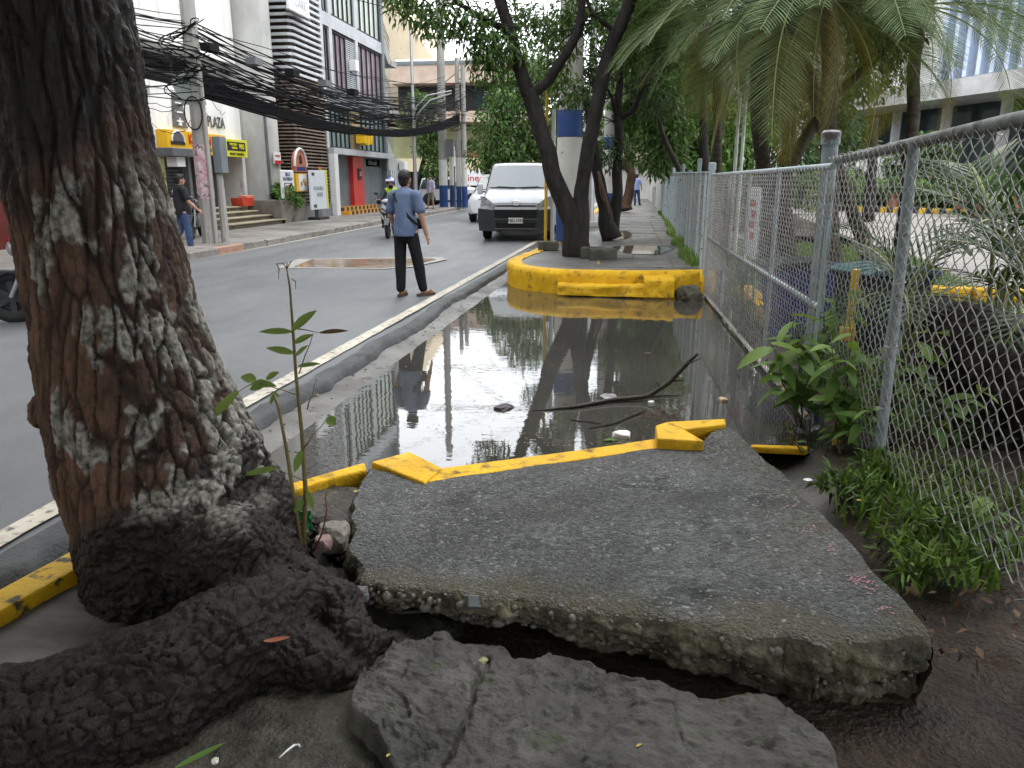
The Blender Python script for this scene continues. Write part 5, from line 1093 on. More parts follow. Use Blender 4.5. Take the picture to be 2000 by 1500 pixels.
bx('beam', XG-.2, XG+.3, Y0, Y1, 2.72, 2.96, GREYP, gb); bx('post', XG-.1, XG+.3, Y0, Y0+.42, 0, 2.72, SWHT, gb)
bx('shopfront_back', XG-.9, XG-.5, Y0+.4, Y1-.3, .2, 2.72, DARK, gb)
bx('shop_glass', XG-.42, XG-.38, Y0+.45, 34.3, .65, 2.72, DKG, gb); bx('shop_glass', XG-.42, XG-.38, 36.3, 39.1, .55, 2.3, DKG, gb)
for y in (32.0, 32.9, 33.8, 36.35, 37.3, 38.2, 39.05): bx('shop_mullion', XG-.38, XG-.3, y, y+.06, .55, 2.7, METALG, gb)
bx('transom', XG-.38, XG-.28, Y0+.45, 34.3, 2.05, 2.13, METALG, gb); bx('transom', XG-.38, XG-.28, Y0+.45, 34.3, 2.4, 2.72, DGREY, gb)
bx('door_handle', XG-.3, XG-.26, 33.15, 33.21, .9, 1.9, SWHT, gb)
bx('red_panel', XG-.35, XG-.05, 34.35, 35.75, .55, 2.72, mat('red_panel_paint', (.45, .03, .025), (.52, .05, .04), scale=1.5, rough=.35), gb); bx('pier', XG-.38, XG-.1, 35.75, 36.3, .3, 2.72, DGREY, gb)
bx('intercom', XG-.05, XG, 34.95, 35.35, 1.7, 2.2, BLK, gb); side_text('13', .26, XG+.006, 35.15, 1.95, SWHT, gb)
bx('poster', XG-.3, XG-.27, 31.75, 32.6, 1.35, 2.35, mat('food_poster', (.5, .45, .4), (.35, .16, .08), scale=3.2, rough=.4, c3=(.6, .58, .55), s3=5, t3=.55), gb)
bx('window_sign', XG-.36, XG-.25, 36.6, 38.9, 2.32, 2.66, SWHT, gb); side_text("McDonald's", .3, XG-.245, 37.75, 2.49, FADE, gb)
for r_ in range(2):
    for k in range(18): bx('step_tile', XG-.3+.02, XG+.32+.32*(1-r_), 31.75+k*.26+.002, 31.75+(k+1)*.26-.002, ZL+.155*r_, ZL+.155*(r_+1)-.003*r_, BLK if (k+r_) % 2 else mat('orange_tile', (.55, .26, .03), (.6, .3, .05), scale=3, rough=.45), gb)
mm = thing('projecting_sign', 'yellow folded letter sign hanging above the beam', 'sign', (XG+.4, 35.2, 3.2)); YEM = mat('signal_yellow', (.68, .40, .01), (.72, .45, .02), scale=2, rough=.4)
for k in range(3): bx('panel', XG+.15, XG+.55, 34.35+k*.42, 34.68+k*.42, 3.25-.05*(k % 2), 3.95-.05*k, YEM, mm, bevel=.02)
bx('bracket', XG-.1, XG+.6, 35.5, 35.55, 3.4, 3.46, METALG, mm)
# --- outdoor stair tower right of it
so = thing('outdoor_staircase', 'grey concrete outdoor staircase with steel handrails stacked beside the grey building', 'staircase', (-13.5, 43, ZL))
SC = mat('stair_concrete', (.26, .26, .255), (.34, .34, .33), scale=1.2, rough=.75, c3=(.17, .16, .15), s3=2, t3=.64); RAILM = mat('steel_handrail', (.35, .35, .35), (.42, .42, .42), scale=4, rough=.35, metal=.6)
for f in range(4):
    z0 = .3+f*2.55; 
    MB().prism([(39.9, z0+2.4), (40.3, z0+2.4), (43.4, z0+.15), (43.4, z0-.2), (43.0, z0-.2), (39.9, z0+1.95)], -13.25, -13.05, 'x').build('stringer', SC, so, world=True)
    for k in range(9): bx('step', -15, -13.27, 40.2+k*.33, 40.55+k*.33, z0+2.2-k*.25, z0+2.28-k*.25, SC, so)
    bx('landing', -15, -13.0, 43.4, 44.4, z0-.25, z0, SC, so); bx('landing', -15, -13.0, 39.6, 40.2, z0+2.3, z0+2.55, SC, so)
    for h in (.45, .75, 1.0): MB().tube([(-13.1, 40.2, z0+2.3+h), (-13.1, 43.5, z0+h)], .028, 6).build('handrail', RAILM, so, world=True)
    for k in range(6): MB().tube([(-13.1, 40.3+k*.62, z0+2.2-k*.44), (-13.1, 40.3+k*.62, z0+3.3-k*.44)], .02, 6).build('baluster', RAILM, so, world=True)
bx('fascia', -13.3, -12.95, 39.6, 44.4, 2.2, 2.85, SC, so); bx('back_wall', -17, -15.0, 39.6, 44.4, 0, 11, mat('stair_back', (.09, .09, .09), (.14, .14, .14), scale=1, rough=.8), so)
for k in range(6): bx('fin', -13.0, -12.9, 42.2+k*.38, 42.42+k*.38, .1, 2.2, GREYP, so)
bx('sign_box', -12.9, -12.6, 43.8, 44.6, 2.25, 2.7, SWHT, so)
# --- beige hall beyond, diner corner building and terrace
cb_ = thing('beige_building', 'tall beige windowless hall behind the outdoor staircase', 'building', (-20, 60, 0)); BEI = mat('beige_wall', (.46, .38, .26), (.54, .46, .33), scale=.6, detail=7, rough=.8, c3=(.36, .29, .19), s3=1.2, t3=.64)
MB().prism([(-31, 0), (-18.5, 0), (-15.0, 9.6), (-15.5, 10.2), (-22.8, 21), (-31, 21)], 66, 78, 'y').build('wall', BEI, cb_, world=True); bx('side_wall', -26, -23, 59, 66, 0, 17, mat('pale_blue_wall', (.42, .48, .58), (.5, .55, .63), scale=1, rough=.7), cb_)
dn = thing('diner_building', 'cream corner building with tiled eaves, open terrace and a diner sign', 'building', (-13, 64, 0)); CRM = mat('cream_paint', (.50, .42, .24), (.58, .50, .32), scale=.8, rough=.75, c3=(.4, .34, .22), s3=2, t3=.65); EAVE = mat('pink_tile_eave', (.42, .32, .25), (.52, .41, .33), scale=1.5, rough=.7)
bx('ground_floor', -30, -8.2, 62.5, 75, 0, 2.4, DARK, dn); bx('terrace_slab', -22, -5.6, 61.2, 75, 2.35, 3.35, CRM, dn); bx('terrace_back', -22, -7.5, 65.5, 66, 3.35, 6.0, mat('olive_wall', (.28, .29, .16), (.36, .37, .22), scale=1, rough=.8), dn)
bx('terrace_void', -22, -6, 66.0, 67, 3.35, 6.4, DARK, dn); MB().prism([(-19, 6.1), (-6.2, 6.1), (-7.0, 6.9), (-18, 6.9)], 62.0, 70, 'y').build('terrace_roof', EAVE, dn, world=True)
bx('upper_floor', -19, -8.0, 65, 75, 6.8, 9.4, DARK, dn); MB().prism([(-19, 9.1), (-5.6, 9.1), (-6.8, 10.6), (-19, 10.6)], 63, 75, 'y').build('upper_eave', EAVE, dn, world=True); bx('eave_line', -19, -5.5, 62.9, 62.98, 10.45, 10.7, DGREY, dn)
bx('roof', -19, -8.5, 64.5, 75, 10.6, 11.1, WALLW, dn)
for k in range(6): bx('window', -12.5+k*.85, -11.8+k*.85, 64.9, 64.99, 7.2, 8.8, DKG, dn)
for k in range(12): bx('rail_post', -14+k*.7, -13.95+k*.7, 61.3, 61.35, 3.35, 4.15, METALG, dn)
for h in (.3, .55, .8): bx('rail', -14, -5.8, 61.3, 61.34, 3.35+h, 3.39+h, METALG, dn)
q0 = ony(920, 348, 61.1); bx('sign_board', q0.x-1.5, q0.x+1.0, 61.08, 61.19, q0.z-.55, q0.z+.6, SWHT, dn); text('Diner', .72, (q0.x+.05, 61.06, q0.z), 0, SRED, dn, xs=1.1)
for k, px in enumerate((900, 922)):
    q = ony(px, 331, 62); pt = thing('potted_plant', ['potted shrub on the diner terrace, left', 'potted shrub on the diner terrace, right'][k], 'plant pot', (q.x, q.y, 3.35), 0, 'pots on the diner terrace'); MB().lathe((0, 0, 0), [(.35, 0), (.5, .55), (.42, .55)], 12).build('pot', TERRA, pt, smooth=True); leaves('foliage', [(0, 0, 1.0)], [(.5, .5, .5)], 260, .3, LEAF_D, pt, seed=k, world=False)
t_b = [ony(a, b, 48+d) for a, b, d in ((835, 205, 0), (845, 250, 0), (800, 235, 1), (830, 285, 0), (860, 300, 0), (850, 330, -.5), (815, 200, 1))]
bgtree('dense green tree between the outdoor staircase and the cable poles', Vector((-13.4, 48, .1)), [([Vector((-13.4, 48, .1)), t_b[1]], [.2, .1])], t_b, [(.8, .9, .75)]*7, 5000, .24, LEAF, 26, group=None, name='street_tree')
# right-hand end of the street
eb = thing('far_building', 'pale far building closing the pavement view behind the small trees', 'building', (3, 66, 0)); bx('wall', -1.5, 16, 66, 76, 0, 14, mat('pale_far_wall', (.42, .40, .37), (.5, .48, .45), scale=.5, rough=.8), eb); bx('canopy', -2, 6, 64.5, 66, 3.2, 4.6, BEIGE_ST, eb); bx('band', -1.5, 16, 65.9, 65.99, 6.5, 7.2, CONC, eb)
for k in range(7): bx('window', -.5+k*2.2, .9+k*2.2, 65.92, 65.98, 8, 10, DKG, eb)
eb2 = thing('far_building', 'grey block far beyond the drooping street tree', 'building', (-4, 95, 0)); bx('wall', -12, 1, 95, 105, 0, 9, CONC, eb2)
for k in range(5): bx('window', -10.5+k*2.2, -9.2+k*2.2, 94.92, 94.99, 3.5, 5.5, DKG, eb2)
MB().box(1.45, 1.65, 33.6, 60, 0, 2.6).build('boundary_wall', CONC, label='grey concrete boundary wall beyond the end of the chain-link fence', cat='wall')
rb = thing('far_building', 'unseen grey building added far behind the viewpoint to block sky light', 'building', (0, -60, 0)); bx('wall', -40, 40, -70, -60, 0, 18, CONC, rb)  # out-of-view block added to cut the sky light from behind
# maroon gate / wall seen left of the trunk
MB().box(-13.2, -12.95, 4, 19.4, .2, 3.2).build('maroon_gate', mat('maroon_metal', (.07, .012, .01), (.10, .02, .016), scale=1.2, rough=.5), label='dark maroon metal gate seen left of the big trunk', cat='gate')
# ------------------------------------------------------------------ utility poles
POLEC = mat('pole_concrete', (.24, .23, .21), (.36, .35, .325), scale=2, detail=8, rough=.8, bump=.003, bscale=40, stretch=(1, 1, .3), c3=(.12, .105, .09), s3=4, t3=.62)
POLEB = mat('blue_band_paint', (.018, .045, .15), (.03, .065, .19), scale=2, rough=.55, c3=(.1, .1, .12), s3=5, t3=.66); POLEW = mat('white_band_paint', (.48, .47, .44), (.56, .55, .52), scale=2, rough=.6, c3=(.25, .23, .2), s3=5, t3=.63)
BLKC = mat('black_cable', (.010, .010, .011), rough=.8, spec=.08); POST_ = mat('torn_poster', (.35, .16, .2), (.5, .46, .44), scale=6, rough=.8, c3=(.1, .1, .11), s3=9, t3=.55)
def upole(label, x, y, z0, h, r, bands=None, n=8, arms=(), group=None, rz=.3):
    p = thing('utility_pole', label, 'pole', (x, y, z0), 0, group)
    MB().tube([(0, 0, -.1), (0, 0, h*.5), (0, 0, h)], [r*1.12, r, r*.85], n).build('shaft', POLEC, p, smooth=True)
    for k, (a, b, m_) in enumerate(bands or ()): MB().tube([(0, 0, a), (0, 0, b)], [r*1.14, r*1.12], n).build('painted_band', m_, p, smooth=True)
    for (z, L_, a) in arms: d = Vector((math.cos(a), math.sin(a), 0)); MB().tube([d*-L_*.2+Vector((0, 0, z)), d*L_+Vector((0, 0, z))], .07, 6).build('cross_arm', POLEC, p); MB().tube([Vector((0, 0, z-L_*.55)), d*L_*.75+Vector((0, 0, z))], .035, 6).build('brace', POLEC, p)
    return p
p1 = upole('concrete cable pole nearest, with posters, in front of the plaza steps', -9.62, 17.0, ZL, 9, .17, n=8)
MB().tube([(.0, 0, 1.0), (.0, 0, 2.2)], [.196, .194], 8).build('posters', POST_, p1); pass
MB().tube([(.2, -.1, .0), (.2, -.1, 3.4)], .045, 8).build('conduit', POLEC, p1)
mb = MB(); mb.prism([(-.5, 3.5), (-.25, 3.05), (-.02, 3.02), (.0, 3.55), (-.2, 3.75)], -.15, .15, 'y'); mb.build('street_lamp_head', mat('lamp_glass_green', (.28, .34, .32), (.35, .4, .38), scale=4, rough=.3), p1)
MB().tube([(.21*math.cos(a), -.2, 2.85+.35*math.sin(a)) for a in np.linspace(0, 6.3, 18)], .015, 5).build('cable_loop', BLKC, p1)
p1b = upole('short slim concrete pole touching the nearest cable pole', -9.38, 17.25, ZL, 1.55, .09)
for k, (z, s_) in enumerate(((2.1, .5), (2.75, .6))): pass
mb_ = MB().box(-9.42, -9.22, 17.1, 17.4, 1.82, 2.62); mb_.build('electric_meter_bank', DGREY, label='dark grey meter cabinet hung on the nearest cable pole', cat='meter box', bevel=.01)
p2 = upole('tall concrete pole with long cross arms and blue and white base', -10.0, 42.3, ZL, 14, .21, ((0, 1.15, POLEB), (1.16, 2.5, POLEW)), 12, ((8.6, 4.2, .1), (11.0, 5.2, .05)))
upole('blue and white based pole right behind the tall cross-arm pole', -9.62, 42.9, ZL, 3.4, .15, ((0, 1.15, POLEB), (1.16, 3.2, POLEW)), 12)
upole('left of the twin blue and white cable poles at the corner', -9.12, 42.2, ZL, 7.6, .13, ((0, 1.1, POLEB), (1.11, 2.6, POLEW)), 12); upole('right of the twin blue and white cable poles at the corner', -8.76, 42.0, ZL, 7.2, .14, ((0, 1.1, POLEB), (1.11, 2.6, POLEW)), 12)
MB().box(-9.75, -9.35, 42.0, 42.15, 2.9, 3.8).build('notice_board', METALG, label='grey notice box hung on the blue and white pole', cat='box')
MB().tube([(-9.2, 41.6, ZL), (-9.2, 41.6, 2.4)], .04, 8).build('thin_post', METALG, label='thin rusty post in front of the twin cable poles', cat='post')
lp = thing('street_lamp', 'slender steel street lamp post with curved double arm', 'street lamp', (-9.3, 34.0, ZL)); MB().tube([(0, 0, 0), (0, 0, 3), (0, 0, 7.6)], [.1, .075, .055], 10).build('shaft', RAILM, lp, smooth=True)
MB().lathe((0, 0, 0), [(.35, 0), (.35, .2), (.2, .25)], 8).build('base', CONC, lp); MB().tube([(0, 0, 4.0+0), (.15, 0, 4.5), (.6, .2, 4.95), (1.6, .5, 5.15)], .03, 6).build('arm', RAILM, lp, smooth=True); MB().tube([(0, 0, 3.6), (.2, 0, 4.2), (.7, .2, 4.75), (1.6, .5, 5.05)], .03, 6).build('arm', RAILM, lp, smooth=True)
lp2 = thing('street_lamp', 'distant grey street lamp post beside the diner building', 'street lamp', (-7.9, 55, .1)); MB().tube([(0, 0, 0), (0, 0, 9)], [.1, .06], 8).build('shaft', RAILM, lp2, smooth=True); MB().tube([(0, 0, 5.6), (-.9, 0, 6.2), (-1.3, 0, 6.2)], .04, 6).build('arm', RAILM, lp2)
# poles on the right pavement
upole('big round pole with blue and white bands behind the forked tree', -1.28, 17.2, ZP, 11, .24, ((0, .95, POLEB), (.96, 2.2, POLEW), (2.21, 2.75, POLEB)), 20)
upole('second blue and white banded pole behind the slim tree', -.62, 27.0, ZP, 11, .24, ((0, .9, POLEB), (.91, 2.3, POLEW), (2.31, 2.7, POLEB)), 20)
upole('distant blue and white banded pole down the pavement', -.7, 45, ZP, 10, .25, ((0, .9, POLEB), (.91, 2.3, POLEW)), 16)
sl = thing('street_lamp', 'grey steel lamp post on a square base behind the forked tree', 'street lamp', (-1.1, 23.2, ZP)); MB().tube([(0, 0, 0), (0, 0, 3), (0, 0, 8)], [.13, .1, .07], 12).build('shaft', RAILM, sl, smooth=True); MB().box(-.32, .32, -.3, .3, 0, .16).build('base', CONC, sl, bevel=.02)
sgn = thing('sign_post', 'yellow and grey twin sign posts on a dark block at the kerb', 'sign post', (-1.5, 15.1, ZP)); MB().box(-.19, .19, -.15, .15, -.0, .17).build('base_block', st, sgn, bevel=.02); MB().tube([(-.06, 0, .1), (-.06, 0, 3.2)], .032, 10).build('yellow_post', mat('mustard_pipe', (.40, .26, .02), (.5, .33, .03), scale=5, rough=.5), sgn, smooth=True); MB().tube([(.07, 0, .1), (.07, 0, 2.6)], .042, 10).build('grey_post', RAILM, sgn, smooth=True)
bol = MB().lathe((.95, 30, ZP), [(.12, 0), (.12, .05), (.07, .1), (.06, 1.1), (.001, 1.12)], 10); bol.build('bollard', CONC, label='grey post standing at the far end of the pavement', cat='post', smooth=True)
# ------------------------------------------------------------------ overhead cables: every strand is its own object
rc = random.Random(4); CAB = 0
def cable(a, b, sag, r, label, group, kink=0.0, seed=0):
    a = Vector(a); b = Vector(b); n = 14; pts = []
    for i in range(n+1):
        t = i/n; p = a.lerp(b, t); p.z -= sag*4*t*(1-t); p += Vector((0, noise.noise(Vector((t*4, seed, 0))), noise.noise(Vector((t*4, seed, 3)))))*kink*math.sin(math.pi*t); pts.append(p)
    return MB().tube(pts, r, 4, False).build('cable', BLKC, smooth='all', label=label, cat='cable', group=group)
for k in range(62):                                   # main span: pole 1 to the corner poles
    z0 = rc.triangular(3.35, 5.3, 3.9); z1 = rc.triangular(4.3, 7.2, 5.4)+.0; e = rc.choice(((-10.0, 42.3), (-9.0, 42.2), (-8.72, 42.0)))
    cable((-9.62+rc.uniform(-.2, .25), 17.0+rc.uniform(-.2, .2), z0), (e[0]+rc.uniform(-.3, .3), e[1]+rc.uniform(-.3, .3), z1), rc.uniform(.2, .9)+(.5 if rc.random() < .25 else 0), rc.choice((.008, .01, .013, .018)), 'black overhead cable strung between the nearest cable pole and the corner poles', 'cables of the main span', .22, k)
for k in range(9): cable((-9.55, 17.0, 3.5+.05*k), (-9.0, 42.1, 4.6+.06*k), .75+.03*k, .032, 'thick sagging black cable, %s in the lowest bundle of the main span' % ('lowest', 'second lowest', 'third lowest', 'fourth lowest', 'middle one', 'fourth highest', 'third highest', 'second highest', 'topmost')[k], 'thick bundled cables', .06, 200+k)
for k in range(44):                                   # towards the camera and out of frame
    z0 = rc.triangular(3.3, 5.2, 4.0); cable((-9.62+rc.uniform(-.2, .2), 17.0, z0), (-9.2+rc.uniform(-.5, .3), 3+rc.uniform(-1, 1), rc.uniform(4.3, 6.4)), rc.uniform(.2, .9), rc.choice((.008, .01, .014)), 'black overhead cable running from the nearest cable pole past the big trunk', 'cables of the near span', .25, 300+k)
for k in range(16): cable((-9.0, 42.2, rc.uniform(4.5, 7.0)), (-6.5+rc.uniform(-1, 3), 75, rc.uniform(5.5, 8)), rc.uniform(.3, 1.2), .014, 'black cable running on from the corner poles past the diner', 'cables of the far span', .2, 400+k)
for k in range(7): cable((-9.6, 17.1, rc.uniform(3.2, 4.4)), (-13.0, 18.5+k*1.02, rc.uniform(2.9, 4.2)), rc.uniform(.1, .5), .008, 'thin service wire from the nearest pole to the white building, %s from the left' % ('first', 'second', 'third', 'fourth', 'fifth', 'sixth', 'seventh')[k], 'service wires', .3, 500+k)
for k, (z, y) in enumerate(((9.2, 30), (10.2, 26), (11.0, 22))): cable((-9.6, 17, 6.5+k*.7), (-4.5+k, 42.5, 9.2+k), .5, .012, 'lone high wire crossing the street under the sky, %s of three' % ('lowest', 'middle', 'highest')[k], 'high wires', .0, 600+k)
for k in range(10): # tangle coils on the poles
    x, y, z = ((-9.62, 17.0, 3.6+.3*(k//2)), (-9.0, 42.2, 4.4+.5*(k//2)))[k % 2]
    s = rc.uniform(.25, .5); pts = [Vector((x+s*math.cos(a)*(1+.3*math.sin(2.3*a+k)), y-.25+.1*math.sin(a*1.7), z+s*.55*math.sin(a+k))) for a in np.linspace(0, 12, 40)]
    MB().tube(pts, .013, 4, False).build('cable_coil', BLKC, label='tangled black cable coil tied to the %s, %s of five' % (('nearest cable pole', 'corner poles')[k % 2], ('lowest', 'second lowest', 'middle', 'second highest', 'highest')[k//2]), cat='cable', group='coils on the nearest pole' if k % 2 == 0 else 'coils on the corner poles')
for k in range(5):
    q = (-9.3+.25*k, 17.2+1.6*k, 4.5-.07*k); MB().box(q[0]-.12, q[0]+.12, q[1]-.2, q[1]+.2, q[2]-.08, q[2]+.08).build('splice_box', METALG if k % 2 else BLKC, label='small cable splice box hanging in the cable bundle, %s from the nearest pole' % ('first', 'second', 'third', 'fourth', 'fifth')[k], cat='cable box', group='splice boxes')
# ------------------------------------------------------------------ vehicles
CARW = mat('white_car_paint', (.52, .53, .55), (.55, .56, .58), scale=1, rough=.25, coat=.6); VANP = mat('silver_white_paint', (.37, .385, .415), (.4, .41, .435), scale=1, rough=.28, coat=.5); CARB = mat('black_car_paint', (.015, .016, .018), rough=.2, coat=.6)
PLBK = mat('black_plastic', (.022, .024, .027), (.03, .032, .035), scale=3, rough=.5); TYRE = mat('tyre_rubber', (.012, .012, .012), (.02, .02, .02), scale=6, rough=.75); RIM = mat('wheel_steel', (.28, .28, .29), rough=.35, metal=.7)
AUTOGL = mat('auto_glass', (.035, .05, .055), (.05, .065, .07), scale=1, rough=.03, spec=.9, coat=1.0); LAMP = mat('headlight_lens', (.10, .11, .115), (.35, .36, .36), scale=18, rough=.1, coat=.8); CHRM = mat('chrome', (.6, .6, .6), rough=.12, metal=.9); AMB = mat('amber_lens', (.5, .15, .01), rough=.2); REDL = mat('red_lens', (.35, .01, .01), rough=.2); PLATE = mat('number_plate', (.55, .56, .52))
def ringpts(zb, wb, zm, wm, zt, wt):
    h = [(0, zb), (wb*.55, zb), (wb*.93, zb), (wb, zb+.07), ((wb+wm)/2, (zb+zm)/2), (wm, zm), (wm-.012, zm+.05), ((wm*.45+wt*.55), zm+(zt-zm)*.55), (wt, zt-.055), (wt*.93, zt-.012), (wt*.6, zt+.008), (0, zt+.012)]
    return h + [(-x, z) for x, z in h[-2:0:-1]]
def carbody(secs, m, parent, name='body'):
    V = []; F = []; n = None
    for y, *s in secs:
        r = ringpts(*s); n = len(r); V += [(x, y, z) for x, z in r]
    for i in range(len(secs)-1):
        for k in range(n): F.append((i*n+k, i*n+(k+1) % n, (i+1)*n+(k+1) % n, (i+1)*n+k))
    F += [tuple(range(n)), tuple(range((len(secs)-1)*n, len(secs)*n))[::-1]]
    mb = MB(); mb.add(V, F); return mb.build(name, m, parent, smooth=True, angle=32)
def wheel(parent, x, y, r, w_=.2, spokes=5, m=RIM):
    wh = bpy.data.objects.new('wheel', MB().lathe((0, 0, 0), [(r*.62, -w_/2), (r*.93, -w_/2), (r, -w_*.32), (r, w_*.32), (r*.93, w_/2), (r*.62, w_/2), (r*.6, w_*.3), (r*.6, -w_*.3)], 26).mesh('wheel')); COL.objects.link(wh); wh.data.materials.append(TYRE); wh.parent = parent
    wh.location = (x, y, r); wh.rotation_euler = (0, math.pi/2, 0); wh.data.polygons.foreach_set('use_smooth', [True]*len(wh.data.polygons))
    mb = MB(); mb.lathe((0, 0, 0), [(r*.2, -w_*.4), (r*.2, w_*.4)], 12); mb.lathe((0, 0, 0), [(r*.66, -w_*.3), (r*.66, w_*.3), (r*.58, w_*.25), (r*.58, -w_*.25)], 24)
    for k in range(spokes): a = 2*math.pi*k/spokes; mb.box(.08*r, r*.62, -r*.1, r*.1, -w_*.36, w_*.36, rz=a, c=Vector((0, 0, 0)))
    mb.build('rim', m, wh, smooth=True); return wh
def fpan(name, poly, y, th, m, parent, curve=0.0, slope=0.0, zref=0, **k):
    """front panel: polygon in x/z, bent back with |x| and leaning back with height"""
    mb = MB(); n = len(poly); f = lambda x, z, d: (x, y+d+curve*x*x+slope*(z-zref), z)
    mb.add([f(x, z, 0) for x, z in poly]+[f(x, z, th) for x, z in poly], [tuple(range(n)), tuple(range(n, 2*n))[::-1]]+[(i, (i+1) % n, n+(i+1) % n, n+i) for i in range(n)]); return mb.build(name, m, parent, **k)
van = thing('passenger_van', 'silver white high-roof van parked on the edge line facing the camera', 'van', (-2.86, 20.15, .115), R(3))
carbody([(0, .30, .78, .74, .86, .98, .78), (.07, .27, .90, .80, .94, 1.06, .85), (.3, .26, .95, .92, .965, 1.19, .86), (.55, .26, .955, .98, .97, 1.30, .82), (.62, .26, .955, 1.0, .97, 1.335, .81), (1.2, .26, .955, 1.05, .97, 1.92, .74), (1.32, .26, .955, 1.05, .97, 1.965, .745), (1.7, .26, .955, 1.05, .97, 2.0, .765), (4.5, .26, .955, 1.05, .97, 2.0, .765), (4.95, .3, .94, 1.05, .95, 1.95, .72)], VANP, van)
def bent(name, rows, m, par):
    n = len(rows[0]); P = [p for r in rows for p in r]; return link(name, grid_mesh(name, np.array(P), n, len(rows)), m, par)
ws = []
for j in range(6):
    t = j/5; y = .61+.6*t; z = 1.355+.565*t; hw = .80-.075*t; ws.append([(x*hw, y-.022-.012*(1-x*x)+.035*x*x-.0, z+.018) for x in np.linspace(-1, 1, 11)])
bent('windscreen', ws, AUTOGL, van)
fpan('visor_band', [(-.70, 1.845), (.70, 1.845), (.685, 1.93), (-.685, 1.93)], .582, .01, mat('violet_tint', (.3, .27, .33), (.34, .32, .36), scale=2, rough=.15), van, slope=1.06, zref=1.355, curve=.02)
for s in (-1, 1):
    MB().tube([(s*.08, .565, 1.365), (s*.55, .60, 1.385)], .012, 5).build('wiper', PLBK, van)
    fpan('headlight', [(s*.50, .90), (s*.56, .86), (s*.90, .92), (s*.93, 1.15), (s*.80, 1.13)], -.075, .1, LAMP, van, curve=.12, slope=.10, zref=.9)
    fpan('headlight_reflector', [(s*.66, .94), (s*.78, .96), (s*.79, 1.06), (s*.68, 1.05)], -.085, .03, CHRM, van, curve=.12, slope=.1, zref=.9)
    fpan('bumper_corner', [(s*.50, .26), (s*.96, .27), (s*1.0, .62), (s*.985, .84), (s*.56, .80)], -.075, .3, PLBK, van, curve=.09)
    mir = MB().box(s*1.03-.07, s*1.03+.07, .72, .86, 1.18, 1.46).build('mirror', VANP, van, bevel=.04); MB().tube([(s*.9, .8, 1.25), (s*1.03, .8, 1.25)], .025, 6).build('mirror_arm', PLBK, mir)
    for a, b in ((1.25, 2.15), (2.2, 3.35), (3.4, 4.7)): fpan_ = MB().quad((s*.985, a, 1.12), (s*.985, b, 1.12), (s*.83, b-.03, 1.80), (s*.83, a+.22 if a < 1.3 else a, 1.80)).build('side_window', AUTOGL, van)
    wheel(van, s*.86, .95, .33, .2); wheel(van, s*.86, 3.95, .33, .2)
    MB().prism([(.95+.41*math.cos(a), .33+.41*math.sin(a)) for a in np.linspace(0, math.pi, 12)], s*.93, s*.962, 'x').build('wheel_arch', PLBK, van)
fpan('bumper', [(-.6, .26), (.6, .26), (.62, .56), (.58, .84), (-.58, .84), (-.62, .56)], -.05, .1, PLBK, van, curve=.08)
fpan('upper_grille', [(-.5, .885), (.5, .885), (.53, .925), (-.53, .925)], -.03, .05, mat('grille_maroon', (.035, .02, .018), rough=.5), van, curve=.08)
fpan('chrome_bar', [(-.55, .815), (.55, .815), (.57, .87), (-.57, .87)], -.065, .06, VANP, van, curve=.08)
for k in range(5): fpan('grille_slat', [(-.55, .60+k*.042), (.55, .60+k*.042), (.555, .622+k*.042), (-.555, .622+k*.042)], -.068, .03, mat('grille_black', (.008, .008, .009), rough=.6), van, curve=.08)
for k in range(4): fpan('grille_slat', [(-.52, .36+k*.035), (.52, .36+k*.035), (.525, .378+k*.035), (-.525, .378+k*.035)], -.066, .03, MATS['grille_black'], van, curve=.08)
fpan('lower_bar', [(-.55, .32), (.55, .32), (.56, .34), (-.56, .34)], -.075, .03, mat('bumper_edge', (.10, .105, .11), rough=.4), van, curve=.08); fpan('lower_bar', [(-.56, .565), (.56, .565), (.56, .583), (-.56, .583)], -.075, .03, MATS['bumper_edge'], van, curve=.08)
pt_ = fpan('number_plate', [(-.19, .47), (.19, .47), (.19, .61), (-.19, .61)], -.09, .012, PLATE, van)
text('NEU 3392', .115, (0, -.096, .54), 0, mat('plate_ink', (.05, .055, .05)), pt_, world=False, xs=.8, bold=.002)
el = MB(); el.tube([(.10*math.cos(a), -.045+.0, .985+.062*math.sin(a)) for a in np.linspace(0, 6.2832, 24)], .012, 6); el.tube([(.045*math.cos(a), -.05, .985+.06*math.sin(a)) for a in np.linspace(0, 6.2832, 20)], .009, 6); el.tube([(.095*math.cos(a), -.05, 1.008+.03*math.sin(a)) for a in np.linspace(0, 6.2832, 20)], .009, 6); el.build('emblem', CHRM, van, smooth='all')
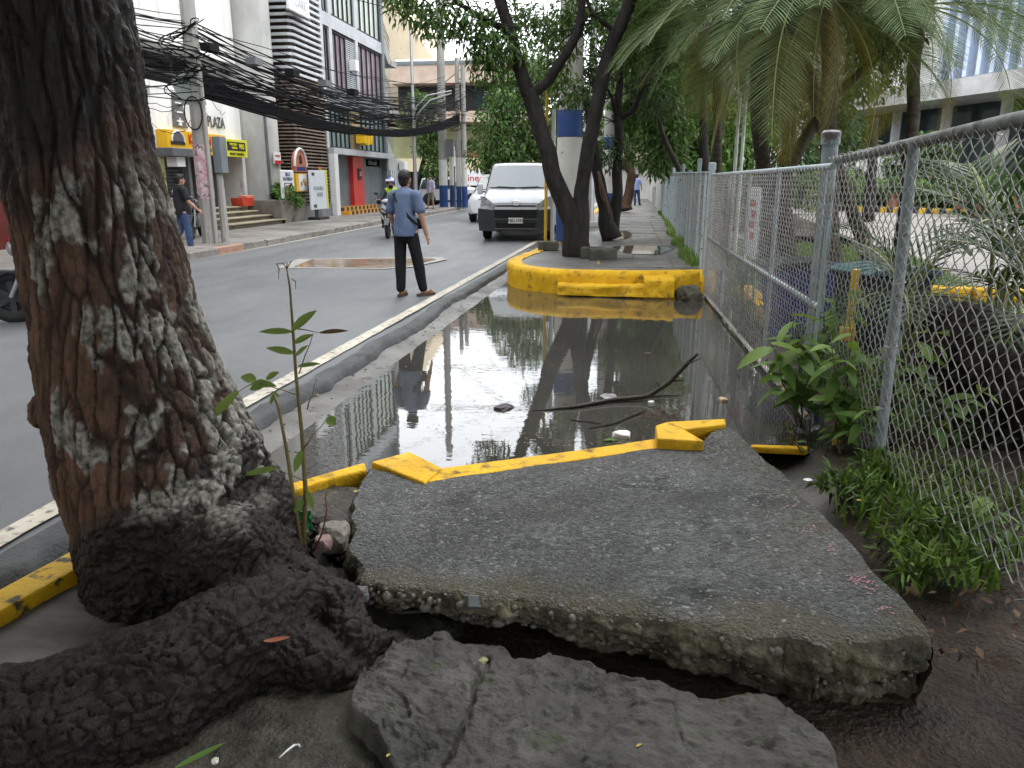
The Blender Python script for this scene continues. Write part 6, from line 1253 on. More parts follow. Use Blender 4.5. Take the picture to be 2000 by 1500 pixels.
def suv(label, loc, rz, paint, group=None):
    c = thing('parked_car' if 'parked' in label else 'car', label, 'car', loc, rz, group)
    carbody([(0, .36, .72, .68, .8, .84, .68), (.1, .32, .86, .75, .89, .98, .8), (.5, .3, .9, .82, .915, 1.08, .82), (1.15, .3, .91, .92, .92, 1.14, .8), (1.25, .3, .91, .95, .92, 1.17, .79), (1.95, .3, .91, 1.0, .92, 1.70, .66), (2.4, .3, .91, 1.0, .92, 1.79, .67), (3.9, .3, .91, 1.0, .92, 1.77, .66), (4.4, .32, .9, 1.0, .9, 1.62, .64), (4.62, .38, .84, .98, .86, 1.1, .76)], paint, c)
    bent('windscreen', [[(x*(.77-.12*t), 1.24+.7*t-.02+.03*x*x, 1.19+.50*t+.02) for x in np.linspace(-1, 1, 9)] for t in np.linspace(.03, .97, 5)], AUTOGL, c)
    for s in (-1, 1):
        for a, b, d0, d1 in ((1.55, 2.55, .55, 0), (2.62, 3.5, 0, 0), (3.56, 4.25, 0, .18)): MB().quad((s*.928, a, 1.05), (s*.928, b, 1.05), (s*.735, b-d1, 1.62), (s*.735, a+d0, 1.62)).build('side_window', AUTOGL, c)
        fpan('headlight', [(s*.5, .74), (s*.84, .78), (s*.86, .92), (s*.6, .9)], -.01, .05, LAMP, c, curve=.15, slope=.1, zref=.8); fpan('fog_lamp', [(s*.6, .46), (s*.78, .47), (s*.78, .58), (s*.62, .58)], -.02, .05, PLBK, c, curve=.12)
        fpan('tail_light', [(s*.6, .85), (s*.85, .85), (s*.84, 1.05), (s*.62, 1.05)], 4.58, .06, REDL, c)
        wheel(c, s*.82, .85, .36, .22); wheel(c, s*.82, 3.65, .36, .22); MB().box(s*1.0-.1, s*1.0+.1, 1.4, 1.52, 1.05, 1.22).build('mirror', paint, c, bevel=.03)
        for y in (.85, 3.65): MB().prism([(y+.44*math.cos(a), .36+.44*math.sin(a)) for a in np.linspace(0, math.pi, 12)], s*.895, s*.917, 'x').build('wheel_arch', PLBK, c)
        for y in (2.58, 3.53): MB().box(s*.92-.004, s*.92+.004, y-.006, y+.006, .4, 1.0).build('door_gap', PLBK, c)
        MB().box(s*.91-.03, s*.91+.03, .5, 4.2, .27, .36).build('sill', PLBK, c)
    fpan('grille', [(-.45, .66), (.45, .66), (.48, .88), (-.48, .88)], -.02, .04, PLBK, c, curve=.1); fpan('number_plate', [(-.22, .5), (.22, .5), (.22, .62), (-.22, .62)], -.04, .03, PLATE, c); return c
suv('white sport utility car half hidden behind the van', (-5.05, 29.0, .115), R(2), CARW)
suv('white car crossing side-on behind the blue and white poles', (-8.9, 50.0, .1), R(90), CARW)
suv('black parked car behind the forked tree on the right', (-2.75, 31, .11), R(4), CARB)
suv('white car far down the street behind the others', (-4.4, 40, .11), R(2), CARW)
# ------------------------------------------------------------------ motorcycles
def spin(prof, n): return prof
def mwheel(parent, y, r, w_=.09, spokes=6):
    wh = wheel(parent, 0, y, r, w_, spokes, mat('alloy_dark', (.05, .05, .055), rough=.4, metal=.5)); return wh
def motorbike(label, loc, rz, paint, style='bike', group=None):
    """faces -y"""
    b = thing('motorcycle', label, 'motorcycle', loc, rz, group); r = .29 if style == 'bike' else .26
    mwheel(b, 0, r); mwheel(b, 1.26, r)
    for s in (-1, 1): MB().tube([(s*.075, 0, r), (s*.075, .16, .62), (s*.075, .26, .9)], [.024, .026, .02], 8).build('fork', RIM, b, smooth=True)
    MB().prism([(-.30, r+.12), (-.1, r+.30), (.18, r+.28), (.3, r+.12), (.2, r+.2), (0, r+.265), (-.2, r+.18)], -.065, .065, 'x').build('front_fender', PLBK if style == 'bike' else paint, b, bevel=.01)
    MB().tube([(-.34, .38, 1.04), (-.2, .3, 1.0), (0, .26, .98), (.2, .3, 1.0), (.34, .38, 1.04)], .014, 8).build('handlebar', PLBK, b, smooth=True)
    for s in (-1, 1):
        MB().tube([(s*.24, .31, 1.0), (s*.3, .24, 1.17)], .007, 6).build('mirror_stalk', PLBK, b); MB().ell((s*.32, .24, 1.2), (.06, .02, .04), 10, 8).build('mirror', PLBK, b, smooth='all')
        MB().tube([(s*.28, .345, 1.02), (s*.37, .40, 1.05)], .019, 8).build('grip', PLBK, b)
    if style == 'bike':
        MB().ell((0, .10, .82), (.11, .09, .10), 14, 10).build('headlight', LAMP, b, smooth='all'); mb = MB(); mb.ell((0, .17, .9), (.13, .13, .13), 14, 10); mb.ell((0, .12, .98), (.1, .06, .06), 10, 8); mb.build('cowl', paint, b, smooth='all')
        mb = MB(); mb.ell((0, .52, .86), (.13, .26, .12), 14, 10); b.children; mb.build('fuel_tank', paint, b, smooth='all'); mb = MB(); mb.ell((0, .98, .79), (.12, .36, .06), 14, 8); mb.build('seat', PLBK, b, smooth='all')
        mb = MB(); mb.ell((0, .58, .45), (.13, .2, .17), 12, 8); mb.box(-.1, .1, .45, .8, .28, .6); mb.build('engine', METALG, b, smooth=True); MB().tube([(0, .2, .85), (0, .6, .62), (0, 1.26, r)], .03, 8).build('frame', PLBK, b)
        MB().tube([(.13, .5, .3), (.16, .9, .3), (.17, 1.45, .42)], [.025, .04, .045], 8).build('exhaust', CHRM, b, smooth=True); mb = MB(); mb.prism([(.75, .6), (1.5, .75), (1.45, .85), (.7, .75)], -.1, .1, 'x'); mb.build('tail', paint, b, bevel=.02)
    else:
        mb = MB(); V = []
        for z, hw, y in ((.32, .13, .20), (.5, .18, .17), (.7, .21, .12), (.88, .17, .14), (.98, .1, .2)): V.append([(-hw, y+.1, z), (-hw*.6, y+.01, z), (0, y-.03, z), (hw*.6, y+.01, z), (hw, y+.1, z)])
        bent('leg_shield', V, PLBK, b)
        for s in (-1, 1): fpan('headlight', [(s*.05, .66), (s*.17, .72), (s*.19, .80), (s*.06, .73)], .085, .03, LAMP, b, curve=.5); fpan('silver_wing', [(s*.06, .76), (s*.18, .84), (s*.13, .93), (s*.03, .84)], .10, .03, VANP, b, curve=.5); fpan('silver_wing', [(s*.10, .48), (s*.18, .56), (s*.19, .68), (s*.13, .6)], .11, .03, VANP, b, curve=.5)
        mb = MB(); mb.ell((0, .27, .99), (.2, .1, .07), 12, 8); mb.build('handlebar_cover', VANP, b, smooth='all'); MB().box(-.15, .15, .35, .8, .27, .33).build('footboard', PLBK, b, bevel=.02)
        mb = MB(); mb.ell((0, 1.0, .55), (.17, .42, .2), 14, 10); mb.build('rear_body', paint, b, smooth='all'); mb = MB(); mb.ell((0, .98, .76), (.14, .38, .06), 14, 8); mb.build('seat', PLBK, b, smooth='all'); MB().box(-.1, .1, .07, .1, .42, .5).build('number_plate', PLATE, b)
    return b
REDB = mat('red_bike_paint', (.30, .012, .02), (.34, .02, .03), scale=2, rough=.25, coat=.5)
motorbike('red motorcycle at the left edge coming out behind the big trunk', (*onz(34, 632, .1)[:2], .115), R(-62), REDB)
motorbike('black and silver scooter ridden towards the camera', (-6.45, 20.6, .115), R(8), CARB, 'scooter')
motorbike('dark motorcycle parked behind the nearest cable pole', (-10.6, 17.9, ZL), R(20), CARB)
# ------------------------------------------------------------------ people: one grown body each, clothes and hair as children
SKIN = mat('skin', (.32, .17, .11), (.38, .21, .14), scale=9, rough=.5); HAIR = mat('black_hair', (.010, .009, .009), (.02, .017, .015), scale=40, rough=.45)
def person(label, loc, rz, J, shirt, pants, shoe, hair='short', sleeve=.55, group=None, vox=.011, shorts=False, fingers=True):
    """J: joint positions in metres, figure faces +y"""
    p = thing('person', label, 'person', loc, rz, group); V = Vector
    g = {k: V(v) for k, v in J.items()}; hd = g['head']; nk = g['neck']; mb = MB()
    mb.ell(hd, (.077, .095, .118), 18, 14); mb.ell(hd+V((0, .03, -.06)), (.058, .065, .065), 14, 10); mb.cap(nk-V((0, 0, .02)), hd-V((0, .01, .08)), .056, .05)
    mb.cap(hd+V((0, .088, .0)), hd+V((0, .105, -.028)), .011, .016, 8)                       # nose
    for s in (-1, 1): mb.ell(hd+V((s*.078, -.008, -.01)), (.012, .026, .034), 10, 8)
    ch = (g['ls']+g['rs'])/2; pel = g['pel']
    mb.cap(ch+V((0, 0, -.02)), pel, .125, .125, 14, .75); mb.cap(g['ls'], g['rs'], .065, .065, 12)
    for a in 'lr':
        mb.cap(g[a+'s'], g[a+'e'], .05, .042); mb.cap(g[a+'e'], g[a+'w'], .041, .028)
        h, k, f = g[a+'h'], g[a+'k'], g[a+'a']; mb.cap(h, k, .085, .058); mb.cap(k, f, .058, .038); to = g[a+'t']; mb.cap(f-V((0, 0, .035)), to, .036, .028, 10)
        wv = g[a+'w']; d = (wv-g[a+'e']).normalized(); palm = wv+d*.055; mb.cap(wv, palm, .026, .034, 10, .6)
        sx = -1 if a == 'l' else 1; ac_ = V((0, 1, 0)); ac_ = (ac_-d*ac_.dot(d)).normalized(); inw = d.cross(ac_)*(1 if a == 'l' else -1)
        if fingers:
            for q, (o_, ln) in enumerate(((-.028, .055), (-.009, .068), (.01, .072), (.028, .062))):
                b0 = palm+d*.02+ac_*o_; b1 = b0+d*ln*.55; b2 = b1+(d*.75+inw*.5)*ln*.5; mb.tube([b0-d*.02, b0, b1, b2], [.0095, .0095, .009, .0075], 8)
            t0 = wv+d*.035+ac_*.03; mb.tube([t0-ac_*.015, t0, t0+ac_*.022+d*.03, t0+ac_*.024+d*.055], [.012, .0115, .0105, .0085], 8)
    link('body', remesh(mb, vox*.75 if fingers else vox, 3), SKIN, p)
    # shirt
    mb = MB(); mb.cap(ch+V((0, 0, -.03)), pel+V((0, 0, .06)), .158, .172, 18, .8); mb.cap(pel+V((0, 0, .10)), pel+V((0, 0, -.06)), .176, .184, 18, .86); mb.cap(g['ls']+V((.02, 0, -.005)), g['rs']-V((.02, 0, .005)), .078, .078, 14); mb.cap(nk-V((0, 0, .07)), nk-V((0, .0, .035)), .075, .064)
    for a in 'lr': mb.cap(g[a+'s'], g[a+'s'].lerp(g[a+'e'], sleeve*1.25), .072, .073, 14)
    me = remesh(mb, vox, 5); co = get_co(me).astype(float); no = get_no(me).astype(float)
    co += no*np.array([.009*noise.noise(Vector((x*7+4*z, y*7, z*5)))+.008*(.5-abs(noise.noise(Vector((x*9+5*z, y*9, z*6)))))+.003*noise.noise(Vector((x*22, y*22, z*9))) for x, y, z in co])[:, None]; set_co(me, co)
    keep = me; bm = bmesh.new(); bm.from_mesh(me); zc = pel.z-.085; bmesh.ops.bisect_plane(bm, geom=bm.verts[:]+bm.edges[:]+bm.faces[:], plane_co=(0, 0, zc), plane_no=(0, 0, -1), clear_outer=True); bm.to_mesh(me); bm.free(); link('shirt', me, shirt, p)
    # trousers
    mb = MB(); mb.cap(pel+V((0, 0, .02)), pel-V((0, 0, .03)), .14, .145, 16, .8)
    for a in 'lr':
        h, k, f = g[a+'h'], g[a+'k'], g[a+'a']; mb.cap(h-V((0, 0, .03)), k, .092, .078, 14)
        if shorts: continue
        mb.cap(k, f+V((0, 0, .02)), .079, .064, 14)
    me = remesh(mb, vox, 4); co = get_co(me).astype(float); no = get_no(me).astype(float); co += no*np.array([.005*noise.noise(Vector((x*9, y*9, z*7))) for x, y, z in co])[:, None]; set_co(me, co); link('trousers', me, pants, p)
    for a in 'lr':
        f, to = g[a+'a'], g[a+'t']; d = (to-f); d.z = 0; d.normalize(); mb = MB(); c = f+d*.05; hw = V((-d.y, d.x, 0))
        pts = [c+d*(.155*math.cos(t))+hw*(.052*math.sin(t)) for t in np.linspace(0, 2*math.pi, 18)[:-1]]
        zs = f.z-.078; nn_ = len(pts); mb.add([V((q.x, q.y, zs-.012)) for q in pts]+[V((q.x, q.y, zs+.018)) for q in pts], [tuple(range(nn_))[::-1], tuple(range(nn_, 2*nn_))]+[(i, (i+1) % nn_, nn_+(i+1) % nn_, nn_+i) for i in range(nn_)])
        if shoe is not None: 
            if 'slipper' in shoe.name: mb.tube([c+d*.11+V((0, 0, zs-c.z+.02)), c+d*.06+hw*.03+V((0, 0, zs-c.z+.055)), c-d*.0+hw*.045+V((0, 0, zs-c.z+.02))], .01, 6); mb.tube([c+d*.11+V((0, 0, zs-c.z+.02)), c+d*.06-hw*.03+V((0, 0, zs-c.z+.055)), c-d*.0-hw*.045+V((0, 0, zs-c.z+.02))], .01, 6)
            else: mb.cap(f-V((0, 0, .045)), to+V((0, 0, .005)), .048, .042, 10)
            mb.build('slipper' if 'slipper' in shoe.name else 'shoe', shoe, p, smooth=True)
    if hair == 'short':
        mb = MB(); mb.ell(hd+V((0, -.014, .028)), (.087, .097, .104), 18, 12); mb.ell(hd+V((0, -.045, -.03)), (.07, .055, .07), 12, 10); mb.ell(hd+V((0, .04, .075)), (.07, .06, .05), 12, 8); me = remesh(mb, .008, 2, 'hair'); co = get_co(me).astype(float); no = get_no(me).astype(float); co += no*np.array([.007*noise.noise(Vector(q)*45) for q in co])[:, None]; set_co(me, co); link('hair', me, HAIR, p)
    return p
BLUESH = mat('blue_grey_shirt', (.085, .115, .195), (.11, .145, .23), scale=5, rough=.8, bump=.002, bscale=30); BLKT = mat('black_trousers', (.006, .006, .007), (.012, .012, .014), scale=4, rough=.8, bump=.002, bscale=20); SLIP = mat('brown_slipper', (.06, .035, .025), (.10, .06, .04), scale=6, rough=.6); SHOEB = mat('black_shoe', (.015, .015, .016), rough=.5)
Jm = dict(head=(.0, .02, 1.555), neck=(0, -.01, 1.40), ls=(-.165, 0, 1.345), rs=(.165, 0, 1.345), le=(-.235, .05, 1.07), re=(.235, -.01, 1.08), lw=(-.215, .20, .86), rw=(.285, .03, .83), pel=(0, 0, .90), lh=(-.085, 0, .86), rh=(.085, 0, .86), lk=(-.095, .0, .47), rk=(.14, .05, .47), la=(-.075, -.06, .085), ra=(.195, .07, .085), lt=(-.075, .10, .03), rt=(.29, .20, .03))
man = person('man from behind in blue grey short-sleeved shirt and black trousers walking on the road', (*onz(797, 576, .12)[:2], .115), R(-6), Jm, BLUESH, BLKT, SLIP, vox=.010)
STRAP = mat('black_strap', (.014, .014, .016), rough=.6)
mb = MB(); pth = [Vector(q) for q in ((-.14, .02, 1.425), (-.12, -.10, 1.37), (-.06, -.142, 1.27), (.02, -.148, 1.17), (.10, -.138, 1.07), (.155, -.09, 1.0), (.175, .0, .96))]
for a, b in zip(pth, pth[1:]): d = (b-a).normalized(); s_ = d.cross(Vector((0, 1, 0))).normalized()*.017; mb.add([a-s_, a+s_, b+s_, b-s_, a-s_+Vector((0, .012, 0)), a+s_+Vector((0, .012, 0)), b+s_+Vector((0, .012, 0)), b-s_+Vector((0, .012, 0))], [(0, 1, 2, 3), (7, 6, 5, 4), (0, 3, 7, 4), (1, 5, 6, 2)])
mb.build('bag_strap', STRAP, man)
MB().ell((.12, .17, .97), (.11, .05, .08), 12, 8).build('sling_bag', STRAP, man, smooth='all')
mb = MB(); mb.tube([(.085*math.cos(a), -.012+.075*math.sin(a), 1.408+.008*math.sin(a)) for a in np.linspace(0, 2*math.pi, 18)], .016, 6); mb.build('collar', BLUESH, man, smooth='all')
# pedestrian with the small backpack on the far side
Jp = dict(Jm); Jp.update(lk=(-.10, -.04, .47), la=(-.11, -.28, .16), lt=(-.11, -.16, .06), rk=(.09, .06, .46), ra=(.09, .08, .085), rt=(.12, .22, .03), re=(.25, .06, 1.10), rw=(.27, .24, .92), le=(-.24, -.05, 1.08), lw=(-.24, -.02, .85))
JEAN = mat('blue_jeans', (.03, .05, .11), (.055, .085, .17), scale=5, rough=.8); BLKS = mat('black_tshirt', (.011, .011, .013), (.02, .02, .022), scale=5, rough=.85)
ped = person('man in black t-shirt and jeans with small grey backpack walking by the far kerb', (*onz(364, 492, .12)[:2], .115), R(-38), Jp, BLKS, JEAN, SHOEB, vox=.014)
mb = MB(); mb.cap((-.03, -.165, 1.10), (-.03, -.17, .93), .085, .12, 14, .5); me = remesh(mb, .014, 2); link('backpack', me, mat('grey_patterned_fabric', (.12, .13, .14), (.3, .31, .33), scale=26, rough=.8), ped)
mb = MB(); mb.tube([(-.03+.032*math.cos(a), -.137+.03*0, 1.30+.032*math.sin(a)) for a in np.linspace(0, 6.2832, 16)], .013, 6); mb.build('white_ring_print', SWHT, ped)
# scooter rider
Jr = dict(head=(0, .05, 1.45), neck=(0, .0, 1.30), ls=(-.18, 0, 1.25), rs=(.18, 0, 1.25), le=(-.30, .18, 1.02), re=(.30, .18, 1.02), lw=(-.33, .42, 1.02), rw=(.33, .42, 1.02), pel=(0, -.10, .82), lh=(-.1, -.08, .80), rh=(.1, -.08, .80), lk=(-.2, .32, .70), rk=(.2, .32, .70), la=(-.2, .25, .36), ra=(.2, .25, .36), lt=(-.2, .42, .32), rt=(.2, .42, .32))
rd = person('scooter rider in yellow green safety vest and blue helmet', (-6.55, 21.4, .115), R(188), Jr, mat('dark_jacket', (.02, .025, .04), (.035, .04, .06), scale=5, rough=.7), BLKT, SHOEB, hair=None, sleeve=.95, vox=.014, fingers=False)
VEST = mat('hi_vis_vest', (.3, .44, .02), (.36, .5, .04), scale=4, rough=.7); mb = MB(); mb.cap((0, .0, 1.22), (0, -.06, .93), .172, .175, 16, .76); mb.cap((-.12, 0, 1.265), (.12, 0, 1.265), .085, .085, 12); me = remesh(mb, .016, 3); link('vest', me, VEST, rd); MB().box(-.05, .05, .118, .15, .9, 1.3).build('vest_opening', mat('navy_shirt', (.03, .05, .12), rough=.8), rd)
HELM = mat('blue_helmet', (.03, .05, .28), (.05, .08, .33), scale=3, rough=.2, coat=.8); mb = MB(); mb.ell((0, .04, 1.49), (.125, .145, .14), 18, 12); me = remesh(mb, .012, 1); bm = bmesh.new(); bm.from_mesh(me); bmesh.ops.bisect_plane(bm, geom=bm.verts[:]+bm.edges[:]+bm.faces[:], plane_co=(0, .1, 1.47), plane_no=(0, .45, -.9), clear_outer=True); bm.to_mesh(me); bm.free(); link('helmet', me, HELM, rd)
mb = MB(); mb.prism([(-.11, 1.52), (.11, 1.52), (.12, 1.57), (-.12, 1.57)], .15, .23, 'y'); mb.build('visor', SWHT, rd, bevel=.01); mb = MB(); mb.cap((0, .10, 1.37), (0, .13, 1.385), .07, .05); mb.build('face_mask', BLKT, rd, smooth='all')
# rider of the red motorcycle (mostly behind the trunk) and far pedestrians
q = onz(34, 632, .1); d_ = Vector((math.sin(R(-62)), -math.cos(R(-62)), 0))*-1; rp = Vector((q.x, q.y, .115))+Vector((-math.sin(R(-62)), math.cos(R(-62)), 0))*.82
Jr2 = dict(Jr); Jr2.update(lw=(-.33, .45, 1.05), rw=(.33, .45, 1.05), le=(-.3, .2, 1.08), re=(.3, .2, 1.08))
person('rider of the red motorcycle, one bare arm showing beside the trunk', rp, R(-62+180), Jr2, mat('maroon_shirt', (.08, .015, .02), (.1, .02, .03), scale=4, rough=.8), JEAN, SHOEB, sleeve=.5, vox=.016, fingers=False)
Jw = dict(Jm)
wp = person('pedestrian in pale lilac shirt and shorts by the corner poles', (*onz(843, 408, ZL)[:2], ZL), R(150), Jw, mat('lilac_shirt', (.36, .34, .46), (.42, .40, .5), scale=4, rough=.8), mat('khaki_shorts', (.2, .17, .13), (.25, .22, .17), scale=4, rough=.8), SLIP, sleeve=.9, vox=.018, shorts=True, fingers=False)
person('distant pedestrian in pale blue far down the right pavement', (.45, 44, ZP), R(10), Jm, mat('pale_blue_shirt', (.2, .25, .45), (.25, .3, .5), scale=4, rough=.8), JEAN, SHOEB, vox=.02, fingers=False)
# ------------------------------------------------------------------ unseen trees added behind and beside the viewer to darken the foreground
for k, (x, y, lab) in enumerate(((-1.4, -4.5, 'added unseen street tree shading from behind the viewpoint on the kerb side'), (1.6, -7.5, 'added unseen street tree farther back, blocking sky behind the viewpoint'), (4.6, -1.5, 'added unseen shade tree right of the viewpoint beyond the fence'), (5.6, 4.0, 'added unseen shade tree at the right beyond the near fence panel'), (-1.2, -11, 'last added unseen street tree behind the viewpoint'))):
    t = thing('street_tree', lab, 'tree', (x, y, .1)); limb(t, [(x, y, 0), (x+.2, y, 2), (x-.1, y+.3, 4.2)], [.28, .2, .14])
    cs = [Vector((x+1.9*math.cos(a)*q, y+1.9*math.sin(a)*q, 3.6+.7*(j % 3)+(.8 if k < 3 else 1.6))) for j, (a, q) in enumerate((i*.9, .3+.7*((i*.37) % 1)) for i in range(12))]
    leaves('crown', cs, [(1.4, 1.4, .9)]*12, 8500, .42, LEAF_D, t, seed=700+k)
# ------------------------------------------------------------------ things behind the fence
BINK = mat('dark_bin_plastic', (.012, .02, .022), (.02, .03, .032), scale=3, rough=.45); BLUEP = mat('blue_plastic', (.02, .03, .16), (.03, .045, .2), scale=3, rough=.4); TEALP = mat('teal_lid', (.03, .08, .09), (.05, .1, .11), scale=3, rough=.4)
def bin_(label, x, y, rz, body, lid, hand, h=.78):
    b = thing('wheelie_bin', label, 'bin', (x, y, .03), rz)
    V = []; F = []
    for z, a, c in ((0, .20, .20), (.05, .21, .22), (h, .27, .32), (h+.04, .29, .34), (h+.04, .26, .31), (h-.1, .25, .3)): V += [(-a, -c, z), (a, -c, z), (a, c, z), (-a, c, z)]
    for i in range(5):
        for k in range(4): F.append((i*4+k, i*4+(k+1) % 4, (i+1)*4+(k+1) % 4, (i+1)*4+k))
    mb = MB(); mb.add(V, F+[(3, 2, 1, 0)]); mb.build('tub', body, b, bevel=.02)
    mb = MB(); mb.prism([(-.36, h+.05), (.33, h+.05), (.33, h+.09), (.1, h+.13), (-.3, h+.1), (-.36, h+.07)], -.3, .3, 'x'); mb.build('lid', lid, b, bevel=.015)
    MB().tube([(-.24, .4, h+.06), (.24, .4, h+.06)], .02, 8).build('handle', hand, b)
    for s in (-1, 1): MB().tube([(s*.22, .32, h), (s*.22, .4, h+.06)], .018, 6).build('bracket', hand, b); wheel(b, s*.27, .22, .1, .05)
    return b
bin_('dark wheelie bin with blue handle behind the thick fence post', 2.28, 7.3, R(-70), BINK, TEALP, BLUEP)
bin_('blue wheelie bin seen through the gate mesh', 1.78, 8.35, R(-80), BLUEP, BINK, BLUEP, .72)
yb = thing('yellow_bracket', 'upright yellow bar beside the dark bin', 'bar', (1.95, 6.95, .1)); MB().box(1.92, 1.98, 6.93, 6.98, .35, .92).build('bar', YPT, yb, world=True, bevel=.008); MB().box(1.88, 1.99, 6.9, 7.0, .30, .42).build('foot', YPT, yb, world=True, bevel=.01); MB().tube([(1.95, 6.95, .0), (1.95, 6.95, .32)], .02, 6).build('stake', METALG, yb, world=True)
sb = thing('sign_board', 'white board with worn red lettering leaning inside the gate', 'sign', (1.55, 9.6, .7)); q = Vector((1.46, 9.5, 0))
mb = MB(); mb.box(1.44, 1.47, 9.15, 9.85, .78, 1.58); mb.build('board', SWHT, sb, world=True, bevel=.008)
for k, (a, b, z) in enumerate(((9.25, 9.7, 1.36), (9.22, 9.55, 1.24), (9.3, 9.75, 1.12), (9.25, 9.5, 1.0))): MB().box(1.436, 1.4395, a, b, z, z+.075).build('red_mark', SRED, sb, world=True)
for y in (9.3, 9.75): MB().tube([(1.5, y, .0), (1.5, y, 1.5)], .016, 6).build('leg', PIPE_G, sb, world=True)
lg = thing('fallen_log', 'thick black rotting log lying behind the near fence panel', 'log', (2.6, 5.4, .3)); LOGM = mat('rotten_bark', (.010, .008, .007), (.03, .022, .018), scale=8, detail=8, rough=.75, bump=.04, bscale=22, c3=(.08, .045, .025), s3=14, t3=.66)
mb = MB(); mb.tube([ony(1790, 620, 6.0), ony(1860, 660, 5.7), ony(1960, 720, 5.3), ony(2080, 800, 4.8), ony(2300, 930, 4.4)], [.16, .27, .30, .30, .26], 18); mb.tube([ony(1880, 680, 5.6), ony(1890, 800, 5.4), ony(1880, 900, 5.2)], [.12, .13, .18], 12); mb.tube([ony(1980, 760, 5.2), ony(1960, 880, 4.9), ony(1970, 980, 4.7)], [.15, .14, .2], 12); mb.tube([ony(1820, 650, 5.9), ony(1790, 720, 5.7), ony(1750, 760, 5.6)], [.08, .05, .03], 8)
me = remesh(mb, .022, 3, 'log'); co = get_co(me).astype(float); no = get_no(me).astype(float); co += no*np.array([.05*noise.noise(Vector(p)*6)+.03*noise.noise(Vector(p)*15) for p in co])[:, None]; set_co(me, co-np.array(lg.location)); link('bark', me, LOGM, lg)
sh = thing('pale_sheet', 'pale lilac corrugated plastic sheet behind the black log', 'sheet', (2.9, 6.3, .1)); P_ = []
for j in range(6):
    for i in range(60): P_.append((2.1+i*.03, 6.55+.018*math.sin(i*1.3)-.1*j/5, .02+.62*j/5))
link('sheet', grid_mesh('sheet', np.array(P_)-np.array(sh.location), 60, 6), mat('lilac_sheet', (.36, .34, .42), (.44, .42, .5), scale=3, rough=.4), sh)
rock('white_stone', (2.35, 7.6, .35), (.16, .16, .2), WHT, 5.0, 'white painted stone among the leaves behind the fence', 'stone')
# areca palms close behind the fence
ar_m = [frond_mesh(1.25, .55+.1*i, 13, .42, 30+i, .75, .021, .3) for i in range(3)]; set_mats(ar_m, leafmat('areca_leaflet', (.018, .045, .012), (.036, .075, .02), island=.3, back=.12))
def areca(label, base, n, seed, sc=(.8, 1.1), az=(0, 360), pit=(-.7, .35), h=.5):
    p = thing('areca_palm', label, 'palm', base, 0, 'small palms behind the near fence'); r = random.Random(seed)
    for k in range(5): a = Vector(base); b_ = a+Vector((r.uniform(-.15, .15), r.uniform(-.15, .15), h*r.uniform(.6, 1.1))); MB().tube([a-Vector((0, 0, .1)), b_], [.02, .014], 6).build('cane', RACH, p, world=True)
    add_fronds(p, Vector(base)+Vector((0, 0, h)), n, ar_m, None, seed, pit, az, sc)
areca('young palm whose fronds poke through the fence beside the thick post', (1.95, 5.7, .1), 8, 51, (.55, .8), h=.75)
areca('leafy young palm above the black log at the right edge', (2.45, 4.9, .1), 11, 52, (.6, .85), h=.8)
areca('taller young palm arching over the top rail', (2.6, 5.8, .1), 9, 53, (.75, 1.0), h=1.1)
areca('young palm beyond the log nearer the drive', (3.3, 6.6, .1), 10, 54, (.7, .95), h=.7)
# broad-leaved plants at the foot of the fence: every leaf its own part
lm = []
for k in range(3): mb = MB(); blade(mb, (0, 0, 0), (1, 0, 0), (0, 0, 1), 1.0, .46, .25+.1*k, 6, .1); q_ = mb.mesh('leaf', False); q_.polygons.foreach_set('use_smooth', [True]*len(q_.polygons)); lm.append(q_)
LG1 = leafmat('broad_leaf', (.075, .15, .032), (.13, .22, .055), island=.0, back=.3); LG2 = leafmat('young_broad_leaf', (.12, .2, .04), (.17, .26, .06), island=.0, back=.3)
for q_ in lm: q_.materials.append(LG1)
lm2 = [q_.copy() for q_ in lm]
for q_ in lm2: q_.materials.clear(); q_.materials.append(LG2)
def leafy(label, base, hgt, n, size, seed, spread=.25, cat='plant', lean=(0, 0)):
    p = thing('leafy_plant', label, cat, base, 0, None); r = random.Random(seed); B = Vector(base)
    for s in range(max(3, n//12)):
        tip = B+Vector((r.uniform(-1, 1)*spread+lean[0], r.uniform(-1, 1)*spread+lean[1], hgt*r.uniform(.6, 1.05))); st_ = wander(B+Vector((r.uniform(-.05, .05), r.uniform(-.05, .05), -.03)), tip, 6, .15, seed+s)
        MB().tube(st_, [.007, .0065, .006, .005, .004, .003, .002], 6).build('stem', STEM, p, smooth='all', world=True)
        m_ = n//max(3, n//12)
        for k in range(m_):
            t = .25+.75*k/m_; i = min(5, int(t*6)); q = st_[i].lerp(st_[i+1], t*6-i); o = bpy.data.objects.new('leaf', r.choice(lm2 if t > .85 else lm)); COL.objects.link(o); o.parent = p
            o.location = q-B; a = k*2.4+r.uniform(-.4, .4); o.rotation_euler = (r.uniform(-.4, .4), r.uniform(-.35, .5), a); ss = size*r.uniform(.65, 1.15); o.scale = (ss, ss, ss)
leafy('broad-leaved plant growing through the gate end beside the water', (1.22, 5.25, .05), .8, 44, .24, 61, .24, lean=(-.12, 0))
leafy('tall leafy weed against the thick fence post', (1.36, 5.75, .05), .9, 50, .21, 62, .28)
leafy('bushy weed between thick post and near post', (1.42, 5.0, .06), .72, 80, .19, 63, .34)
leafy('low leafy weed in front of the near fence post', (1.3, 4.72, .06), .42, 44, .16, 64, .26)
leafy('leafy weed inside the fence behind the near post', (1.75, 4.8, .08), .78, 60, .18, 65, .36)
leafy('small weed at the right edge by the loose mesh', (1.75, 3.35, .1), .35, 26, .12, 66, .2)
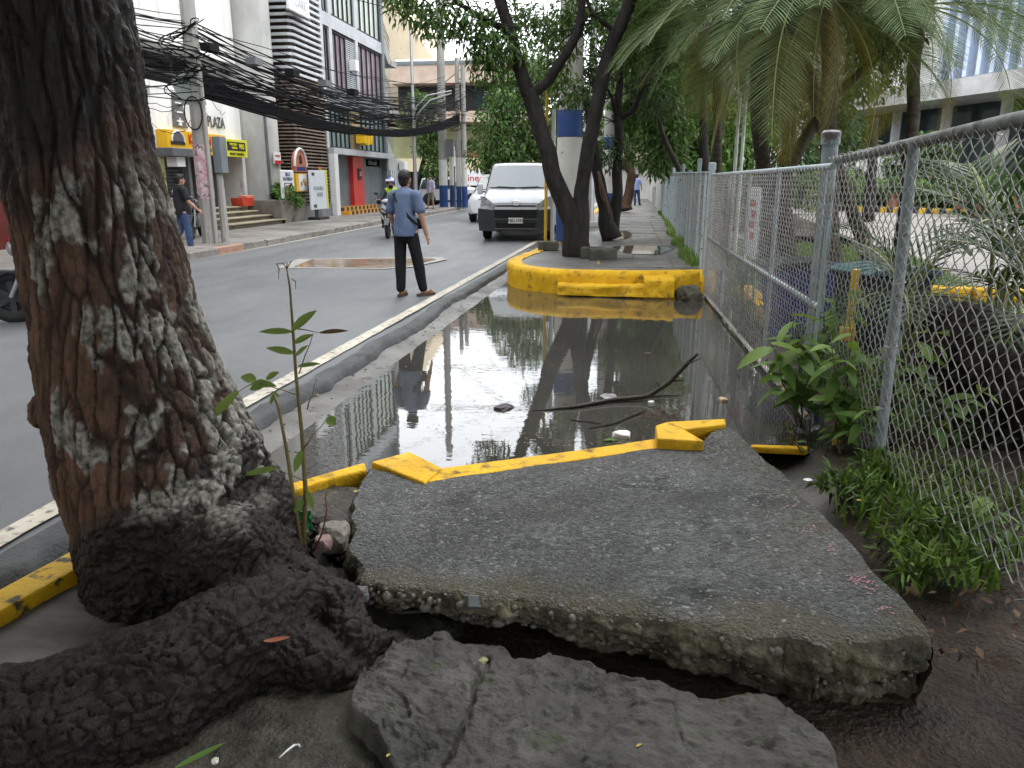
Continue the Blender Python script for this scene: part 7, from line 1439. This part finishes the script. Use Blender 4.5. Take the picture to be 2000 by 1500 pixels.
leafy('tiny sprout at the yellow kerb end', (1.08, 4.72, .06), .14, 8, .06, 67, .06)
WEED = leafmat('weed_leaf', (.05, .1, .02), (.10, .165, .035), island=.6)
wpoly = [(1.02, 3.55), (1.18, 3.15), (1.38, 2.85), (1.75, 3.2), (2.2, 3.9), (1.75, 4.5), (1.3, 4.1), (1.1, 3.9)]
grass('ground_weeds', wpoly, 420, .15, WEED, .09, 71, 'bright green creeping weeds beside the slab under the fence', 'weeds', .9, .008)
rw_ = random.Random(12); wc_ = [Vector((1.13+rw_.random()*.8*(.4+.6*t_k), 3.0+t_k*1.4, .12)) for t_k in [rw_.random() for _ in range(26)]]
leaves('weed_leaves', wc_, [(rw_.uniform(.05, .14), rw_.uniform(.05, .14), rw_.uniform(.03, .09)) for _ in wc_], 1500, .085, WEED, None, droop=-.3, seed=72, aspect=.2, label='small lance leaves of the creeping weeds beside the slab', cat='weeds', kind='stuff')
grass('verge_grass', [(1.0, 12.3), (1.16, 12.3), (1.2, 14.5), (1.06, 15), (1.16, 16), (1.22, 17), (1.1, 18.5), (1.2, 20), (1.3, 24), (1.2, 28), (1.38, 33), (1.24, 33), (1.26, 26), (1.12, 24), (1.18, 22), (.98, 20), (1.12, 18), (.92, 16.6), (1.08, 15.6), (.9, 14)], 1500, .2, GR, ZP, 73, 'ragged grass along the foot of the far fence', 'grass', .8, .007)
leaves('compound_undergrowth', [Vector((2.1+.5*(i % 4), 5.0+.55*(i//4), .12)) for i in range(20)], [(.35, .35, .14)]*20, 2600, .13, LEAF_D, None, seed=74, label='dark low undergrowth behind the fence', cat='undergrowth', kind='stuff')
leaves('gate_undergrowth', [Vector((1.75+.4*(i % 4), 8.9+.6*(i//4), .16)) for i in range(8)], [(.3, .35, .16)]*8, 900, .12, LEAF_L, None, seed=75, label='pale undergrowth inside the gate', cat='undergrowth', kind='stuff')
leaves('leaf_litter', [Vector((1.15+.2*(i % 6), 2.6+.35*(i//6), .09)) for i in range(30)], [(.14, .2, .02)]*30, 260, .05, DL, None, seed=76, droop=0, label='brown leaf litter on the mud by the fence', cat='leaf litter', kind='stuff')
# ------------------------------------------------------------------ floating branch and litter in the flood
BR = mat('wet_branch', (.018, .014, .011), (.05, .038, .03), scale=12, rough=.5, bump=.006, bscale=60)
br = thing('fallen_branch', 'dark bare branch lying in the flood with its end sticking up', 'branch', onz(1200, 780, 0)[:])
pb = [onz(1040, 803, .0), onz(1120, 795, .012), onz(1200, 780, .02), onz(1265, 775, .03)]; Yb = pb[-1].y; pb += [ony(1310, 745, Yb+.05), ony(1340, 712, Yb+.08), ony(1362, 690, Yb+.1)]
MB().tube([p for p in resamp(pb, 20)], [.008+.012*math.sin(min(1, i/14)*1.57) - .0008*max(0, i-14) for i in range(20)], 8).build('stem', BR, br, smooth='all', world=True)
for a, b in (((1340, 712), (1369, 700)), ((1290, 760), (1282, 745)), ((1310, 745), (1335, 742))): MB().tube([ony(*a, Yb+.07), ony(*b, Yb+.02)], [.008, .004], 6).build('side_twig', BR, br, world=True)
MB().tube([onz(1260, 775, .01), onz(1300, 772, .01), onz(1330, 773, .0)], [.008, .006, .003], 6).build('side_twig', BR, br, world=True)
br2 = thing('fallen_branch', 'small twig bunch floating by the slab corner', 'branch', onz(1240, 815, 0)[:]); MB().tube([onz(1150, 837, .005), onz(1200, 826, .012), onz(1245, 807, .012), onz(1260, 800, .015)], [.004, .007, .008, .006], 6).build('stem', BR, br2, world=True); MB().tube([onz(1115, 820, .004), onz(1160, 825, .008), onz(1190, 830, .008)], .004, 6).build('side_twig', BR, br2, world=True)
mb = MB(); r = random.Random(9)
for k in range(46): c = onz(r.gauss(1290, 26), r.gauss(812, 11), .008); d = Vector((r.uniform(-1, 1), r.uniform(-1, 1), r.uniform(0, .5)))*.05; mb.tube([c-d, c+d], .0022, 4)
mb.build('floating_debris', mat('brown_debris', (.08, .045, .025), (.14, .09, .05), scale=20, rough=.7), label='brown twiggy debris floating by the slab corner', cat='debris', kind='stuff')
def flat(name, px, py, r, m, seed, label, cat, z=.005, squash=.25): p = onz(px, py, z); return rock(name, p, (r, r*.8, r*squash), m, seed, label, cat)
flat('floating_rag', 985, 796, .085, mat('purple_rag', (.03, .022, .028), (.06, .045, .05), scale=9, rough=.5), 1.0, 'dark purple wet rag floating in mid puddle', 'rag')
flat('plastic_wad', 1190, 777, .10, mat('clear_plastic', (.15, .15, .15), (.28, .28, .28), scale=14, rough=.15), 2.0, 'crumpled grey plastic wad beside the branch', 'litter'); flat('plastic_wad', 1213, 851, .075, SWHT, 3.0, 'white crumpled plastic bag by the slab edge', 'litter', squash=.5); flat('plastic_wad', 1272, 786, .03, SWHT, 4.0, 'small white foam lump touching the branch', 'litter', squash=.5)
flat('floating_cup', 1412, 781, .05, mat('tan_foam', (.35, .26, .16), (.4, .3, .2), scale=8, rough=.6), 5.0, 'tan floating scrap near the gate', 'litter', squash=.4); flat('floating_scrap', 1265, 690, .04, mat('wet_cardboard', (.08, .06, .045), rough=.7), 6.0, 'brown scrap floating in the far puddle', 'litter', squash=.2)
def leafobj(name, px, py, z, L_, W_, ang, m, label, cat='leaf', tilt=.0, bend=.1):
    mb = MB(); blade(mb, (0, 0, 0), (math.cos(ang), math.sin(ang), tilt), (0, 0, 1), L_, W_, bend, 6, .15); o = mb.build(name, m, smooth='all', label=label, cat=cat); o.location = onz(px, py, z); return o
leafobj('green_leaf', 1182, 860, .01, .10, .05, .4, LG1, 'single green leaf floating at the slab edge'); leafobj('yellow_leaf', 600, 770, .05, .10, .03, .2, mat('yellow_leaf', (.35, .26, .05), (.42, .33, .08), scale=20, rough=.6), 'yellow leaf lying on the gutter behind the sapling')
# ------------------------------------------------------------------ litter close to the camera
wr = thing('snack_wrapper', 'crumpled green snack wrapper caught on the sapling', 'wrapper', onz(582, 1015, .3)[:]); WG = mat('green_foil', (.01, .16, .05), (.02, .22, .07), scale=8, rough=.25); nu_ = 14
def crumple(name, c, sx, sz, m, par, seed, Yp): 
    P = []
    for j in range(nu_):
        for i in range(nu_): u, v = i/(nu_-1)-.5, j/(nu_-1)-.5; k = noise.noise(Vector((u*5, v*5, seed))); P.append((c.x+u*sx+.012*noise.noise(Vector((u*4, v*4, seed+3))), Yp+.025*k, c.z+v*sz+.015*noise.noise(Vector((u*6, v*3, seed+8)))))
    return link(name, grid_mesh(name, np.array(P)-np.array(wloc(par)), nu_, nu_), m, par)
c0 = ony(578, 1015, 2.72); crumple('foil', c0, .075, .10, WG, wr, 1.0, 2.72); crumple('foil_print', ony(588, 1030, 2.70), .035, .05, mat('foil_print', (.5, .45, .4), (.5, .12, .03), scale=16, rough=.3), wr, 2.0, 2.705); crumple('foil', ony(600, 1020, 2.73), .035, .09, WG, wr, 4.0, 2.735)
rock('rubble_stone', onz(652, 1048, .16), (.085, .075, .075), mat('grey_rubble', (.14, .13, .11), (.22, .2, .17), scale=6, rough=.8, bump=.01, bscale=40), 1.7, 'grey angular rubble stone between sapling and slab', 'stone')
rock('rubble_stone', onz(632, 1062, .17), (.05, .04, .04), mat('pink_rubble', (.2, .13, .12), (.26, .18, .16), scale=6, rough=.8), 4.7, 'pinkish broken stone beside the sapling', 'stone')
rock('rubble_stone', onz(706, 1162, .19), (.032, .032, .035), mat('smooth_grey_stone', (.07, .07, .075), (.11, .11, .115), scale=6, rough=.5), 2.2, 'smooth grey pebble wedged at the left corner of the slab', 'stone')
o = MB().box(-.026, .026, -.022, .022, -.012, .012).build('tile_piece', mat('slate_tile', (.07, .075, .08), (.10, .105, .11), scale=9, rough=.35), bevel=.003, label='small dark square tile piece stuck in the broken slab face', cat='tile'); o.location = onz(925, 1176, .205); o.rotation_euler = (.7, .25, .5)
flat('bottle_cap', 944, 1290, .018, mat('olive_cap', (.2, .2, .09), rough=.4), 1.0, 'round olive bottle cap on the lower slab', 'bottle cap', z=.13, squash=.3)
fl = thing('floss_pick', 'white plastic floss pick on the wet ground', 'litter', onz(566, 1468, .105)[:]); a, b = onz(545, 1480, .125), onz(575, 1455, .125); MB().tube([a, a.lerp(b, .5)+Vector((0, .004, 0)), b], [.0015, .003, .003], 6).build('handle', SWHT, fl, smooth='all', world=True); MB().tube([b, b+Vector((.012, .004, 0)), b+Vector((.018, -.004, 0))], .0022, 6).build('fork', SWHT, fl, world=True)
leafobj('green_leaf', 342, 1500, .12, .14, .026, .85, LG1, 'long fresh green leaf at the bottom edge', bend=-.05); leafobj('dry_leaf', 515, 1252, .27, .085, .03, .1, mat('russet_leaf', (.2, .06, .03), (.28, .1, .05), scale=16, rough=.5), 'russet curled leaf on the black root', bend=-.2)
leafobj('dry_leaf', 675, 1075, .17, .05, .03, 1.2, DL, 'brown dry leaf in the crack left of the slab', tilt=.3); leafobj('dry_leaf', 690, 1100, .17, .05, .03, 1.0, mat('pink_dry_leaf', (.22, .11, .09), (.3, .17, .14), scale=16, rough=.6), 'pinkish dry leaf in the crack left of the slab', tilt=.5)
leafobj('yellow_leaf', 690, 960, .15, .05, .025, .3, MATS['yellow_leaf'], 'pale yellow leaf behind the slab corner'); leafobj('yellow_leaf', 1672, 977, .14, .05, .025, .0, MATS['yellow_leaf'], 'yellow leaf on the mud by the weeds'); leafobj('yellow_leaf', 1243, 1458, .12, .022, .01, .8, MATS['yellow_leaf'], 'tiny yellow leaf in the hollow of the lower slab'); leafobj('yellow_leaf', 755, 1478, .12, .016, .01, 1.2, MATS['yellow_leaf'], 'tiny yellow leaf left of the lower slab')
ORB = mat('orange_petal', (.5, .2, .03), (.4, .15, .03), scale=20, rough=.6)
for k, (px, py) in enumerate(((822, 1026), (918, 1086), (1362, 1176))): flat('petal', px, py, .007, ORB, k+1.0, ['orange petal on the slab near its left corner', 'orange petal on the slab a little right of the first', 'orange petal near the front edge of the slab'][k], 'petal', z=[.165, .185, .225][k], squash=.5)
PALE = mat('pale_chip', (.4, .38, .33), (.5, .48, .42), scale=9, rough=.7)
for k, (px, py, z) in enumerate(((420, 1486, .12), (1630, 1055, .16), (1075, 935, .14), (850, 1132, .2), (1110, 1190, .215))): flat('stone_chip', px, py, (.014, .022, .011, .008, .012)[k], PALE, k+2.0, ['cream chip on the wet ground at the bottom', 'pale chip on the right edge of the slab', 'pale chip near the yellow rim', 'white chip near the front left of the slab', 'cream chip on the front lip of the slab'][k], 'chip', z=z, squash=.35)
for k, (px, py) in enumerate(((1578, 938), (1625, 932), (1665, 945))): flat('paper_scrap', px, py, .03, SWHT, k+7.0, ['torn white paper scrap left of three on the mud', 'torn white paper scrap in the middle of three on the mud', 'torn white paper scrap right of three on the mud'][k], 'litter', z=.09, squash=.3)
twg = thing('twig', 'thin reddish bare twig standing beside the rubble stone', 'twig', onz(612, 1075, .17)[:]); MB().tube([sp(612, 1078), sp(630, 1040), sp(638, 1000), sp(636, 962)], [.004, .0038, .003, .002], 6).build('stem', mat('red_twig', (.12, .045, .03), rough=.6), twg, smooth='all', world=True)
# pink chalk flecks on the slab (thin flakes of paint)
r = random.Random(3); mb = MB(); topme = [c for c in slab.children if c.name.startswith('top')][0].data; tco = get_co(topme)+np.array(slab.location)
for (cx, cy, n_, sx, sy) in ((1675, 1142, 46, 20, 10), (1620, 1075, 22, 14, 10), (1585, 1030, 14, 22, 12), (1555, 978, 10, 24, 5), (1725, 1205, 16, 18, 8), (1700, 1160, 12, 20, 10)):
    for k in range(n_):
        q = onz(r.gauss(cx, sx*.6), r.gauss(cy, sy*.6), .23); i = int(np.argmin((tco[:, 0]-q.x)**2+(tco[:, 1]-q.y)**2)); z = float(tco[i, 2])+.004; s = r.uniform(.002, .006)
        mb.quad(*[(q.x+s*math.cos(a)*r.uniform(.6, 1.6), q.y+s*math.sin(a)*r.uniform(.4, 1.2), z) for a in (0, 1.2, 2.3, 3.6, 4.9)])
mb.build('pink_chalk', PINK, slab, world=True, kind='stuff')

# tiny floating specks and drifting dead leaves on the flood
mb = MB(); r = random.Random(21)
for k in range(420):
    t_ = r.random()**2; p = onz(r.uniform(820, 1380), 870-270*t_*r.random(), .0035)
    if not (-2.0 < p.x < 1.15 and 4.6 < p.y < 11.2): continue
    s = r.uniform(.003, .011); a0 = r.uniform(0, 6); mb.quad(*[(p.x+s*math.cos(a0+a)*(1 if j % 2 else .45), p.y+s*math.sin(a0+a)*(1 if j % 2 else .45), p.z) for j, a in enumerate((0, 1.57, 3.14, 4.71))])
mb.build('floating_specks', mat('floating_speck', (.12, .09, .05), (.25, .2, .12), scale=40, rough=.7, island=.5), label='tiny dead leaf specks drifting on the flood water', cat='specks', kind='stuff')
mb = MB()
for k in range(170):
    y = r.uniform(3.2, 18); x = edge_x(y)+r.uniform(.22, .7); s = r.uniform(.004, .014); mb.ell((x, y, .042+.0*s), (s, s, s*.5), 5, 4)
mb.build('gutter_grit', pm, label='loose grit and pebbles lying along the gutter', cat='grit', kind='stuff')
leaves('pavement_litter', [Vector((-.6+1.6*r.random(), 12.6+14*r.random()**1.5, ZP+.02)) for _ in range(26)], [(.22, .3, .006)]*26, 150, .05, MATS['yellow_leaf'], None, seed=88, droop=0, label='scattered yellowed leaves on the far pavement', cat='leaf litter', kind='stuff')
